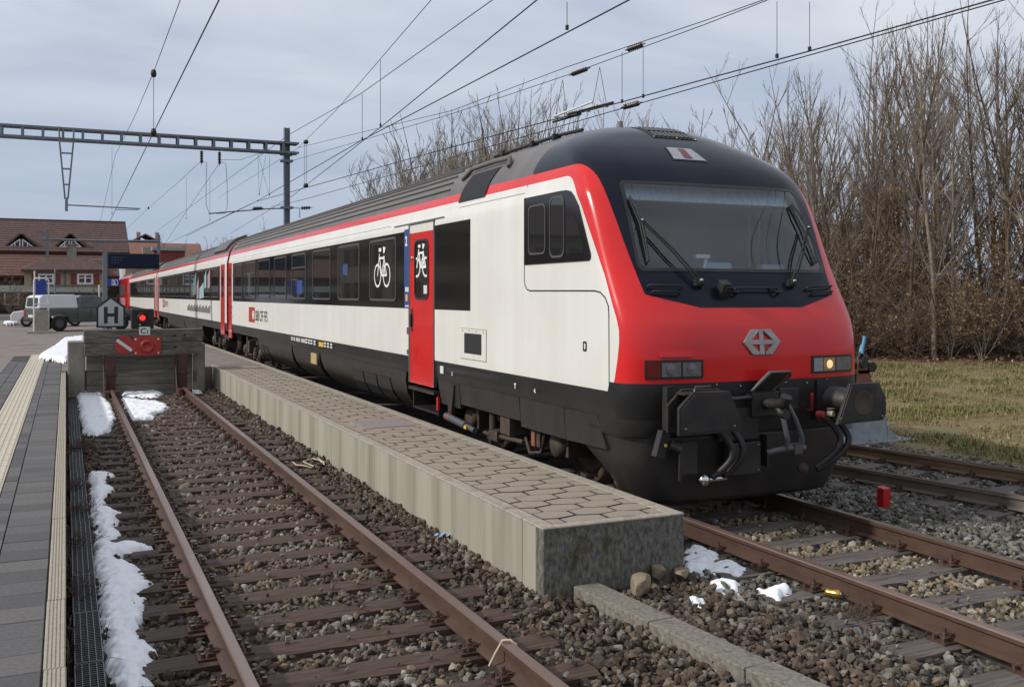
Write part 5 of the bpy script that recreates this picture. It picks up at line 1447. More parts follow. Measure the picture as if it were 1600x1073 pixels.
# buffers
for s in (-1, 1):
    bx = XT + s*.875; zc = 1.05
    mb = MB(); mb.lathe([(.19, .0), (.19, .06), (.135, .08), (.13, .26), (.115, .27), (.11, .46)], (bx, 7.62, zc), (0, -1, 0), 22)
    mb.box((bx-.2, 7.52, zc-.2), (bx+.2, 7.60, zc+.2))
    bf = mb.build('buffer', 'buffer_black', cc)
    W_, H_ = .315, .185
    P = [(-W_, -H_), (W_*.93, -H_), (W_, -H_+.06), (W_, H_-.13), (W_-.11, H_), (-W_+.13, H_), (-W_, H_-.13)]
    if s > 0: P = [(-.30, -.19), (.27, -.175), (.31, -.12), (.31, .05), (.22, .19), (-.14, .19)]
    if s < 0: P = [(-.33, -.19), (.30, -.185), (.335, -.15), (.33, -.07), (.21, .175), (-.18, .185), (-.33, .05)]
    m2 = MB(); m2.prism([(bx+a, 7.135, zc+b) for a, b in P], (0, .035, 0)); m2.prism([(bx+a*.92, 7.128, zc+b*.9) for a, b in P], (0, .008, 0))
    m2.build('buffer_plate', 'buffer_black', bf, bevel=.008, seg=2)
    m3 = MB(); m3.prism([(bx+a*1.03-.0, 7.30, zc+b*1.02+.01) for a, b in P], (0, .03, 0)); m3.box((bx-.25, 7.172, zc+H_-.035), (bx+.24, 7.31, zc+H_-.012)) if s < 0 else None
    if s < 0: m3.build('buffer_guard', 'buffer_black', bf, bevel=.006)
    m4 = MB(); m4.lathe([(.0, .0), (.10, .001), (.105, .003), (.115, .003), (.12, 0)], (bx+(.02 if s > 0 else .0), 7.127, zc), (0, -1, 0), 20); m4.build('wear_mark', 'under_dirt', bf) if s > 0 else None
    m5 = MB(); 
    for a, b in ((-W_+.05, -H_+.05), (W_-.06, -H_+.05)): m5.lathe([(.016, 0), (.012, .006), (0, .007)], (bx+a, 7.126, zc+b), (0, -1, 0), 8)
    m5.build('screw', 'bolt_steel', bf)
    if s < 0:
        MB().tube([(bx-.1, 7.24, zc+H_-.01), (bx-.09, 7.24, zc+H_+.035), (bx+.07, 7.24, zc+H_+.035), (bx+.08, 7.24, zc+H_-.01)], .008, 6).build('grab_iron', 'bolt_steel', bf)
# draw hook and screw coupling
mb = MB(); mb.box((XT-.16, 7.46, .93), (XT+.16, 7.6, 1.17)); mb.tube([(XT, 7.55, 1.06), (XT, 7.30, 1.06), (XT, 7.2, 1.09), (XT, 7.17, 1.15)], .055, 10); mb.tube([(XT, 7.3, 1.06), (XT, 7.24, .98), (XT, 7.17, .985)], .045, 8)
dh = mb.build('draw_hook', 'buffer_black', cc, bevel=.01)
mb = MB()
for s in (-1, 1): mb.tube([(XT+.05+s*.05, 7.28, 1.07), (XT+.08+s*.07, 7.22, .92), (XT+.12+s*.085, 7.2, .76), (XT+.13+s*.085, 7.21, .66)], .024, 8)
mb.tube([(XT+.03, 7.21, .665), (XT+.24, 7.21, .655)], .034, 10); mb.tube([(XT-.12, 7.3, .62), (XT+.05, 7.22, .66)], .03, 8); mb.box((XT+.10, 7.17, .61), (XT+.19, 7.25, .70))
mb.build('coupling_link', 'frame_grey', cc)
# folding step plate above the hook
mb = MB(); mb.prism([(XT-.14, 7.46, 1.19), (XT+.08, 7.46, 1.19), (XT+.19, 7.35, 1.35), (XT-.03, 7.35, 1.35)], (0, .03, .02)); sp_ = mb.build('footplate', 'skirt_black', cc)
mb = MB(); mb.tube([(XT-.16, 7.47, 1.18), (XT-.04, 7.345, 1.36), (XT+.19, 7.345, 1.36), (XT+.21, 7.37, 1.32), (XT+.09, 7.47, 1.18)], .016, 6); mb.build('footplate_rim', 'frame_grey', sp_)
mb = MB(); mb.tube([(XT-.42, 7.5, 1.13), (XT-.40, 7.42, 1.12), (XT-.22, 7.42, 1.13), (XT-.20, 7.5, 1.14)], .02, 6); mb.build('grab_iron', 'skirt_black', cc)
# air hoses and taps
def hose(pts, r=.032): return MB().tube(pts, r, 10).build('air_hose', 'hose_black', cc)
def arc(x0, z0, x1, z1, sag, yy=7.40, n=10):
    return [(x0+(x1-x0)*t + sag*.6*math.sin(math.pi*t), yy-.10*math.sin(math.pi*t), z0+(z1-z0)*t) for t in [i/n for i in range(n+1)]]
hose(arc(XT-.62, .86, XT-.66, .42, .22)); hose(arc(XT-.48, .88, XT-.52, .42, .18)); hose(arc(XT+.62, .92, XT+.55, .42, .30)); hose(arc(XT+.76, .90, XT+.56, .40, .34))
mb = MB(); mb.lathe([(.03, 0), (.055, .01), (.055, .07), (.03, .09), (0, .095)], (XT-.76, 7.44, .40), (0, -1, 0), 14); mb.tube([(XT-.72, 7.40, .40), (XT-.5, 7.42, .40)], .025, 8); mb.build('hose_coupling', 'chrome', cc)
mb = MB(); mb.lathe([(.03, 0), (.05, .02), (.05, .07), (0, .075)], (XT+.42, 7.46, .42), (-.3, -1, 0), 12); mb.build('hose_coupling', 'under_dirt', cc)
mb = MB(); mb.tube([(XT+.50, 7.45, .97), (XT+.48, 7.38, .98), (XT+.47, 7.36, 1.14)], .014, 6); mb.lathe([(.035, 0), (.035, .07)], (XT+.58, 7.42, .93), (.5, -1, 0), 10); mb.build('air_tap', 'tap_red', cc)
mb = MB(); mb.tube([(XT+.74, 7.45, .97), (XT+.78, 7.38, .98), (XT+.80, 7.36, 1.12)], .012, 6); mb.lathe([(.03, 0), (.03, .06)], (XT+.72, 7.42, .93), (.3, -1, 0), 10); mb.build('air_tap', 'cord_cream', cc)
for lo_, hi_ in (((XT-.50, 7.50, .72), (XT-.05, 7.56, 1.02)), ((XT-.42, 7.46, .40), (XT-.06, 7.56, .70)), ((XT+.03, 7.48, .45), (XT+.05, 7.6, .75)), ((XT+.18, 7.48, .98), (XT+.42, 7.56, 1.19))): MB().box(lo_, hi_).build('mounting_plate', 'skirt_black', cc, bevel=.006)
mb = MB()
for xx, zz in ((-.39, .43), (-.09, .43), (-.39, .67), (-.09, .67)): mb.lathe([(.014, 0), (.01, .008), (0, .009)], (XT+xx, 7.46, zz), (0, -1, 0), 8)
mb.build('screw', 'bolt_steel', cc)
# socket for the electric cable hanging under the left buffer
mb = MB(); mb.box((XT-1.21, 7.44, .62), (XT-1.12, 7.52, .86), tilt=(0, .3)); mb.tube([(XT-1.1, 7.42, .74), (XT-1.02, 7.38, .70)], .045, 8); mb.prism([(XT-1.04, 7.36, .74), (XT-.97, 7.36, .74), (XT-.98, 7.36, .60), (XT-1.03, 7.36, .42), (XT-1.05, 7.36, .42)], (0, .02, 0)); mb.box((XT-.98, 7.44, .46), (XT-.80, 7.46, .74))
mb.build('cable_socket', 'skirt_black', cc)
MB().lathe([(.014, 0), (.014, .006)], (XT-1.17, 7.397, .74), (0, -1, 0), 10).build('yellow_mark', 'yellow_paint', cc)
# gangway and rear red end door
MB().box((SX-.008, 30.95, .75), (SX+.03, 31.55, 3.06)).build('door', 'red_paint', cc)
MB().box((SX-.011, 31.12, 2.05), (SX-.008, 31.40, 2.9)).build('door_window', 'train_glass', cc.children[-1])
MB().box((XT-.6, 31.6, 1.0), (XT+.6, 31.95, 3.3)).build('gangway', 'black_rubber', cc)

# --- coaches behind
def coach(y0, y1, label, red_end):
    c = thing('coach', label, 'train car', (XT, y0, 0), 'cars of the passenger train')
    n_r = 60; w, z = profile(n_r); ys = np.linspace(y0, y1, 40)
    X = np.concatenate([-w, w[::-1]]); Z = np.concatenate([z, z[::-1]]); m = len(X)
    V = np.stack([np.broadcast_to(XT+X, (40, m)), np.broadcast_to(ys[:, None], (40, m)), np.broadcast_to(Z, (40, m))], -1).reshape(-1, 3)
    a = (np.arange(39)[:, None]*m + np.arange(m-1)[None, :]).ravel(); F = np.stack([a, a+1, a+m+1, a+m], 1)
    at = coach_attrs(V[:, 0], np.full(len(V), 20.0), V[:, 2], False)
    np_mesh('body', V, F, 'cab_livery', c, smooth=True, attrs=at)
    for yy in (y0, y1):
        MB().prism([(XT+a_, yy-.02, b_) for a_, b_ in [(x_, z_) for x_, z_ in zip(X[::4], Z[::4])]], (0, .04, 0)).build('end_wall', 'red_paint', c)
    MB().prism([SP(y0+1.5, 1.885, .004), SP(y0+1.5, 3.03, .004), SP(y1-1.5, 3.03, .004), SP(y1-1.5, 1.885, .004)], (.02, 0, 0)).build('window_band', 'glossy_panel', c)
    nw = 11; L = (y1-y0-3.4)/nw
    for k in range(nw):
        ya = y0+1.7+L*k; side_window('window', ya+.16, ya+L-.16, 1.985, 2.985, .006, c)
    for ya in (y0+.42, y1-1.3):
        d = MB().box((SX-.010, ya, .80), (SX+.03, ya+.85, 3.06)).build('door', 'red_paint', c); MB().prism([SP(a_, b_, .0125) for a_, b_ in rrect(ya+.22, ya+.63, 2.0, 2.9, .1)], (.003, 0, 0)).build('door_window', 'train_glass', d)
    for z_ in (3.50, 3.60, 3.695, 3.785, 3.86): 
        MB().tube([roof_pt(y0+2.2, z_, .012), roof_pt(y1-2.2, z_, .012)], .012, 5).build('roof_rib', 'roof_rib', c)
    mb = MB(); V = []
    for y_ in (y0+.15, y0+.9, y0+4.5, y0+5.2):
        pass
    r0 = roof_box('roof_hood', y0+.5, y0+3.4, 3.50, 3.95, .09, 'roof_rib', c, nz=8)
    lower_skirt(c, y0+6.2, y0+12.2); lower_skirt(c, y0+12.3, y1-6.2)
    MB().box((XT-1.2, y0+.3, .93), (XT+1.2, y1-.3, 1.02)).build('underframe', 'underframe_dark', c)
    for yb in (y0+3.4, y1-3.4): bogie(c, yb)
    MB().box((XT-.6, y1, 1.0), (XT+.6, y1+.35, 3.3)).build('gangway', 'black_rubber', c)
    mb = MB(); mb.tube([(SX+.25, y0-.18, 1.0), (SX+.25, y0-.18, 1.5)], .02, 6)
    return c
c2 = coach(32.0, 58.2, 'white coach with red roof stripe coupled directly behind the driving trailer', True)
side_logo(c2, yu(254.5), 1.42, .98, True)
pass
mb = MB()
for k in range(24): mb.box((SX-.0045, yu(293)-k*.3-.2, 1.42), (SX-.002, yu(293)-k*.3, 1.42+.18+.05*((k*7) % 3)))
mb.build('small_lettering', 'frame_grey', c2)
mb = MB(); ya = yu(306)
for k, (u0_, u1_, z0_, z1_, q) in enumerate(((303, 307, 2.05, 2.95, 0), (308, 311, 1.9, 2.7, 1), (312, 319, 1.92, 2.55, 0), (320, 323, 2.3, 2.98, 0), (325, 329, 2.3, 3.0, 1))):
    mb = MB(); mb.add([SP(yu(u0_), z0_, .018), SP(yu(u1_), z0_+.05, .018), SP(yu(u1_), z1_, .018), SP(yu(u0_), z1_-.25, .018)], [(0, 1, 2, 3)]); mb.build('window_artwork', ['graffiti_teal', 'graffiti_pink'][q], c2)
c3 = coach(58.65, 84.8, 'more distant white coach between the middle coach and the red locomotive', False)
# --- locomotive at the far end
lo = thing('locomotive', 'red electric locomotive at the far end of the train', 'locomotive', (XT, 85.3, 0), 'cars of the passenger train')
P = [(-1.48, 1.0), (-1.48, 2.9), (-1.38, 3.45), (-1.1, 3.75), (1.1, 3.75), (1.38, 3.45), (1.48, 2.9), (1.48, 1.0)]
MB().prism([(XT+a, 86.4, b) for a, b in P], (0, 15.6, 0)).build('body', 'red_paint', lo, bevel=.05)
for ya, yb, s in ((86.4, 85.3, -1), (102, 103.1, 1)):
    mb = MB(); O = [(XT+a, ya, b) for a, b in P]; I = [(XT+a*.93, yb if b < 2 else (ya+yb)/2, b if b < 3 else b-.1) for a, b in P]
    mb.add(O+I, [(i, (i+1) % 8, 8+(i+1) % 8, 8+i) for i in range(8)] + [tuple(range(8, 16))]); mb.build('cab', 'red_paint', lo)
MB().box((XT-1.4, 86.3, .55), (XT+1.4, 102.1, .995)).build('underframe', 'underframe_dark', lo)
for k in range(9): MB().box((XT-1.50, 89.4+1.1*k, 2.0), (XT-1.481, 90.2+1.1*k, 2.9)).build('louvre', 'frame_grey', lo)
for k in range(8): MB().box((XT-1.50, 89.4+1.2*k, 1.15), (XT-1.481, 89.55+1.2*k, 1.8)).build('white_mark', 'pure_white', lo)
MB().box((XT-1.49, 86.7, 2.3), (XT-1.479, 87.5, 3.0)).build('cab_window', 'train_glass', lo)
MB().box((XT-1.0, 87.5, 3.751), (XT+1.0, 101, 3.95)).build('roof_equipment', 'roof_rib', lo)
mb = MB(); mb.tube([(XT-.6, 89, 3.95), (XT-.5, 91.5, 4.7), (XT-.6, 89.5, 5.3)], .03, 6); mb.tube([(XT+.6, 89, 3.95), (XT+.5, 91.5, 4.7), (XT+.6, 89.5, 5.3)], .03, 6); mb.tube([(XT-.8, 89.5, 5.32), (XT+.8, 89.5, 5.32)], .03, 6); mb.build('pantograph', 'wire_dark', lo)
for yb in (89.3, 99): bogie(lo, yb)
# ------------------------------------------------------------------ overhead line
GY = 41.6
ga = thing('catenary_gantry', 'grey steel catenary gantry reaching across the tracks from a mast behind the train', 'catenary gantry', (8.49, GY, -.2))
MX = 8.49
mb = MB(); mb.box((MX-.115, GY-.12, -.3), (MX-.09, GY+.12, 9.12)); mb.box((MX+.09, GY-.12, -.3), (MX+.115, GY+.12, 9.12)); mb.box((MX-.09, GY-.012, -.3), (MX+.09, GY+.012, 9.12))
ma = mb.build('mast', 'mast_grey', ga)
mb = MB()
for z in (7.72, 5.75, 8.0): mb.box((MX-.25, GY-.15, z-.05), (MX+.25, GY-.125, z+.05)); mb.box((MX-.25, GY+.125, z-.05), (MX+.25, GY+.15, z+.05))
mb.build('clamp', 'mast_grey', ma)
mb = MB(); mb.box((-10, GY-.30, 8.42), (8.95, GY-.16, 8.50)); mb.box((-10, GY+.16, 8.42), (8.95, GY+.30, 8.50)); mb.box((-10, GY-.30, 8.02), (8.95, GY-.16, 8.10)); mb.box((-10, GY+.16, 8.02), (8.95, GY+.30, 8.10)); mb.box((-10, GY-.16, 8.43), (8.95, GY+.16, 8.49))
mb.build('beam_chord', 'mast_grey', ga)
x = -9.9
while x < 8.95:
    MB().box((x-.045, GY-.285, 8.102), (x+.045, GY-.17, 8.418)).build('beam_strut', 'mast_grey', ga); MB().box((x-.045, GY+.17, 8.102), (x+.045, GY+.285, 8.418)).build('beam_strut', 'mast_grey', ga); x += .70
dx0 = 0.02
mb = MB()
for s in (-1, 1): mb.tube([(dx0+s*.26, GY-.34, 8.5), (dx0+s*.24, GY-.34, 7.9), (dx0+s*.05, GY-.34, 5.75)], .035, 6)
for z, w in ((7.95, .24), (7.5, .20), (6.9, .145), (6.3, .10)): mb.box((dx0-w, GY-.36, z-.03), (dx0+w, GY-.32, z+.03))
mb.box((dx0-.05, GY-.39, 5.28), (dx0+.05, GY-.29, 5.8)); mb.build('drop_post', 'mast_grey', ga)
mb = MB(); mb.tube([(dx0, GY-.34, 5.52), (2.66, GY-.34, 5.47)], .028, 6); mb.tube([(1.75, GY-.34, 5.40), (2.6, GY-.34, 5.42)], .014, 5); mb.build('steady_arm', 'mast_grey', ga)
def insulator(p, q, parent=None, name='insulator', label=None, r=.055, m='insulator_brown', n=7):
    p, q = Vector(p), Vector(q); L = (q-p).length; prof = [(.012, 0), (.012, L*.12)]
    for k in range(n):
        t = L*(.14+.72*k/n); prof += [(r*.55, t), (r, t+L*.03), (r, t+L*.055), (r*.55, t+L*.09)]
    prof += [(.012, L*.88), (.012, L)]
    o = MB().lathe(prof, p, q-p, 10).build(name, m, parent)
    if parent is None: tag(o, label, 'insulator')
    return o
for u in (315, 343):
    a = at_y(u, 235, GY); insulator((a.x, GY, 8.02), (a.x, GY, 7.35), ga, r=.07)
arm_end = at_y(326, 334, GY)
ar = MB().tube([(MX, GY-.05, 5.72), (at_y(420, 331, GY).x, GY-.05, 5.68), (arm_end.x, GY-.05, arm_end.z)], .03, 6).build('cantilever_arm', 'mast_grey', ga)
insulator((at_y(412, 330, GY).x, GY-.05, 5.69), (at_y(392, 330, GY).x, GY-.05, 5.66), ga, r=.08)
a = at_y(457, 327, GY); MB().tube([(MX, GY, 5.75), (MX+.55, GY, 5.75), (MX+.55, GY, 5.35)], .02, 5).build('bracket', 'mast_grey', ga)
insulator((MX+.55, GY, 5.75), (MX+1.1, GY, 5.8), ga, r=.09, n=4)

def wire(label, pts, r=.008, droppers=(), far=None, name='overhead_wire', ext=1.3):
    P = [Vector(p) for p in pts]
    d = P[0]-P[1]
    if ext: P = [P[0] + d.normalized()*14*ext] + P
    if far is not None: P.append(Vector(far))
    w = MB().tube(P, r, 5, cap=False).build(name, 'wire_dark')
    tag(w, label, 'wire', 'overhead wires')
    for (a, b, nm) in droppers:
        a, b = Vector(a), Vector(b)
        if nm == 'clamp': MB().lathe([(.0, -.09), (.045, -.07), (.06, 0), (.045, .07), (0, .09)], a, (0, 0, 1), 8).build('clamp', 'wire_dark', w)
        else:
            MB().tube([a, b], .0055, 4).build('dropper', 'wire_dark', w)
            MB().box(b-Vector((.015, .02, .0)), b+Vector((.015, .02, .06))).build('clip', 'wire_dark', w)
    return w
def drop_to(u, va, vb, Zb):
    b = at_z(u, vb, Zb); dd = b.x*ST + b.y*CT; a = b.copy(); a.z = EYE_H - (va-460)*dd/1530; return (a, b, 'd')
XL = X1
b1 = at_x(240, 207, XL); b0 = at_x(240, 115, XL)
wire('upper wire of the pair on the far left, above the short rusty track', [at_x(280, 5, XL), at_x(240, 113, XL), at_x(211.5, 180, XL), at_x(180, 243, XL), at_x(157.5, 343, XL)], .007, [(b0, b1, 'd'), (b0, b0, 'clamp')], far=(XL, 80, 6.6))
wire('thicker lower contact wire above the short rusty track', [at_x(340, 5, XL), at_x(240, 207, XL), at_x(172, 345, XL)], .010, [(b1, b1, 'clamp'), (at_x(175, 230, XL), at_x(175, 335, XL), 'd')], far=(XL, 80, 5.3))
wire('contact wire running straight above the train roof', [at_z(976.6, 3.5, 5.5), at_z(566, 219, 5.5), at_z(400, 315, 5.5)], .010, [drop_to(886, 4, 47, 5.5)], far=(6.0, 105, 5.5))
wire('messenger wire hung with droppers over the straight contact wire of the train', [at_z(765, 3.5, 6.7), at_z(564, 146.6, 6.6), at_z(452.5, 210, 6.8)], .008, [drop_to(566, 147, 219, 5.5)], far=(6.0, 105, 6.6))
wire('steepest overhead wire crossing the sky left of the other catenary wires', [at_z(671, 3.5, 6.9), at_z(527, 170.6, 6.9), at_z(465, 232, 7.0)], .007, [drop_to(594.5, 94, 198, 5.55)], far=at_y(340, 310, 62))
wire('contact wire crossing to the right beneath the steepest wire', [at_z(835, 3.5, 5.55), at_z(597, 197, 5.55), at_z(457, 306, 5.6)], .009, [], far=at_y(360, 365, 62))
wire('upper of two messenger wires sloping down from the right to the gantry mast', [at_z(1182, 4, 6.8), at_z(1100, 33, 6.8), at_z(885.6, 105, 6.8), at_z(706, 173, 6.8), at_z(465, 231, 7.6)], .008, [drop_to(705.6, 175, 230, 5.5), drop_to(972, 82, 161, 5.5), drop_to(1005, 72, 153, 5.5)])
wire('lower of two messenger wires sloping down from the right to the gantry mast', [at_z(1190, 4, 6.75), at_z(1100, 39, 6.75), at_z(885, 118, 6.75), at_z(706, 178, 6.75), at_z(458, 251, 7.4)], .008, [])
wire('upper contact wire above the outer track, low over the cab roof', [at_z(1533, 5, 5.5), at_z(1265, 80, 5.5), at_z(1100, 124.3, 5.5), at_z(966, 161, 5.5), at_z(853, 190, 5.5), at_z(706, 230, 5.5), at_z(400, 315, 5.5)], .011, [drop_to(1214, 3, 91, 5.5), drop_to(1265, 3, 80, 5.5)], far=(6.4, 60, 5.5))
wire('lower contact wire close beneath the one above the outer track', [at_z(1552, 5, 5.45), at_z(1100, 133, 5.45), at_z(988, 165, 5.45), at_z(588, 280, 5.45), at_z(470, 313, 5.5)], .009, [], far=(7.8, 41.5, 5.75))
wire('thin wire running from the left gantry insulator into the distance', [at_x(315, 251, 5.0), at_x(275, 288, 5.0), at_x(232, 325, 5.0), at_x(180, 375, 5.0)], .009, [(at_x(291, 277, 5.), at_x(291, 342, 5.), 'd'), (at_x(232, 325, 5.0), at_x(232, 325, 5.0), 'clamp')], ext=0)
wire('thin wire running from the right gantry insulator down into the distance', [at_x(343, 255, 5.74), at_x(290, 332, 5.74), at_x(255, 385, 5.74)], .009, [(at_x(328, 281, 5.74), at_x(328, 345, 5.74), 'd')], ext=0)
wire('short feeder wire rising from the gantry insulators to the mast clamp', [at_y(343, 250, GY), at_y(375, 250, GY), at_y(402, 241, GY-.5), at_y(440, 236, GY)], .008, [(at_y(403, 241, GY), at_y(405, 305, GY), 'd'), (at_y(421, 243, GY), at_y(421, 306, GY), 'd'), (at_y(403, 241, GY), at_y(421, 306, GY), 'd'), (at_y(415, 243, GY), at_y(405, 304, GY), 'd')], ext=0)
L_ = [at_y(u, v, GY-.2) for u, v in ((315, 252), (323, 254), (322, 290), (322, 320), (327, 333), (340, 334), (352, 333), (355, 322), (355, 290), (353, 256), (343, 252))]
lw = MB().tube(L_, .010, 5).build('jumper_loop', 'wire_dark'); tag(lw, 'dark looped jumper cable hanging below the two gantry insulators', 'cable')
insulator(at_z(890, 118, 6.75), at_z(922, 106, 6.75), None, 'insulator', 'dark insulator in the wire directly above the light section frame', .05)
insulator(at_z(977, 79, 6.8), at_z(1008, 68, 6.8), None, 'insulator', 'dark insulator highest in the wires right of the section frame', .05)
insulator(at_z(970, 169, 5.45), at_z(1003, 160, 5.45), None, 'insulator', 'dark insulator in the low wire just above the cab roof', .05)
si = thing('section_insulator', 'slanted light grey section frame hung in the contact wire above the train roof', 'section insulator', at_z(910, 176, 5.5))
A, B = at_z(856, 190, 5.48), at_z(964, 161, 5.48)
ln = (B-A).normalized(); sd = Vector((ln.y, -ln.x, 0))
mb = MB()
for s, t0, t1 in ((-.12, 0, .45), (.12, .38, 1.0)): mb.tube([A+(B-A)*t0+sd*s, A+(B-A)*t1+sd*s*.7], .022, 6)
mb.build('runner', 'wire_dark', si)
mb = MB()
mb.tube([A+(B-A)*.16+sd*.1+Vector((0, 0, .03)), A+(B-A)*.62-sd*.08+Vector((0, 0, .17))], .02, 6); mb.tube([A+(B-A)*.18-sd*.1+Vector((0, 0, .02)), A+(B-A)*.74+sd*.06+Vector((0, 0, .05))], .018, 6)
for t in (.18, .40, .55, .80): mb.tube([A+(B-A)*t-sd*.14+Vector((0, 0, .02)), A+(B-A)*t+sd*.14+Vector((0, 0, .02))], .018, 6)
mb.build('insulating_rod', 'plate_white', si)
mb = MB()
for u, v, ul, vl in ((879, 125, 868, 182), (879, 125, 886, 180), (937, 105, 926, 164), (937, 105, 947, 160)):
    a, b = at_z(u, v, 6.72), at_z(ul, vl, 5.52); mb.tube([a, b], .006, 4)
mb.build('hanger', 'wire_dark', si)
hw = thing('dropper', 'double thin dropper with round weights beside the gantry mast', 'dropper', at_z(478, 290, 5.6))
a, b, _ = drop_to(478, 222, 290, 5.6)
MB().tube([a+Vector((.02, 0, 0)), b+Vector((.02, 0, 0))], .006, 4).build('strand', 'wire_dark', hw); MB().tube([a-Vector((.05, 0, 0)), b-Vector((.05, 0, 0))], .006, 4).build('strand', 'wire_dark', hw)
for p in (a, b): MB().lathe([(0, -.09), (.06, -.06), (.075, 0), (.06, .06), (0, .09)], p, (1, 0, .2), 8).build('weight', 'wire_dark', hw)

# second gantry far behind
G2 = 103.0
p1, p2 = at_y(74, 357, G2), at_y(248, 367, G2)
g2 = thing('catenary_gantry', 'small distant gantry of two grey posts standing in front of the station building', 'catenary gantry', (p1.x, G2, PZ))
for p in (p1, p2): MB().box((p.x-.13, G2-.13, PZ-.5), (p.x+.13, G2+.13, p.z)).build('mast', 'mast_grey', g2)
a, b = at_y(68, 374, G2), at_y(248, 377, G2); MB().tube([a, at_y(150, 376, G2), b], .13, 6).build('cross_beam', 'mast_grey', g2)
MB().tube([at_y(68, 404, G2), at_y(165, 407, G2), at_y(244, 408, G2)], .09, 6).build('cross_beam', 'mast_grey', g2)
MB().tube([at_y(68, 372, G2), at_y(68, 362, G2), at_y(54, 361, G2)], .05, 5).build('bracket', 'mast_grey', g2)

# ------------------------------------------------------------------ station furniture
ps = thing('information_display', 'dark blue departure screen on a grey post beside the buffer stop area', 'display', (1.22, 36, PZ))
MB().box((1.13, 35.93, PZ-.1), (1.28, 36.07, 3.52)).build('post', 'mast_grey', ps)
sc_ = MB().box((1.285, 35.88, 2.965), (2.95, 36.12, 3.49)).build('screen', 'black_paint', ps, bevel=.02)
MB().box((1.31, 35.874, 2.99), (2.925, 35.881, 3.465)).build('screen_glass', 'screen_blue', sc_)
mb = MB()
for k in range(3):
    for i in range(5 - k): mb.box((1.40+.09*i, 35.871, 3.33-.09*k), (1.47+.09*i, 35.8745, 3.37-.09*k))
mb.build('faint_text', 'screen_text', sc_)
p2s = MB().box((1.285, 35.93, 2.38), (1.66, 35.99, 2.63)).build('platform_number', 'sign_blue', ps)
mb = MB(); ring(mb, rrect(1.42, 1.61, 2.40, 2.60, .02), rrect(1.435, 1.595, 2.415, 2.585, .02), lambda a, b, d: Vector((a, 35.929-d, b)), .002); mb.build('sign_frame', 'pure_white', p2s)
text_mesh('2', .17, 'pure_white', p2s, (1.455, 35.929, 2.44), (1, 0, 0), (0, 0, 1), bold=.006)

tk = thing('ticket_validator', 'slim white-framed stand with blue sign above a grey box on the forecourt', 'stand', (-1.0, 49.1, PZ))
mb = MB(); xa, xb = -1.31, -.72
mb.tube([(xa, 49.1, PZ), (xa, 49.1, 2.72), (xa+.06, 49.1, 2.82), (xb-.06, 49.1, 2.82), (xb, 49.1, 2.72), (xb, 49.1, PZ)], .035, 8); mb.tube([(xa, 49.1, 1.65), (xb, 49.1, 1.65)], .03, 6)
mb.build('frame', 'plate_white', tk)
MB().box((xa+.07, 49.07, 2.08), (xb-.07, 49.13, 2.72)).build('sign_panel', 'sign_blue', tk)
MB().box((xa+.02, 48.98, PZ+.08), (xb-.0, 49.22, 1.38)).build('box', 'concrete_edge', tk, bevel=.02)
MB().box((xa-.28, 48.7, PZ-.05), (xb+.30, 49.5, PZ+.09)).build('base', 'concrete_edge', tk, bevel=.02)
for u, v0, h, lb in ((86, 420, 3.2, 'thin grey lamp post standing left of the pickup bonnet'), (155, 445, 3.0, 'thin white pole between the pickup and the departure screen'), (54, 423, 3.0, 'thin white pole in front of the bare bush by the station')):
    q = at_y(u, v0, 66); MB_ = MB().tube([(q.x, 66, PZ), (q.x, 66, q.z)], .05, 6).build('pole', 'plate_white' if u != 86 else 'mast_grey'); tag(MB_, lb, 'pole')

# pickup, built along local +x, z up
def wheel_local(mb_t, x, y, r, w, s):
    pass
def vehicle_wheels(root, xs, half, r, w=.22):
    for x in xs:
        for s in (-1, 1):
            t = MB().lathe([(.55*r, 0), (.6*r, .0), (r*.95, 0), (r, .03), (r, w-.03), (r*.95, w), (.6*r, w), (.55*r, w-.03)], (x, s*half, r), (0, -s, 0), 22, cap=False).build('wheel', 'tyre', root, off=(0, 0, 0))
            mb = MB(); mb.lathe([(.0, .01), (.15*r, .01), (.2*r, .05), (.55*r, .03), (.6*r, .004)], (x, s*half, r), (0, -s, 0), 18); mb.build('rim', 'alloy' if r < .35 else 'frame_grey', t, off=(0, 0, 0))
pk = thing('pickup_truck', 'dark grey pickup truck with white canopy parked on the forecourt', 'pickup truck', (0, 0, 0))
pk.location = (.75, 52.2, PZ); pk.rotation_euler = (0, 0, R(23))
LO = (0, 0, 0)
def side_loft(P, half, inset, top):
    """side outline P (x,z) widened to +-half, drawn in above z=top by inset"""
    mb = MB(); n = len(P)
    V = [(x, -(half - inset*max(0, z-top)), z) for x, z in P] + [(x, half - inset*max(0, z-top), z) for x, z in P]
    return mb.add(V, [tuple(range(n)), tuple(range(2*n-1, n-1, -1))] + [(i, n+i, n+(i+1) % n, (i+1) % n) for i in range(n)])
body_p = [(-2.42, .52), (-2.45, .95), (-2.42, 1.08), (.35, 1.10), (.9, 1.10), (2.05, 1.02), (2.4, .92), (2.45, .55), (2.0, .42), (1.98, .60), (1.78, .80), (1.45, .84), (1.15, .72), (1.02, .42), (-.95, .40), (-1.05, .68), (-1.3, .84), (-1.62, .84), (-1.88, .68), (-1.98, .45)]
pb = side_loft(body_p, .85, .05, .9).build('body', 'pickup_paint', pk, off=LO, bevel=.03, seg=2)
side_loft([(-.62, 1.09), (-.50, 1.62), (-.35, 1.70), (.35, 1.70), (.62, 1.60), (1.22, 1.09)], .80, .28, 1.1).build('cab', 'pickup_paint', pk, off=LO, bevel=.03)
cab_ = pk.children[-1]
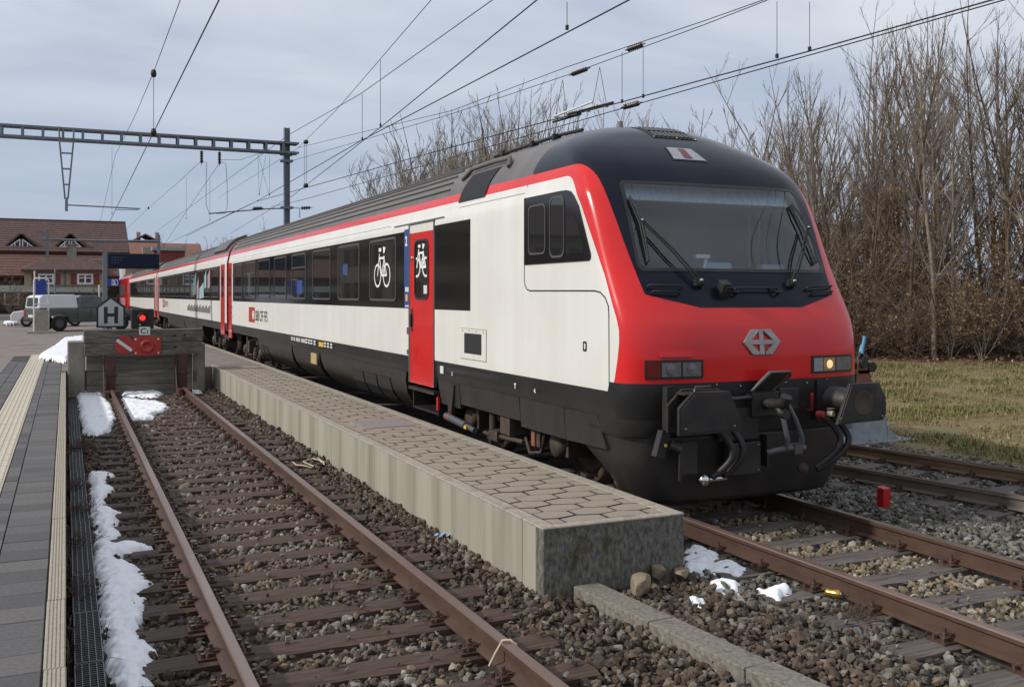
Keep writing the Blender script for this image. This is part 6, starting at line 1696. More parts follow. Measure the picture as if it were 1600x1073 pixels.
for s in (-1, 1):
    f = lambda x, z: (x, s*(.806-.28*max(0, z-1.1)), z)
    MB().prism([f(-.42, 1.16), f(-.36, 1.58), f(.0, 1.62), f(.0, 1.14)], (0, s*.006, 0)).build('window', 'car_glass', cab_, off=LO); MB().prism([f(.06, 1.14), f(.06, 1.62), f(.42, 1.60), f(.92, 1.16)], (0, s*.006, 0)).build('window', 'car_glass', cab_, off=LO)
    MB().prism([f(.75, 1.15), f(.75, 1.27), f(.95, 1.27), f(.95, 1.15)], (0, s*.14, 0)).build('mirror', 'black_rubber', cab_, off=LO)
    MB().box((.02, s*.858-.004, .60), (.035, s*.858+.004, 1.09)).build('door_gap', 'black_rubber', pk, off=LO); MB().box((-.62, s*.858-.004, .60), (-.605, s*.858+.004, 1.09)).build('door_gap', 'black_rubber', pk, off=LO)
MB().prism([(.68, -.60, 1.58), (.68, .60, 1.58), (1.24, .74, 1.12), (1.24, -.74, 1.12)], (.012, 0, .01)).build('windscreen', 'car_glass', cab_, off=LO)
cn = side_loft([(-2.40, 1.085), (-2.34, 1.60), (-2.2, 1.70), (-.72, 1.74), (-.64, 1.66), (-.58, 1.085)], .82, .14, 1.1).build('canopy', 'canopy_white', pk, off=LO, bevel=.03)
MB().prism([(-2.405, -.62, 1.18), (-2.405, .62, 1.18), (-2.36, .56, 1.58), (-2.36, -.56, 1.58)], (-.012, 0, 0)).build('rear_window', 'car_glass', cn, off=LO)
mb = MB(); mb.tube([(-2.3, -.72, 1.74), (-.2, -.66, 1.79), (.3, -.60, 1.75)], .02, 5); mb.tube([(-2.3, .72, 1.74), (-.2, .66, 1.79), (.3, .60, 1.75)], .02, 5); mb.build('roof_rail', 'black_rubber', cn, off=LO)
MB().box((-2.52, -.80, .46), (-2.38, .80, .60)).build('bumper', 'black_rubber', pk, off=LO, bevel=.02)
MB().box((-2.462, -.26, .66), (-2.45, .26, .78)).build('number_plate', 'plate_white', pk, off=LO)
for s in (-1, 1): MB().box((-2.458, s*.74-.09, .68), (-2.40, s*.74+.09, .98)).build('tail_lamp', 'lamp_red', pk, off=LO)
vehicle_wheels(pk, (-1.46, 1.56), .86, .36)
wc = thing('parked_car', 'white car parked behind the tail of the dark pickup', 'car', (0, 0, 0))
wc.location = (-.80, 59.5, PZ); wc.rotation_euler = (0, 0, R(182))
side_loft([(-1.95, .35), (-2.0, .75), (-1.9, .95), (.8, .95), (1.8, .80), (1.95, .6), (1.9, .32), (1.5, .3), (1.3, .55), (1.0, .55), (.85, .3), (-.9, .3), (-1.05, .55), (-1.4, .55), (-1.55, .3)], .82, .1, .8).build('body', 'car_white', wc, off=LO, bevel=.04, seg=2)
gh = side_loft([(-1.85, .94), (-1.55, 1.38), (-.9, 1.46), (.1, 1.42), (.95, .94)], .78, .35, .95).build('cabin', 'car_white', wc, off=LO, bevel=.03)
MB().prism([(-1.83, -.62, 1.0), (-1.83, .62, 1.0), (-1.60, .56, 1.33), (-1.60, -.56, 1.33)], (-.012, 0, .01)).build('rear_window', 'car_glass', gh, off=LO)
for s in (-1, 1):
    f = lambda x, z: (x, s*(.785-.35*max(0, z-.95)), z)
    MB().prism([f(-1.55, 1.0), f(-1.38, 1.34), f(-.3, 1.38), f(-.3, 1.0)], (0, s*.006, 0)).build('window', 'car_glass', gh, off=LO); MB().prism([f(-.25, 1.0), f(-.25, 1.38), f(.1, 1.36), f(.7, 1.0)], (0, s*.006, 0)).build('window', 'car_glass', gh, off=LO)
    MB().box((-2.0, s*.66-.1, .66), (-1.93, s*.66+.1, .86)).build('tail_lamp', 'lamp_red', wc, off=LO)
MB().box((-2.012, -.25, .52), (-1.99, .25, .63)).build('number_plate', 'plate_white', wc, off=LO)
vehicle_wheels(wc, (-1.22, 1.15), .82, .30, .19)

# ------------------------------------------------------------------ buildings
def Q(u, v, Y): return at_y(u, v, Y)
sb = thing('station_building', 'large station building with wide brown tiled roof, red shutters and two triangular dormers', 'building', (-10, 104, PZ))
xr_ = Q(196, 347, 113).x; xl_ = -48.0
rz, ez = Q(100, 345, 113).z, Q(100, 393, 105).z
zl = Q(100, 431, 100.5).z
MB().box((xl_+1, 105.6, PZ-.5), (xr_-1.2, 120.4, ez+.35)).build('wall', 'wall_beige', sb)
def slab(name, pts, th, m, par=None):
    P = [Vector(p) for p in pts]; n = (P[1]-P[0]).cross(P[2]-P[0]).normalized()
    if n.z < 0: n = -n
    return MB().prism(P, -n*th, 0).build(name, m, par or sb)
rf = slab('roof', [(xl_, 104.8, ez), (xr_, 104.8, ez), (xr_, 113, rz), (xl_, 113, rz)], .22, 'roof_tile_brown')
slab('roof', [(xl_, 121.2, ez), (xr_, 121.2, ez), (xr_, 113.005, rz), (xl_, 113.005, rz)], .22, 'roof_tile_brown')
mb = MB(); mb.add([(xr_-1.2, 105.6, ez), (xr_-1.2, 120.4, ez), (xr_-1.2, 113, rz-.25)], [(0, 1, 2)]); mb.build('gable_wall', 'dark_wood', sb)
MB().box((xl_, 112.8, rz-.05), (xr_, 113.2, rz+.09)).build('ridge_tile', 'roof_tile_red', rf)
# roof courses standing proud
for k in range(14):
    t = (k+.5)/14; y_ = 104.8+8.2*t; z_ = ez+(rz-ez)*t; dy = 8.2/14
    MB().prism([(xl_, y_-dy*.5, z_-(rz-ez)*.5/14+.035), (xl_, y_+dy*.46, z_+(rz-ez)*.46/14+.002), (xl_, y_+dy*.46, z_+(rz-ez)*.46/14-.05), (xl_, y_-dy*.5, z_-(rz-ez)*.5/14-.02)], (xr_-xl_, 0, 0)).build('tile_course', 'roof_tile_brown', rf)
for ua, ub in ((8, 58), (87, 133)):
    a, b, c = Q(ua, 387, 105.9), Q(ub, 387, 105.9), Q((ua+ub)/2, 366, 105.9)
    d = MB().prism([a+Vector((.35, .12, 0)), b+Vector((-.35, .12, 0)), c+Vector((0, .12, -.35))], (0, 4, 0)).build('dormer', 'wall_dark', sb)
    for p, q in ((a, c), (c, b)):
        n_ = Vector((-(q-p).z, 0, (q-p).x)).normalized()
        MB().prism([p, q, q+n_*.16, p+n_*.16], (0, 5, 0)).build('dormer_roof', 'roof_tile_brown', d)
    w_ = (b-a).x
    for s in (-1, 1):
        m_ = (a+b)/2; h_ = c.z-a.z
        tri = [Vector((m_.x+s*.12, a.y+.06, a.z+.12)), Vector((m_.x+s*w_*.36, a.y+.06, a.z+.12)), Vector((m_.x+s*.12, a.y+.06, a.z+h_*.62))]
        if s < 0: tri = tri[::-1]
        MB().prism(tri, (0, .05, 0)).build('window', 'house_glass', d)
        for i in range(3):
            MB().tube([tri[i]-Vector((0, .02, 0)), tri[(i+1) % 3]-Vector((0, .02, 0))], .06, 4).build('window_frame', 'pure_white', d)
        MB().tube([Vector((m_.x+s*w_*.2, a.y+.03, a.z+.12)), Vector((m_.x+s*w_*.2, a.y+.03, a.z+h_*.45))], .05, 4).build('window_frame', 'pure_white', d)
# lower roof and front bay
xm = Q(162, 430, 100.5).x
lr = slab('lower_roof', [(xl_, 100.4, zl), (Q(187, 430, 100.5).x, 100.4, zl), (Q(187, 430, 100.5).x, 105.5, ez-.05), (xl_, 105.5, ez-.05)], .2, 'roof_tile_red')
for k in range(9):
    t = (k+.5)/9; y_ = 100.4+5.1*t; z_ = zl+(ez-.05-zl)*t; dy = 5.1/9; dz = (ez-.05-zl)/9
    MB().prism([(xl_, y_-dy*.5, z_-dz*.5+.035), (xl_, y_+dy*.46, z_+dz*.46+.002), (xl_, y_+dy*.46, z_+dz*.46-.05), (xl_, y_-dy*.5, z_-dz*.5-.02)], (Q(187, 430, 100.5).x-xl_, 0, 0)).build('tile_course', 'roof_tile_red', lr)
ch = Q(112, 404, 102.5); cm = MB().box((ch.x-.42, 102.2, ch.z-.9), (ch.x+.42, 103, Q(112, 383, 102.5).z)).build('chimney', 'concrete_old', sb); MB().box((ch.x-.5, 102.1, Q(112, 383, 102.5).z), (ch.x+.5, 103.1, Q(112, 381, 102.5).z)).build('chimney_cap', 'concrete_old', cm)
MB().box((xl_+1.0, 100.9, PZ-.4), (xm+1.4, 105.6, zl+.2)).build('ground_floor', 'wall_dark', sb)
bl, br, bz0, bz1 = Q(38, 445, 99).x, Q(161, 445, 99).x, Q(100, 448, 99).z, Q(100, 420, 99).z
bw = MB().box((bl, 99, bz0), (br, 101, bz1)).build('bay_wall', 'wall_beige', sb)
e0, e1 = Q(33, 421, 98.5), Q(168, 421, 98.5); r0, r1 = Q(66, 403, 101), Q(142, 404, 101)
mb = MB(); V = [e0, e1, Vector((e1.x, 102.5, e1.z+.3)), Vector((e0.x, 102.5, e0.z+.3)), r0, r1]; mb.add(V + [v-Vector((0, 0, .18)) for v in V[:4]], [(0, 1, 5, 4), (1, 2, 5), (0, 4, 3), (2, 3, 4, 5), (0, 6, 7, 1), (1, 7, 8, 2), (3, 9, 6, 0), (6, 9, 8, 7)]); mb.build('bay_roof', 'roof_tile_brown', sb)
MB().box((bl+6.1 if False else Q(102, 430, 99).x-.05, 98.93, bz0), (Q(102, 430, 99).x+.05, 98.99, bz1)).build('drain_pipe', 'canopy_roof', sb)
def house_window(par, ua, ub, va, vb, Y, shut=True):
    a, b = Q(ua, vb, Y), Q(ub, va, Y)
    w = MB().box((a.x, Y-.05, a.z), (b.x, Y-.012, b.z)).build('window', 'house_glass', par)
    mb = MB(); t = .09
    mb.box((a.x-t, Y-.09, a.z-t), (a.x+t, Y-.02, b.z+t)); mb.box((b.x-t, Y-.09, a.z-t), (b.x+t, Y-.02, b.z+t)); mb.box((a.x+t, Y-.088, a.z-t), (b.x-t, Y-.02, a.z+t)); mb.box((a.x+t, Y-.088, b.z-t), (b.x-t, Y-.02, b.z+t))
    m_ = (a.x+b.x)/2; mb.box((m_-t*.8, Y-.086, a.z+t), (m_+t*.8, Y-.02, b.z-t)); zz = a.z+(b.z-a.z)*.62; mb.box((a.x+t, Y-.084, zz-t*.5), (m_-t*.8, Y-.02, zz+t*.5)); mb.box((m_+t*.8, Y-.084, zz-t*.5), (b.x-t, Y-.02, zz+t*.5))
    mb.build('window_frame', 'pure_white', w)
    if shut:
        sw = (b.x-a.x)*.40
        for x0, x1 in ((a.x-t-.04-sw, a.x-t-.04), (b.x+t+.04, b.x+t+.04+sw)):
            MB().box((x0, Y-.08, a.z-.06), (x1, Y-.015, b.z+.06)).build('shutter', 'shutter_red', w)
house_window(bw, 61, 83, 429, 443, 99); house_window(bw, 122, 144, 429, 443, 99)
slab('canopy', [(xl_, 95.5, Q(80, 456, 95.5).z), (xm, 95.5, Q(80, 456, 95.5).z), (xm, 98.95, Q(80, 446, 99).z), (xl_, 98.95, Q(80, 446, 99).z)], .12, 'canopy_roof')
for k in range(9):
    x_ = xm - .4 - 3.6*k; MB().box((x_-.08, 95.8, PZ-.2), (x_+.08, 95.96, Q(80, 456, 95.5).z)).build('canopy_post', 'dark_wood', sb)
for k in range(10):
    x_ = xm - 1.6 - 3.1*k
    w = MB().box((x_-.55, 100.84, 1.2), (x_+.55, 100.88, 2.45)).build('window', 'house_glass', sb)
    mb = MB(); mb.box((x_-.62, 100.80, 1.12), (x_-.5, 100.86, 2.52)); mb.box((x_+.5, 100.80, 1.12), (x_+.62, 100.86, 2.52)); mb.box((x_-.05, 100.80, 1.12), (x_+.05, 100.86, 2.52)); mb.box((x_-.5, 100.802, 2.4), (x_+.5, 100.86, 2.52)); mb.box((x_-.5, 100.802, 1.12), (x_+.5, 100.86, 1.24)); mb.build('window_frame', 'pure_white', w)
for k in range(9):
    x_ = -12.5 - 3.6*k
    for (za, zb) in ((4.9, 6.2),): pass
# left wing of the station, outside the picture but mirrored in the train windows
wg = sb
MB().box((-34, 76, PZ-.4), (-14, 90, 7.4)).build('wall', 'wall_beige', wg)
slab('roof', [(-34.8, 75, 7.2), (-13.2, 75, 7.2), (-13.2, 83, 10.6), (-34.8, 83, 10.6)], .2, 'roof_tile_brown', wg); slab('roof', [(-34.8, 91, 7.2), (-13.2, 91, 7.2), (-13.2, 83.01, 10.6), (-34.8, 83.01, 10.6)], .2, 'roof_tile_brown', wg)
for k in range(6):
    for za in (1.6, 4.6):
        x_ = -32 + 3.2*k; w = MB().box((x_-.55, 75.94, za), (x_+.55, 75.99, za+1.5)).build('window', 'house_glass', wg); MB().box((x_-.02, 75.92, za), (x_+.02, 75.96, za+1.5)).build('window_frame', 'pure_white', w)
        for s in (-1, 1): MB().box((x_+s*.9-.3, 75.93, za-.05), (x_+s*.9+.3, 75.985, za+1.55)).build('shutter', 'shutter_red', w)
    
for za in (1.6, 4.6):
    for k in range(4):
        y_ = 77.5+3.2*k; w = MB().box((-14.01, y_-.55, za), (-13.96, y_+.55, za+1.5)).build('window', 'house_glass', wg); MB().box((-13.97, y_-1.2, za-.05), (-13.93, y_-.6, za+1.55)).build('shutter', 'shutter_red', w); MB().box((-13.97, y_+.6, za-.05), (-13.93, y_+1.2, za+1.55)).build('shutter', 'shutter_red', w)
# houses behind
oh = thing('house', 'long low house with orange tiled roof beyond the departure screen', 'building', (18, 150, PZ))
a, b = Q(196, 405, 150), Q(320, 405, 150); zt = Q(250, 379, 154).z
MB().box((a.x, 150.5, PZ), (b.x-.4, 160, a.z)).build('wall', 'wall_beige', oh)
ro = slab('roof', [(a.x-.5, 149.6, a.z-.1), (b.x, 149.6, a.z-.1), (b.x, 155.5, zt), (a.x-.5, 155.5, zt)], .25, 'roof_tile_orange', oh); slab('roof', [(a.x-.5, 161.4, a.z-.1), (b.x, 161.4, a.z-.1), (b.x, 155.51, zt), (a.x-.5, 155.51, zt)], .25, 'roof_tile_orange', oh)
c = Q(232, 386, 151); mb = MB().box((c.x-.8, 151, c.z-2), (c.x+.8, 152.2, c.z)).build('chimney', 'concrete_edge', oh)
a, b = Q(240, 404, 147), Q(289, 392, 147)
an = thing('annex', 'small dark red annex with pale flat roof under the orange roof', 'building', (a.x, 147, PZ))
MB().box((a.x, 147, PZ), (b.x, 149.4, b.z)).build('wall', 'wall_redboard', an); MB().box((a.x-.2, 146.7, b.z), (b.x+.2, 149.4, Q(250, 386, 147).z)).build('roof', 'galvanised', an)
g = Q(227, 377, 170); gh_ = thing('house', 'small red gable peeking above the orange roofed house', 'building', (g.x, 170, PZ))
MB().box((g.x-1.8, 170, PZ), (g.x+1.8, 178, g.z)).build('wall', 'wall_redboard', gh_)
for s in (-1, 1): MB().prism([(g.x, 169.5, g.z+1.0), (g.x+s*2.4, 169.5, g.z-.3), (g.x+s*2.4, 169.5, g.z-.05), (g.x, 169.5, g.z+1.25)], (0, 9, 0)).build('roof', 'roof_tile_orange', gh_)
for xx in (-3.5, -.9, 2.0): MB().box((g.x+xx-.3, 172, g.z-1), (g.x+xx+.3, 172.6, g.z+1.6)).build('chimney', 'concrete_edge', gh_)
# pale house glimpsed through the thicket
hh = thing('house', 'pale house with grey roof glimpsed through the bare thicket', 'building', (52, 62, 0))
ha, hb = at_y(1345, 430, 55), at_y(1475, 430, 55)
MB().box((ha.x, 55, -.4), (hb.x, 64, at_y(1400, 405, 55).z)).build('wall', 'wall_beige', hh)
slab('roof', [(ha.x-.8, 54, at_y(1400, 412, 54).z), (hb.x+.8, 54, at_y(1400, 412, 54).z), (hb.x+.8, 59.5, at_y(1400, 352, 59).z), (ha.x-.8, 59.5, at_y(1400, 352, 59).z)], .2, 'mast_grey', hh)
slab('roof', [(ha.x-.8, 65, at_y(1400, 412, 54).z), (hb.x+.8, 65, at_y(1400, 412, 54).z), (hb.x+.8, 59.51, at_y(1400, 352, 59).z), (ha.x-.8, 59.51, at_y(1400, 352, 59).z)], .2, 'mast_grey', hh)
for k in range(3): MB().box((ha.x+1.5+3*k, 54.94, 2.2), (ha.x+2.6+3*k, 54.985, 3.6)).build('window', 'house_glass', hh)

# ------------------------------------------------------------------ small things by the outer track
lv = thing('point_lever', 'rusty hand point lever with blue handles on a grey steel box beside the outer track', 'point lever', (11.3, 11.6, -.2))
cx, cy = 11.30, 11.65
mb = MB(); mb.box((cx-.38, cy-.2, -.2), (cx+.34, cy+.25, .22)); mb.box((cx-.12, cy-.08, .22), (cx+.12, cy+.12, .56)); lb = mb.build('housing', 'galvanised', lv, bevel=.01)
mb = MB(); mb.box((cx-1.1, cy-.35, -.22), (cx+.8, cy+.4, -.165)); mb.build('base_plate', 'galvanised', lv)
for x0, s in ((cx-.38, -1), (cx+.34, 1)): MB().prism([(x0, cy-.2, .05), (x0+s*.22, cy-.2, -.165), (x0, cy-.2, -.165)], (0, .02, 0)).build('gusset', 'galvanised', lb)
mb = MB()
for s in (-1, 1): mb.prism([(cx-.20, cy+s*.10, .555), (cx+.20, cy+s*.10, .555), (cx+.10, cy+s*.10, .80), (cx+.02, cy+s*.10, 1.04), (cx-.15, cy+s*.10, 1.08), (cx-.18, cy+s*.10, .90)], (0, .02, 0))
mb.box((cx-.16, cy-.1, .86), (cx+.08, cy+.12, .92)); mb.build('lever_bracket', 'lever_rust', lv, bevel=.004)
mb = MB(); mb.lathe([(.07, 0), (.07, .28)], (cx-.07, cy-.14, 1.02), (0, 1, 0), 14); mb.lathe([(.08, 0), (.08, .12)], (cx+.12, cy-.12, .96), (0, 1, 0), 14); mb.tube([(cx-.06, cy, 1.04), (cx-.04, cy, 1.12), (cx-.02, cy-.04, 1.18)], .045, 8); mb.tube([(cx+.04, cy, 1.02), (cx+.12, cy, 1.12)], .045, 8); mb.build('lever_joint', 'black_paint', lv)
for a, b in (((cx-.03, cy-.04, 1.17), (cx+.03, cy-.04, 1.44)), ((cx+.02, cy+.06, 1.14), (cx+.08, cy+.06, 1.30))): MB().tube([a, b], .026, 8).build('handle', 'lever_blue', lv)
mk = thing('marker_post', 'short bright red square post standing in the grey ballast', 'marker post', (7.94, 7.86, -.2))
MB().box((7.885, 7.81, -.3), (7.99, 7.915, .02)).build('post', 'marker_red', mk, bevel=.008); MB().prism([(7.886, 7.811, .0195), (7.989, 7.811, .0195), (7.989, 7.914, .034), (7.886, 7.914, .034)], (0, 0, .008)).build('cap', 'marker_red', mk)
can = thing('drink_can', 'crumpled gold and silver drink can lying beside the rail', 'can', (5.135, 5.6, -.13))
p = at_z(1290, 924, -.12); q = at_z(1306, 927, -.12); dr_ = (q-p).normalized()
mb = MB(); mb.lathe([(.0, .0), (.024, .0), (.031, .012), (.026, .045), (.033, .075), (.033, .10), (.026, .118), (.0, .118)], p, dr_, 14); mb.build('body', 'gold_can', can); MB().lathe([(.026, .1185), (.027, .122), (.022, .122), (.022, .119), (0, .1192)], p, dr_, 14).build('lid', 'chrome', can)
cord = thing('cord', 'pale loop of old cord lying on the brown ballast by the platform wall', 'cord', at_z(495, 722, -.15))
pts = [(458, 722), (463, 726), (475, 727), (488, 731), (490, 728), (480, 724), (474, 721), (482, 718), (496, 715), (506, 722), (508, 727), (500, 719), (488, 716)]
MB().tube([at_z(u, v, -.135) for u, v in pts], .009, 6).build('strand', 'cord_cream', cord)
rg_ = [at_z(u, v, .005) for u, v in ((742, 999), (738, 1006), (724, 1000), (737, 1000))]
c_ = Vector((L2, at_z(755, 1008, 0).y, 0))
tg = MB().tube([c_+Vector((x_, y_, z_)) for x_, y_, z_ in ((-.10, .03, -.14), (-.06, .02, -.06), (-.02, .01, .008), (.02, -.01, .012), (.045, -.03, -.01), (.075, -.05, -.12), (.04, -.07, -.13))], .008, 6).build('strap', 'cord_cream'); tag(tg, 'pale plastic strap looped over the right rail of the rusty track', 'strap')
bl_ = at_z(690, 840, -.13); lt = MB()
for k in range(5):
    a = Vector((random.uniform(-.06, .06), random.uniform(-.04, .04), random.uniform(0, .03))); lt.add([bl_+a, bl_+a+Vector((.035, .01, .015)), bl_+a+Vector((.03, .03, .02)), bl_+a+Vector((-.01, .02, .01))], [(0, 1, 2, 3)])
tag(lt.build('plastic_scrap', 'litter_blue'), 'torn pale blue plastic scrap at the foot of the platform wall', 'litter')
def rock(name, px, z, s, label, seed):
    p = at_z(*px, z); rs = np.random.default_rng(seed); mb = MB()
    import bmesh
    bm = bmesh.new(); bmesh.ops.create_icosphere(bm, subdivisions=3, radius=1)
    planes = [(Vector(rs.normal(size=3)).normalized(), rs.uniform(.42, .72)) for _ in range(12)]
    for v in bm.verts:
        for n_, d_ in planes:
            t = v.co.dot(n_) - d_
            if t > 0: v.co -= n_*t*.92
        v.co *= 1+.05*mnoise.noise(v.co*3+Vector((seed, 0, 0))); v.co = Vector((v.co.x*s[0], v.co.y*s[1], v.co.z*s[2]))
    me = bpy.data.meshes.new(name); bm.to_mesh(me); bm.free(); me.materials.append(MATS['rock'])
    o = link(name, me, None, p + Vector((0, 0, s[2]*.45))); o.rotation_euler = (0, 0, seed*1.3); tag(o, label, 'stone', 'large stones by the platform end'); return o
rock('stone', (1003, 923), -.13, (.135, .105, .105), 'largest angular brown stone resting on the end of the edging slabs', 3)
rock('stone', (1026, 904), -.13, (.085, .075, .08), 'brown block stone against the mossy platform end, middle of three', 5)
rock('stone', (1067, 902), -.13, (.10, .075, .065), 'pale yellowish stone lying at the platform corner by the snow', 8)
# ------------------------------------------------------------------ bare trees
def rvec(rs): 
    v = Vector((rs.gauss(0, 1), rs.gauss(0, 1), rs.gauss(0, 1))); return v.normalized()
def gen_tree(seed, h, kind):
    rs = random.Random(seed); trunk, crown, tips = [], [], []
    def limb(p, d, L, r0, r1, n, lst, wander, up):
        pts = [(p.copy(), r0)]
        for i in range(n):
            d = (d + rvec(rs)*wander + Vector((0, 0, up))).normalized()
            p = p + d*(L/n); r = r0 + (r1-r0)*(i+1)/n
            lst.append((pts[-1][0], p.copy(), pts[-1][1], r)); pts.append((p.copy(), r))
        return pts, d
    def twigs(pts, L, r, cnt, lvl, spread, up):
        n = len(pts)-1
        for c in range(cnt):
            t = rs.uniform(.15, .98)*n; i = min(int(t), n-1); f = t-i
            p = pts[i][0].lerp(pts[i+1][0], f); d0 = (pts[i+1][0]-pts[i][0]).normalized()
            d = (d0*1.1 + rvec(rs)*spread + Vector((0, 0, up))).normalized()
            l = max(.28, L*rs.uniform(.5, 1.2)*(1-.35*t/n))
            sub, _ = limb(p, d, l, min(r, pts[i][1]*.75), .003, 3, crown, .09, .08)
            if lvl > 0 and l > .5: twigs(sub, l*.55, r*.6, 2 + int(l*2.0), lvl-1, spread, up)
            else: tips.append(sub[-1][0]); tips.append(sub[1][0])
    stems = {'tall': 1, 'multi': 3, 'bush': 8, 'spread': 6}[kind]
    for s_ in range(stems):
        hh = h*rs.uniform(.8, 1.05) if stems > 1 else h
        base = Vector((rs.uniform(-.25, .25), rs.uniform(-.25, .25), 0))*(0 if stems == 1 else .25)
        lean = {'tall': .05, 'multi': .22, 'bush': .55, 'spread': .26}[kind]
        d = Vector((rs.gauss(0, lean), rs.gauss(0, lean), 1)).normalized()
        r = {'tall': .085, 'multi': .062, 'bush': .026, 'spread': .07}[kind]*hh/10*(2.2 if kind == 'bush' else 1)
        pts, _ = limb(base, d, hh, r, .006, 12, trunk, .055 if kind != 'bush' else .12, .03)
        nb = {'tall': 24, 'multi': 13, 'bush': 9, 'spread': 13}[kind]
        for b in range(nb):
            t = (rs.uniform(.16, .97)**.9 if kind != 'bush' else rs.uniform(.1, .95))*12; i = min(int(t), 11)
            p = pts[i][0].lerp(pts[i+1][0], t-i); az = rs.uniform(0, 2*math.pi)
            el = {'tall': rs.uniform(1.0, 2.3), 'multi': rs.uniform(.5, 1.4), 'bush': rs.uniform(.1, 1.1), 'spread': rs.uniform(.8, 2.0)}[kind]
            dd = Vector((math.cos(az), math.sin(az), el)).normalized()
            l = {'tall': .33, 'multi': .36, 'bush': .42, 'spread': .36}[kind]*hh*(1.0-t/12)**.75*rs.uniform(.55, 1.15) + .45
            sub, _ = limb(p, dd, l, min(pts[i][1]*.55, .032), .004, 5, crown, .085, .07)
            twigs(sub, max(.45, l*.42), .010, 3 + int(2.2*l), 1, .5, .2)
    return trunk, crown, tips
def seg_mesh(name, segs, n, matname, rmin=0.0):
    A = np.array([s[0] for s in segs]); B = np.array([s[1] for s in segs]); ra = np.maximum([s[2] for s in segs], rmin); rb = np.maximum([s[3] for s in segs], rmin)
    d = B-A; d /= np.linalg.norm(d, axis=1, keepdims=True)+1e-9
    ref = np.where(np.abs(d[:, 2:3]) < .9, np.array([[0, 0, 1.]]), np.array([[1., 0, 0]]))
    u = np.cross(d, ref); u /= np.linalg.norm(u, axis=1, keepdims=True); v = np.cross(d, u)
    V = []
    for k in range(n):
        a = 2*math.pi*k/n; o = u*math.cos(a)+v*math.sin(a); V.append(A+o*ra[:, None])
    for k in range(n):
        a = 2*math.pi*k/n; o = u*math.cos(a)+v*math.sin(a); V.append(B+o*rb[:, None])
    V = np.stack(V, 1).reshape(-1, 3); base = 2*n*np.arange(len(segs))[:, None]
    F = np.concatenate([base + np.array([[k, (k+1) % n, n+(k+1) % n, n+k]]) for k in range(n)], 0)
    o = np_mesh(name, V, F, matname, smooth=n > 4); me = o.data; bpy.data.objects.remove(o); return me
def leaf_mesh(pts, pal, size, seed, drop=.0):
    rs = np.random.default_rng(seed); P = np.array(pts); n = len(P)
    a = rs.normal(size=(n, 3)); a /= np.linalg.norm(a, axis=1, keepdims=True); a[:, 2] = -np.abs(a[:, 2])-.5
    a /= np.linalg.norm(a, axis=1, keepdims=True); b = np.cross(a, rs.normal(size=(n, 3))); b /= np.linalg.norm(b, axis=1, keepdims=True)
    s = size*rs.uniform(.6, 1.3, (n, 1)); V = np.stack([P, P+a*s*.5+b*s*.28, P+a*s, P+a*s*.55-b*s*.28], 1).reshape(-1, 3)
    F = 4*np.arange(n)[:, None] + np.array([[0, 1, 2, 3]])
    c = np.array(pal)[rs.integers(0, len(pal), n)]*rs.uniform(.7, 1.25, (n, 1))
    o = np_mesh('leaves', V, F, 'dry_leaf', tint=np.repeat(c, 4, 0)); me = o.data; bpy.data.objects.remove(o); return me
LEAF = [(.20, .115, .045), (.25, .15, .06), (.16, .085, .04), (.22, .14, .07), (.13, .08, .045)]
LEAF_Y = [(.26, .20, .05), (.20, .13, .05), (.15, .09, .04), (.22, .17, .05)]
def proto(seed, h, kind, bark, twig, leaves=0, pal=LEAF, lsize=.09, zlim=1.0, rmin=.0036):
    tr, cr, tips = gen_tree(seed, h, kind)
    ms_ = {'trunk': seg_mesh('trunk', tr, 6, bark), 'crown': seg_mesh('crown', cr, 3, twig, rmin)}
    if leaves:
        rs = random.Random(seed+99); cand = [t for t in tips if t.z < h*zlim]
        ms_['leaves'] = leaf_mesh([c + Vector((rs.uniform(-.1, .1), rs.uniform(-.1, .1), rs.uniform(-.08, .08))) for c in [rs.choice(cand) for _ in range(leaves)]], pal, lsize, seed)
    return ms_, h
PT = [proto(11, 10, 'tall', 'bark_grey', 'twig_grey'), proto(12, 10, 'tall', 'bark_brown', 'twig_brown', 300, LEAF, .10, .5), proto(13, 10, 'tall', 'bark_grey', 'twig_brown', 160, LEAF, .09, .5),
      proto(14, 10, 'multi', 'bark_brown', 'twig_brown', 420, LEAF, .10, .6), proto(15, 10, 'multi', 'bark_grey', 'twig_grey', 0, LEAF_Y, .09, .6)]
PS = [proto(21, 9, 'spread', 'bark_brown', 'twig_grey', rmin=.0062), proto(22, 9, 'spread', 'bark_grey', 'twig_grey', rmin=.0062)]
PB = [proto(31, 4, 'bush', 'bark_brown', 'twig_brown', 620, LEAF, .085), proto(32, 4, 'bush', 'bark_brown', 'twig_brown', 300, LEAF_Y, .08), proto(33, 4, 'bush', 'bark_grey', 'twig_brown', 900, LEAF, .09)]
def plant(name, pr, loc, h, rotz, label, cat, group=None, wide=1.0):
    ms_, h0 = pr; k = h/h0
    t = thing(name, label, cat, loc, group); t.scale = (k*wide, k*wide, k); t.rotation_euler = (0, 0, rotz)
    for nm, me in ms_.items(): link(nm, me, t)
    return t
def gz(x, y): return -.16 + float(verge_z(np.array(x), np.array(y)))
tr_ = random.Random(5)
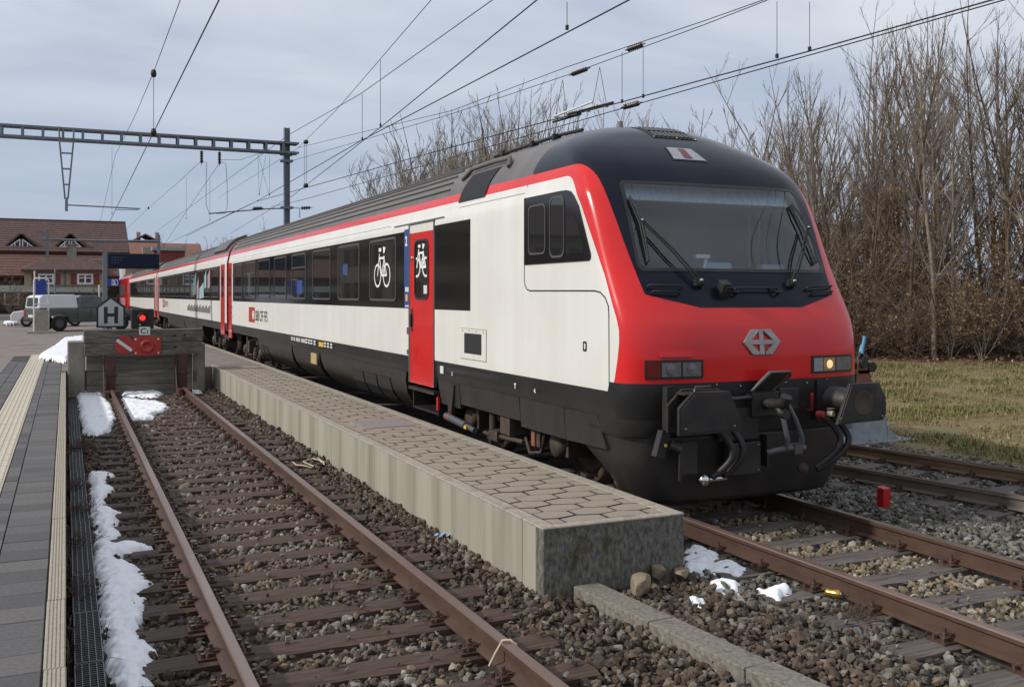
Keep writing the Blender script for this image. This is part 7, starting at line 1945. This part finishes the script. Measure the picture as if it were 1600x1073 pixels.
# thicket: a belt along the edge line
spots = []
tries = 0
while len(spots) < 124 and tries < 20000:
    tries += 1
    y = tr_.uniform(9, 66) if len(spots) < 86 else tr_.uniform(9, 40); dep = abs(tr_.gauss(0, 1))*4.6 + .3
    x = float(thicket_edge(y)) + dep
    if x > 52: continue
    if any((x-a)**2 + (y-b)**2 < (1.05 if y < 40 else 1.7) for a, b in spots): continue
    d = x*ST + y*CT; u = 800 + 1530*(x*CT-y*ST)/d
    if u < 585 or u > 1680 or d < 20 or (len(spots) >= 86 and u < 1195): continue
    spots.append((x, y))
for (x, y) in spots:
    d = x*ST + y*CT; u = 800 + 1530*(x*CT-y*ST)/d
    topv = np.interp(u, [585, 620, 680, 760, 860, 950, 1040, 1100, 1150, 1185, 1220, 1260, 1330, 1440, 1500, 1600, 1680], [290, 235, 190, 158, 150, 160, 185, 150, 215, 235, 165, 105, 75, 10, 30, -40, -60])
    h = (EYE_H + (460-topv)*d/1530 - gz(x, y))*(tr_.uniform(.82, 1.03) if u < 1190 else tr_.choice([tr_.uniform(.64, .88), tr_.uniform(.88, 1.04), tr_.uniform(.92, 1.04)]))
    near = x - float(thicket_edge(y))
    ix = tr_.choice([0, 0, 1, 1, 2, 2, 3, 3, 4])
    if u > 1190:
        pr = PT[ix]
        lab = ['leafless grey single-stemmed tree within the brown thicket', 'brown-barked single-stemmed thicket tree holding many withered leaves low down', 'grey-barked single-stemmed thicket tree with a few withered leaves', 'brown several-stemmed thicket tree with withered leaves up its stems', 'leafless grey several-stemmed tree within the brown thicket'][ix]
        grp = ['bare single-stemmed thicket trees', 'leafy brown thicket trees', 'sparsely leafed thicket trees', 'brown several-stemmed thicket trees', 'bare several-stemmed thicket trees'][ix]
    else:
        ix = tr_.choice([0, 1]); pr = PS[ix]
        lab = ['pale twiggy tree with brown bark in the row behind the train roof', 'pale twiggy tree with grey bark in the row behind the train roof'][ix]
        grp = ['brown-barked trees behind the train roof', 'grey-barked trees behind the train roof'][ix]
    plant('bare_tree', pr, (x, y, gz(x, y)-.1), min(h, 16), tr_.uniform(0, 6.28), lab, 'tree', grp, tr_.uniform(.85, 1.15)*(1.0 if u > 1190 else 1.1))
for k, (x, y, h, lab) in enumerate(((27.2, 14.5, 12.5, 'thick dark-limbed tree at the right end of the thicket'), (24.6, 22.3, 10.6, 'tall straight grey tree at the front edge of the thicket'))):
    plant('bare_tree', PT[3] if k == 0 else PT[0], (x, y, gz(x, y)-.1), h, 1.0+k, lab, 'tree')
n = 0
bs_ = []
while n < 84:
    y = tr_.uniform(9, 46); dep = tr_.choice([tr_.uniform(-.4, 1.4), tr_.uniform(1, 7)])
    x = float(thicket_edge(y)) + dep; d = x*ST + y*CT; u = 800 + 1530*(x*CT-y*ST)/d
    if u < 1180 or u > 1690 or d < 20 or any((x-a)**2+(y-b)**2 < .5 for a, b in bs_): continue
    bs_.append((x, y)); n += 1
    ix = tr_.choice([0, 1, 2])
    plant('bare_shrub', PB[ix], (x, y, gz(x, y)-.08), tr_.uniform(1.8, 4.6)*(.75 if dep < .5 else 1), tr_.uniform(0, 6.28), ['low shrub with scattered brown leaves at the foot of the thicket', 'low shrub with few yellowish leaves at the foot of the thicket', 'low grey-stemmed shrub dense with brown leaves at the foot of the thicket'][ix], 'shrub', ['brown-leafed thicket shrubs', 'yellowish thicket shrubs', 'dense brown thicket shrubs'][ix], tr_.uniform(.9, 1.4))
# small trees in the far distance and bare plants at the station
for u, v, Y, h0, lb in ((338, 358, 150, 1, 'small round bare tree beside the orange house, left of two'), (372, 352, 155, 1, 'small round bare tree just left of the gantry mast foot'), (418, 338, 120, 0, 'slim bare sapling in the gap left of the mast above the coach roof')):
    p = at_y(u, v, Y); hh_ = p.z+.3
    plant('bare_tree', PS[u % 2] if h0 else PT[0], (p.x, Y, -.3), hh_, u*.1, lb, 'tree', None, 1.7 if h0 else .8)
for u, Y, h, lb in ((18, 90, 4.2, 'bare brown bush in front of the station canopy at the far left'), (140, 92, 3.9, 'bare bush standing behind the pickup by the station canopy'), (46, 93, 3.0, 'smaller bare bush left of the pickup tail')):
    p = at_y(u, 500, Y); plant('bare_shrub', PB[1], (p.x, Y, PZ-.05), h, u*.3, lb, 'shrub', None, 1.1)

# ------------------------------------------------------------------ grass, litter, weeds
def blades(name, n, xr, yr, zf, dens, hgt, pal, matname='grass_blade', clump=0.0, keep=None, wid=.006):
    x = rng.uniform(*xr, n); y_ = rng.uniform(*yr, n)
    nzv = np.array([mnoise.fractal(Vector((a*.7, b*.7, 4.)), 1, 2, 3) for a, b in zip(x, y_)])
    k = nzv > rng.uniform(-.6, .25, n)*dens
    if keep is not None: k &= keep(x, y_)
    x, y_, nzv = x[k], y_[k], nzv[k]; n = len(x)
    z = zf(x, y_); h = hgt*rng.uniform(.4, 1.2, n)*(1+.8*np.clip(nzv, -.5, 1)); az = rng.uniform(0, 6.28, n); ln = rng.uniform(.2, 1.3, n)
    dx, dy = np.cos(az), np.sin(az); w = wid*rng.uniform(.7, 1.6, n)*2
    B = np.stack([x, y_, z], 1); sd = np.stack([-dy, dx, 0*dx], 1)*w[:, None]
    M_ = B + np.stack([dx*h*.3*ln, dy*h*.3*ln, h*.62], 1); T = B + np.stack([dx*h*.9*ln, dy*h*.9*ln, h*(1-.35*ln)], 1)
    V = np.stack([B-sd, B+sd, M_+sd*.7, M_-sd*.7, T], 1).reshape(-1, 3); b = 5*np.arange(n)[:, None]
    F = np.concatenate([b+np.array([[0, 1, 2]]), b+np.array([[0, 2, 3]]), b+np.array([[3, 2, 4]])], 0)
    pal = np.array(pal); ci = np.clip((nzv*1.4+.5+rng.normal(0, .25, n))*len(pal), 0, len(pal)-1).astype(int)
    c = pal[ci]*rng.uniform(.7, 1.25, (n, 1))
    o = np_mesh(name, V, F, matname, tint=np.repeat(c, 5, 0)); o['kind'] = 'stuff'; return o
GP = [(.27, .205, .095), (.24, .18, .08), (.20, .16, .06), (.15, .145, .04), (.23, .18, .08), (.13, .14, .034)]
vz = lambda x, y: -.19 + verge_z(x, y)
def in_verge(x, y_):
    e = thicket_edge(y_)
    d = x*ST + y_*CT; u = 800 + 1530*(x*CT-y_*ST)/d
    return (x > np.maximum(11.6, tr3v(y_)+1.9)) & (x < e - rng.exponential(1.3, x.shape) - .2) & (u > 1225) & (u < 1720)
def tr3v(y): q = y-9.3; return 9.42 - .17*q + np.where(q > 0, .0035*q*q, 0)
blades('grass', 120000, (11.2, 31), (3, 27), vz, 1.0, .085, GP, keep=in_verge, wid=.005)
blades('grass', 26000, (11.2, 31), (3, 27), vz, .6, .14, GP[:2]+GP[4:5], keep=in_verge, wid=.0035)
nl = 26000
x = rng.uniform(20, 38, nl); y_ = rng.uniform(8, 36, nl); k = (x > thicket_edge(y_) - rng.exponential(1.6, nl)) & (x < thicket_edge(y_)+5); x, y_ = x[k], y_[k]
P = np.stack([x, y_, -.09+verge_z(x, y_)+rng.uniform(0, .06, len(x))], 1); a = rng.normal(size=P.shape); a[:, 2] *= .35; a /= np.linalg.norm(a, axis=1, keepdims=True); b = np.cross(a, rng.normal(size=P.shape)*np.array([.3, .3, 1])); b /= np.linalg.norm(b, axis=1, keepdims=True)
s = rng.uniform(.03, .075, (len(P), 1)); V = np.stack([P-a*s, P+b*s*.6, P+a*s, P-b*s*.6], 1).reshape(-1, 3); F = 4*np.arange(len(P))[:, None]+np.array([[0, 1, 2, 3]])
LP = np.array([(.15, .085, .05), (.20, .12, .075), (.11, .06, .038), (.26, .17, .11), (.09, .05, .032)])
o = np_mesh('fallen_leaves', V, F, 'litter_leaf', tint=np.repeat(LP[rng.integers(0, 5, len(P))]*rng.uniform(.7, 1.2, (len(P), 1)), 4, 0)); o['kind'] = 'stuff'
# scattered brown leaves on the near ballast and dry weeds along the duct
nl = 260
x = rng.uniform(2.5, 9.2, nl); y_ = rng.uniform(3, 11, nl); k = ~((x > 3.1) & (x < 7.6) & (y_ > 6.3)); x, y_ = x[k], y_[k]
P = np.stack([x, y_, np.full(len(x), -.135)], 1); a = rng.normal(size=P.shape); a[:, 2] *= .3; a /= np.linalg.norm(a, axis=1, keepdims=True); b = np.cross(a, np.array([[0, 0, 1.]])); s = rng.uniform(.012, .028, (len(P), 1))
V = np.stack([P-a*s, P+b*s*.6, P+a*s, P-b*s*.6], 1).reshape(-1, 3); F = 4*np.arange(len(P))[:, None]+np.array([[0, 1, 2, 3]])
o = np_mesh('fallen_leaves', V, F, 'litter_leaf', tint=np.repeat(LP[rng.integers(0, 5, len(P))], 4, 0)); o['kind'] = 'stuff'
WP = [(.10, .058, .036), (.075, .043, .028), (.13, .08, .05), (.06, .045, .022)]
blades('dry_weeds', 2600, (-.012, .05), (3, 23), lambda x, y: -.20+0*x, .7, .17, WP, wid=.002)
blades('dry_weeds', 300, (.19, .24), (3, 23), lambda x, y: -.20+0*x, .5, .13, WP, wid=.002)
def tuft(cx, cy, z, n, h, pal, name='dry_weeds', sp=.12):
    segs = []
    for _ in range(n):
        p = Vector((cx+random.gauss(0, sp*.5), cy+random.gauss(0, sp), z)); d = Vector((random.gauss(0, .6), random.gauss(0, .6), random.uniform(.3, 1))).normalized()
        for i in range(4):
            q = p + d*h*.3*random.uniform(.5, 1.2); segs.append((p.copy(), q.copy(), .0022, .0016)); p = q; d = (d+rvec(random)*.55).normalized()
    me = seg_mesh(name, segs, 3, 'dead_weed'); o = link(name, me); o['kind'] = 'stuff'
for u, v in ((122, 703), (116, 762), (126, 800), (124, 925), (118, 850), (130, 700)):
    p = at_z(u, v, -.1); tuft(p.x, p.y, -.12, 70, .16, WP)
tuft(*at_z(1338, 962, -.15)[:2], -.17, 60, .14, WP, sp=.06)
tuft(*at_z(720, 680, -.1)[:2], -.15, 10, .1, WP)
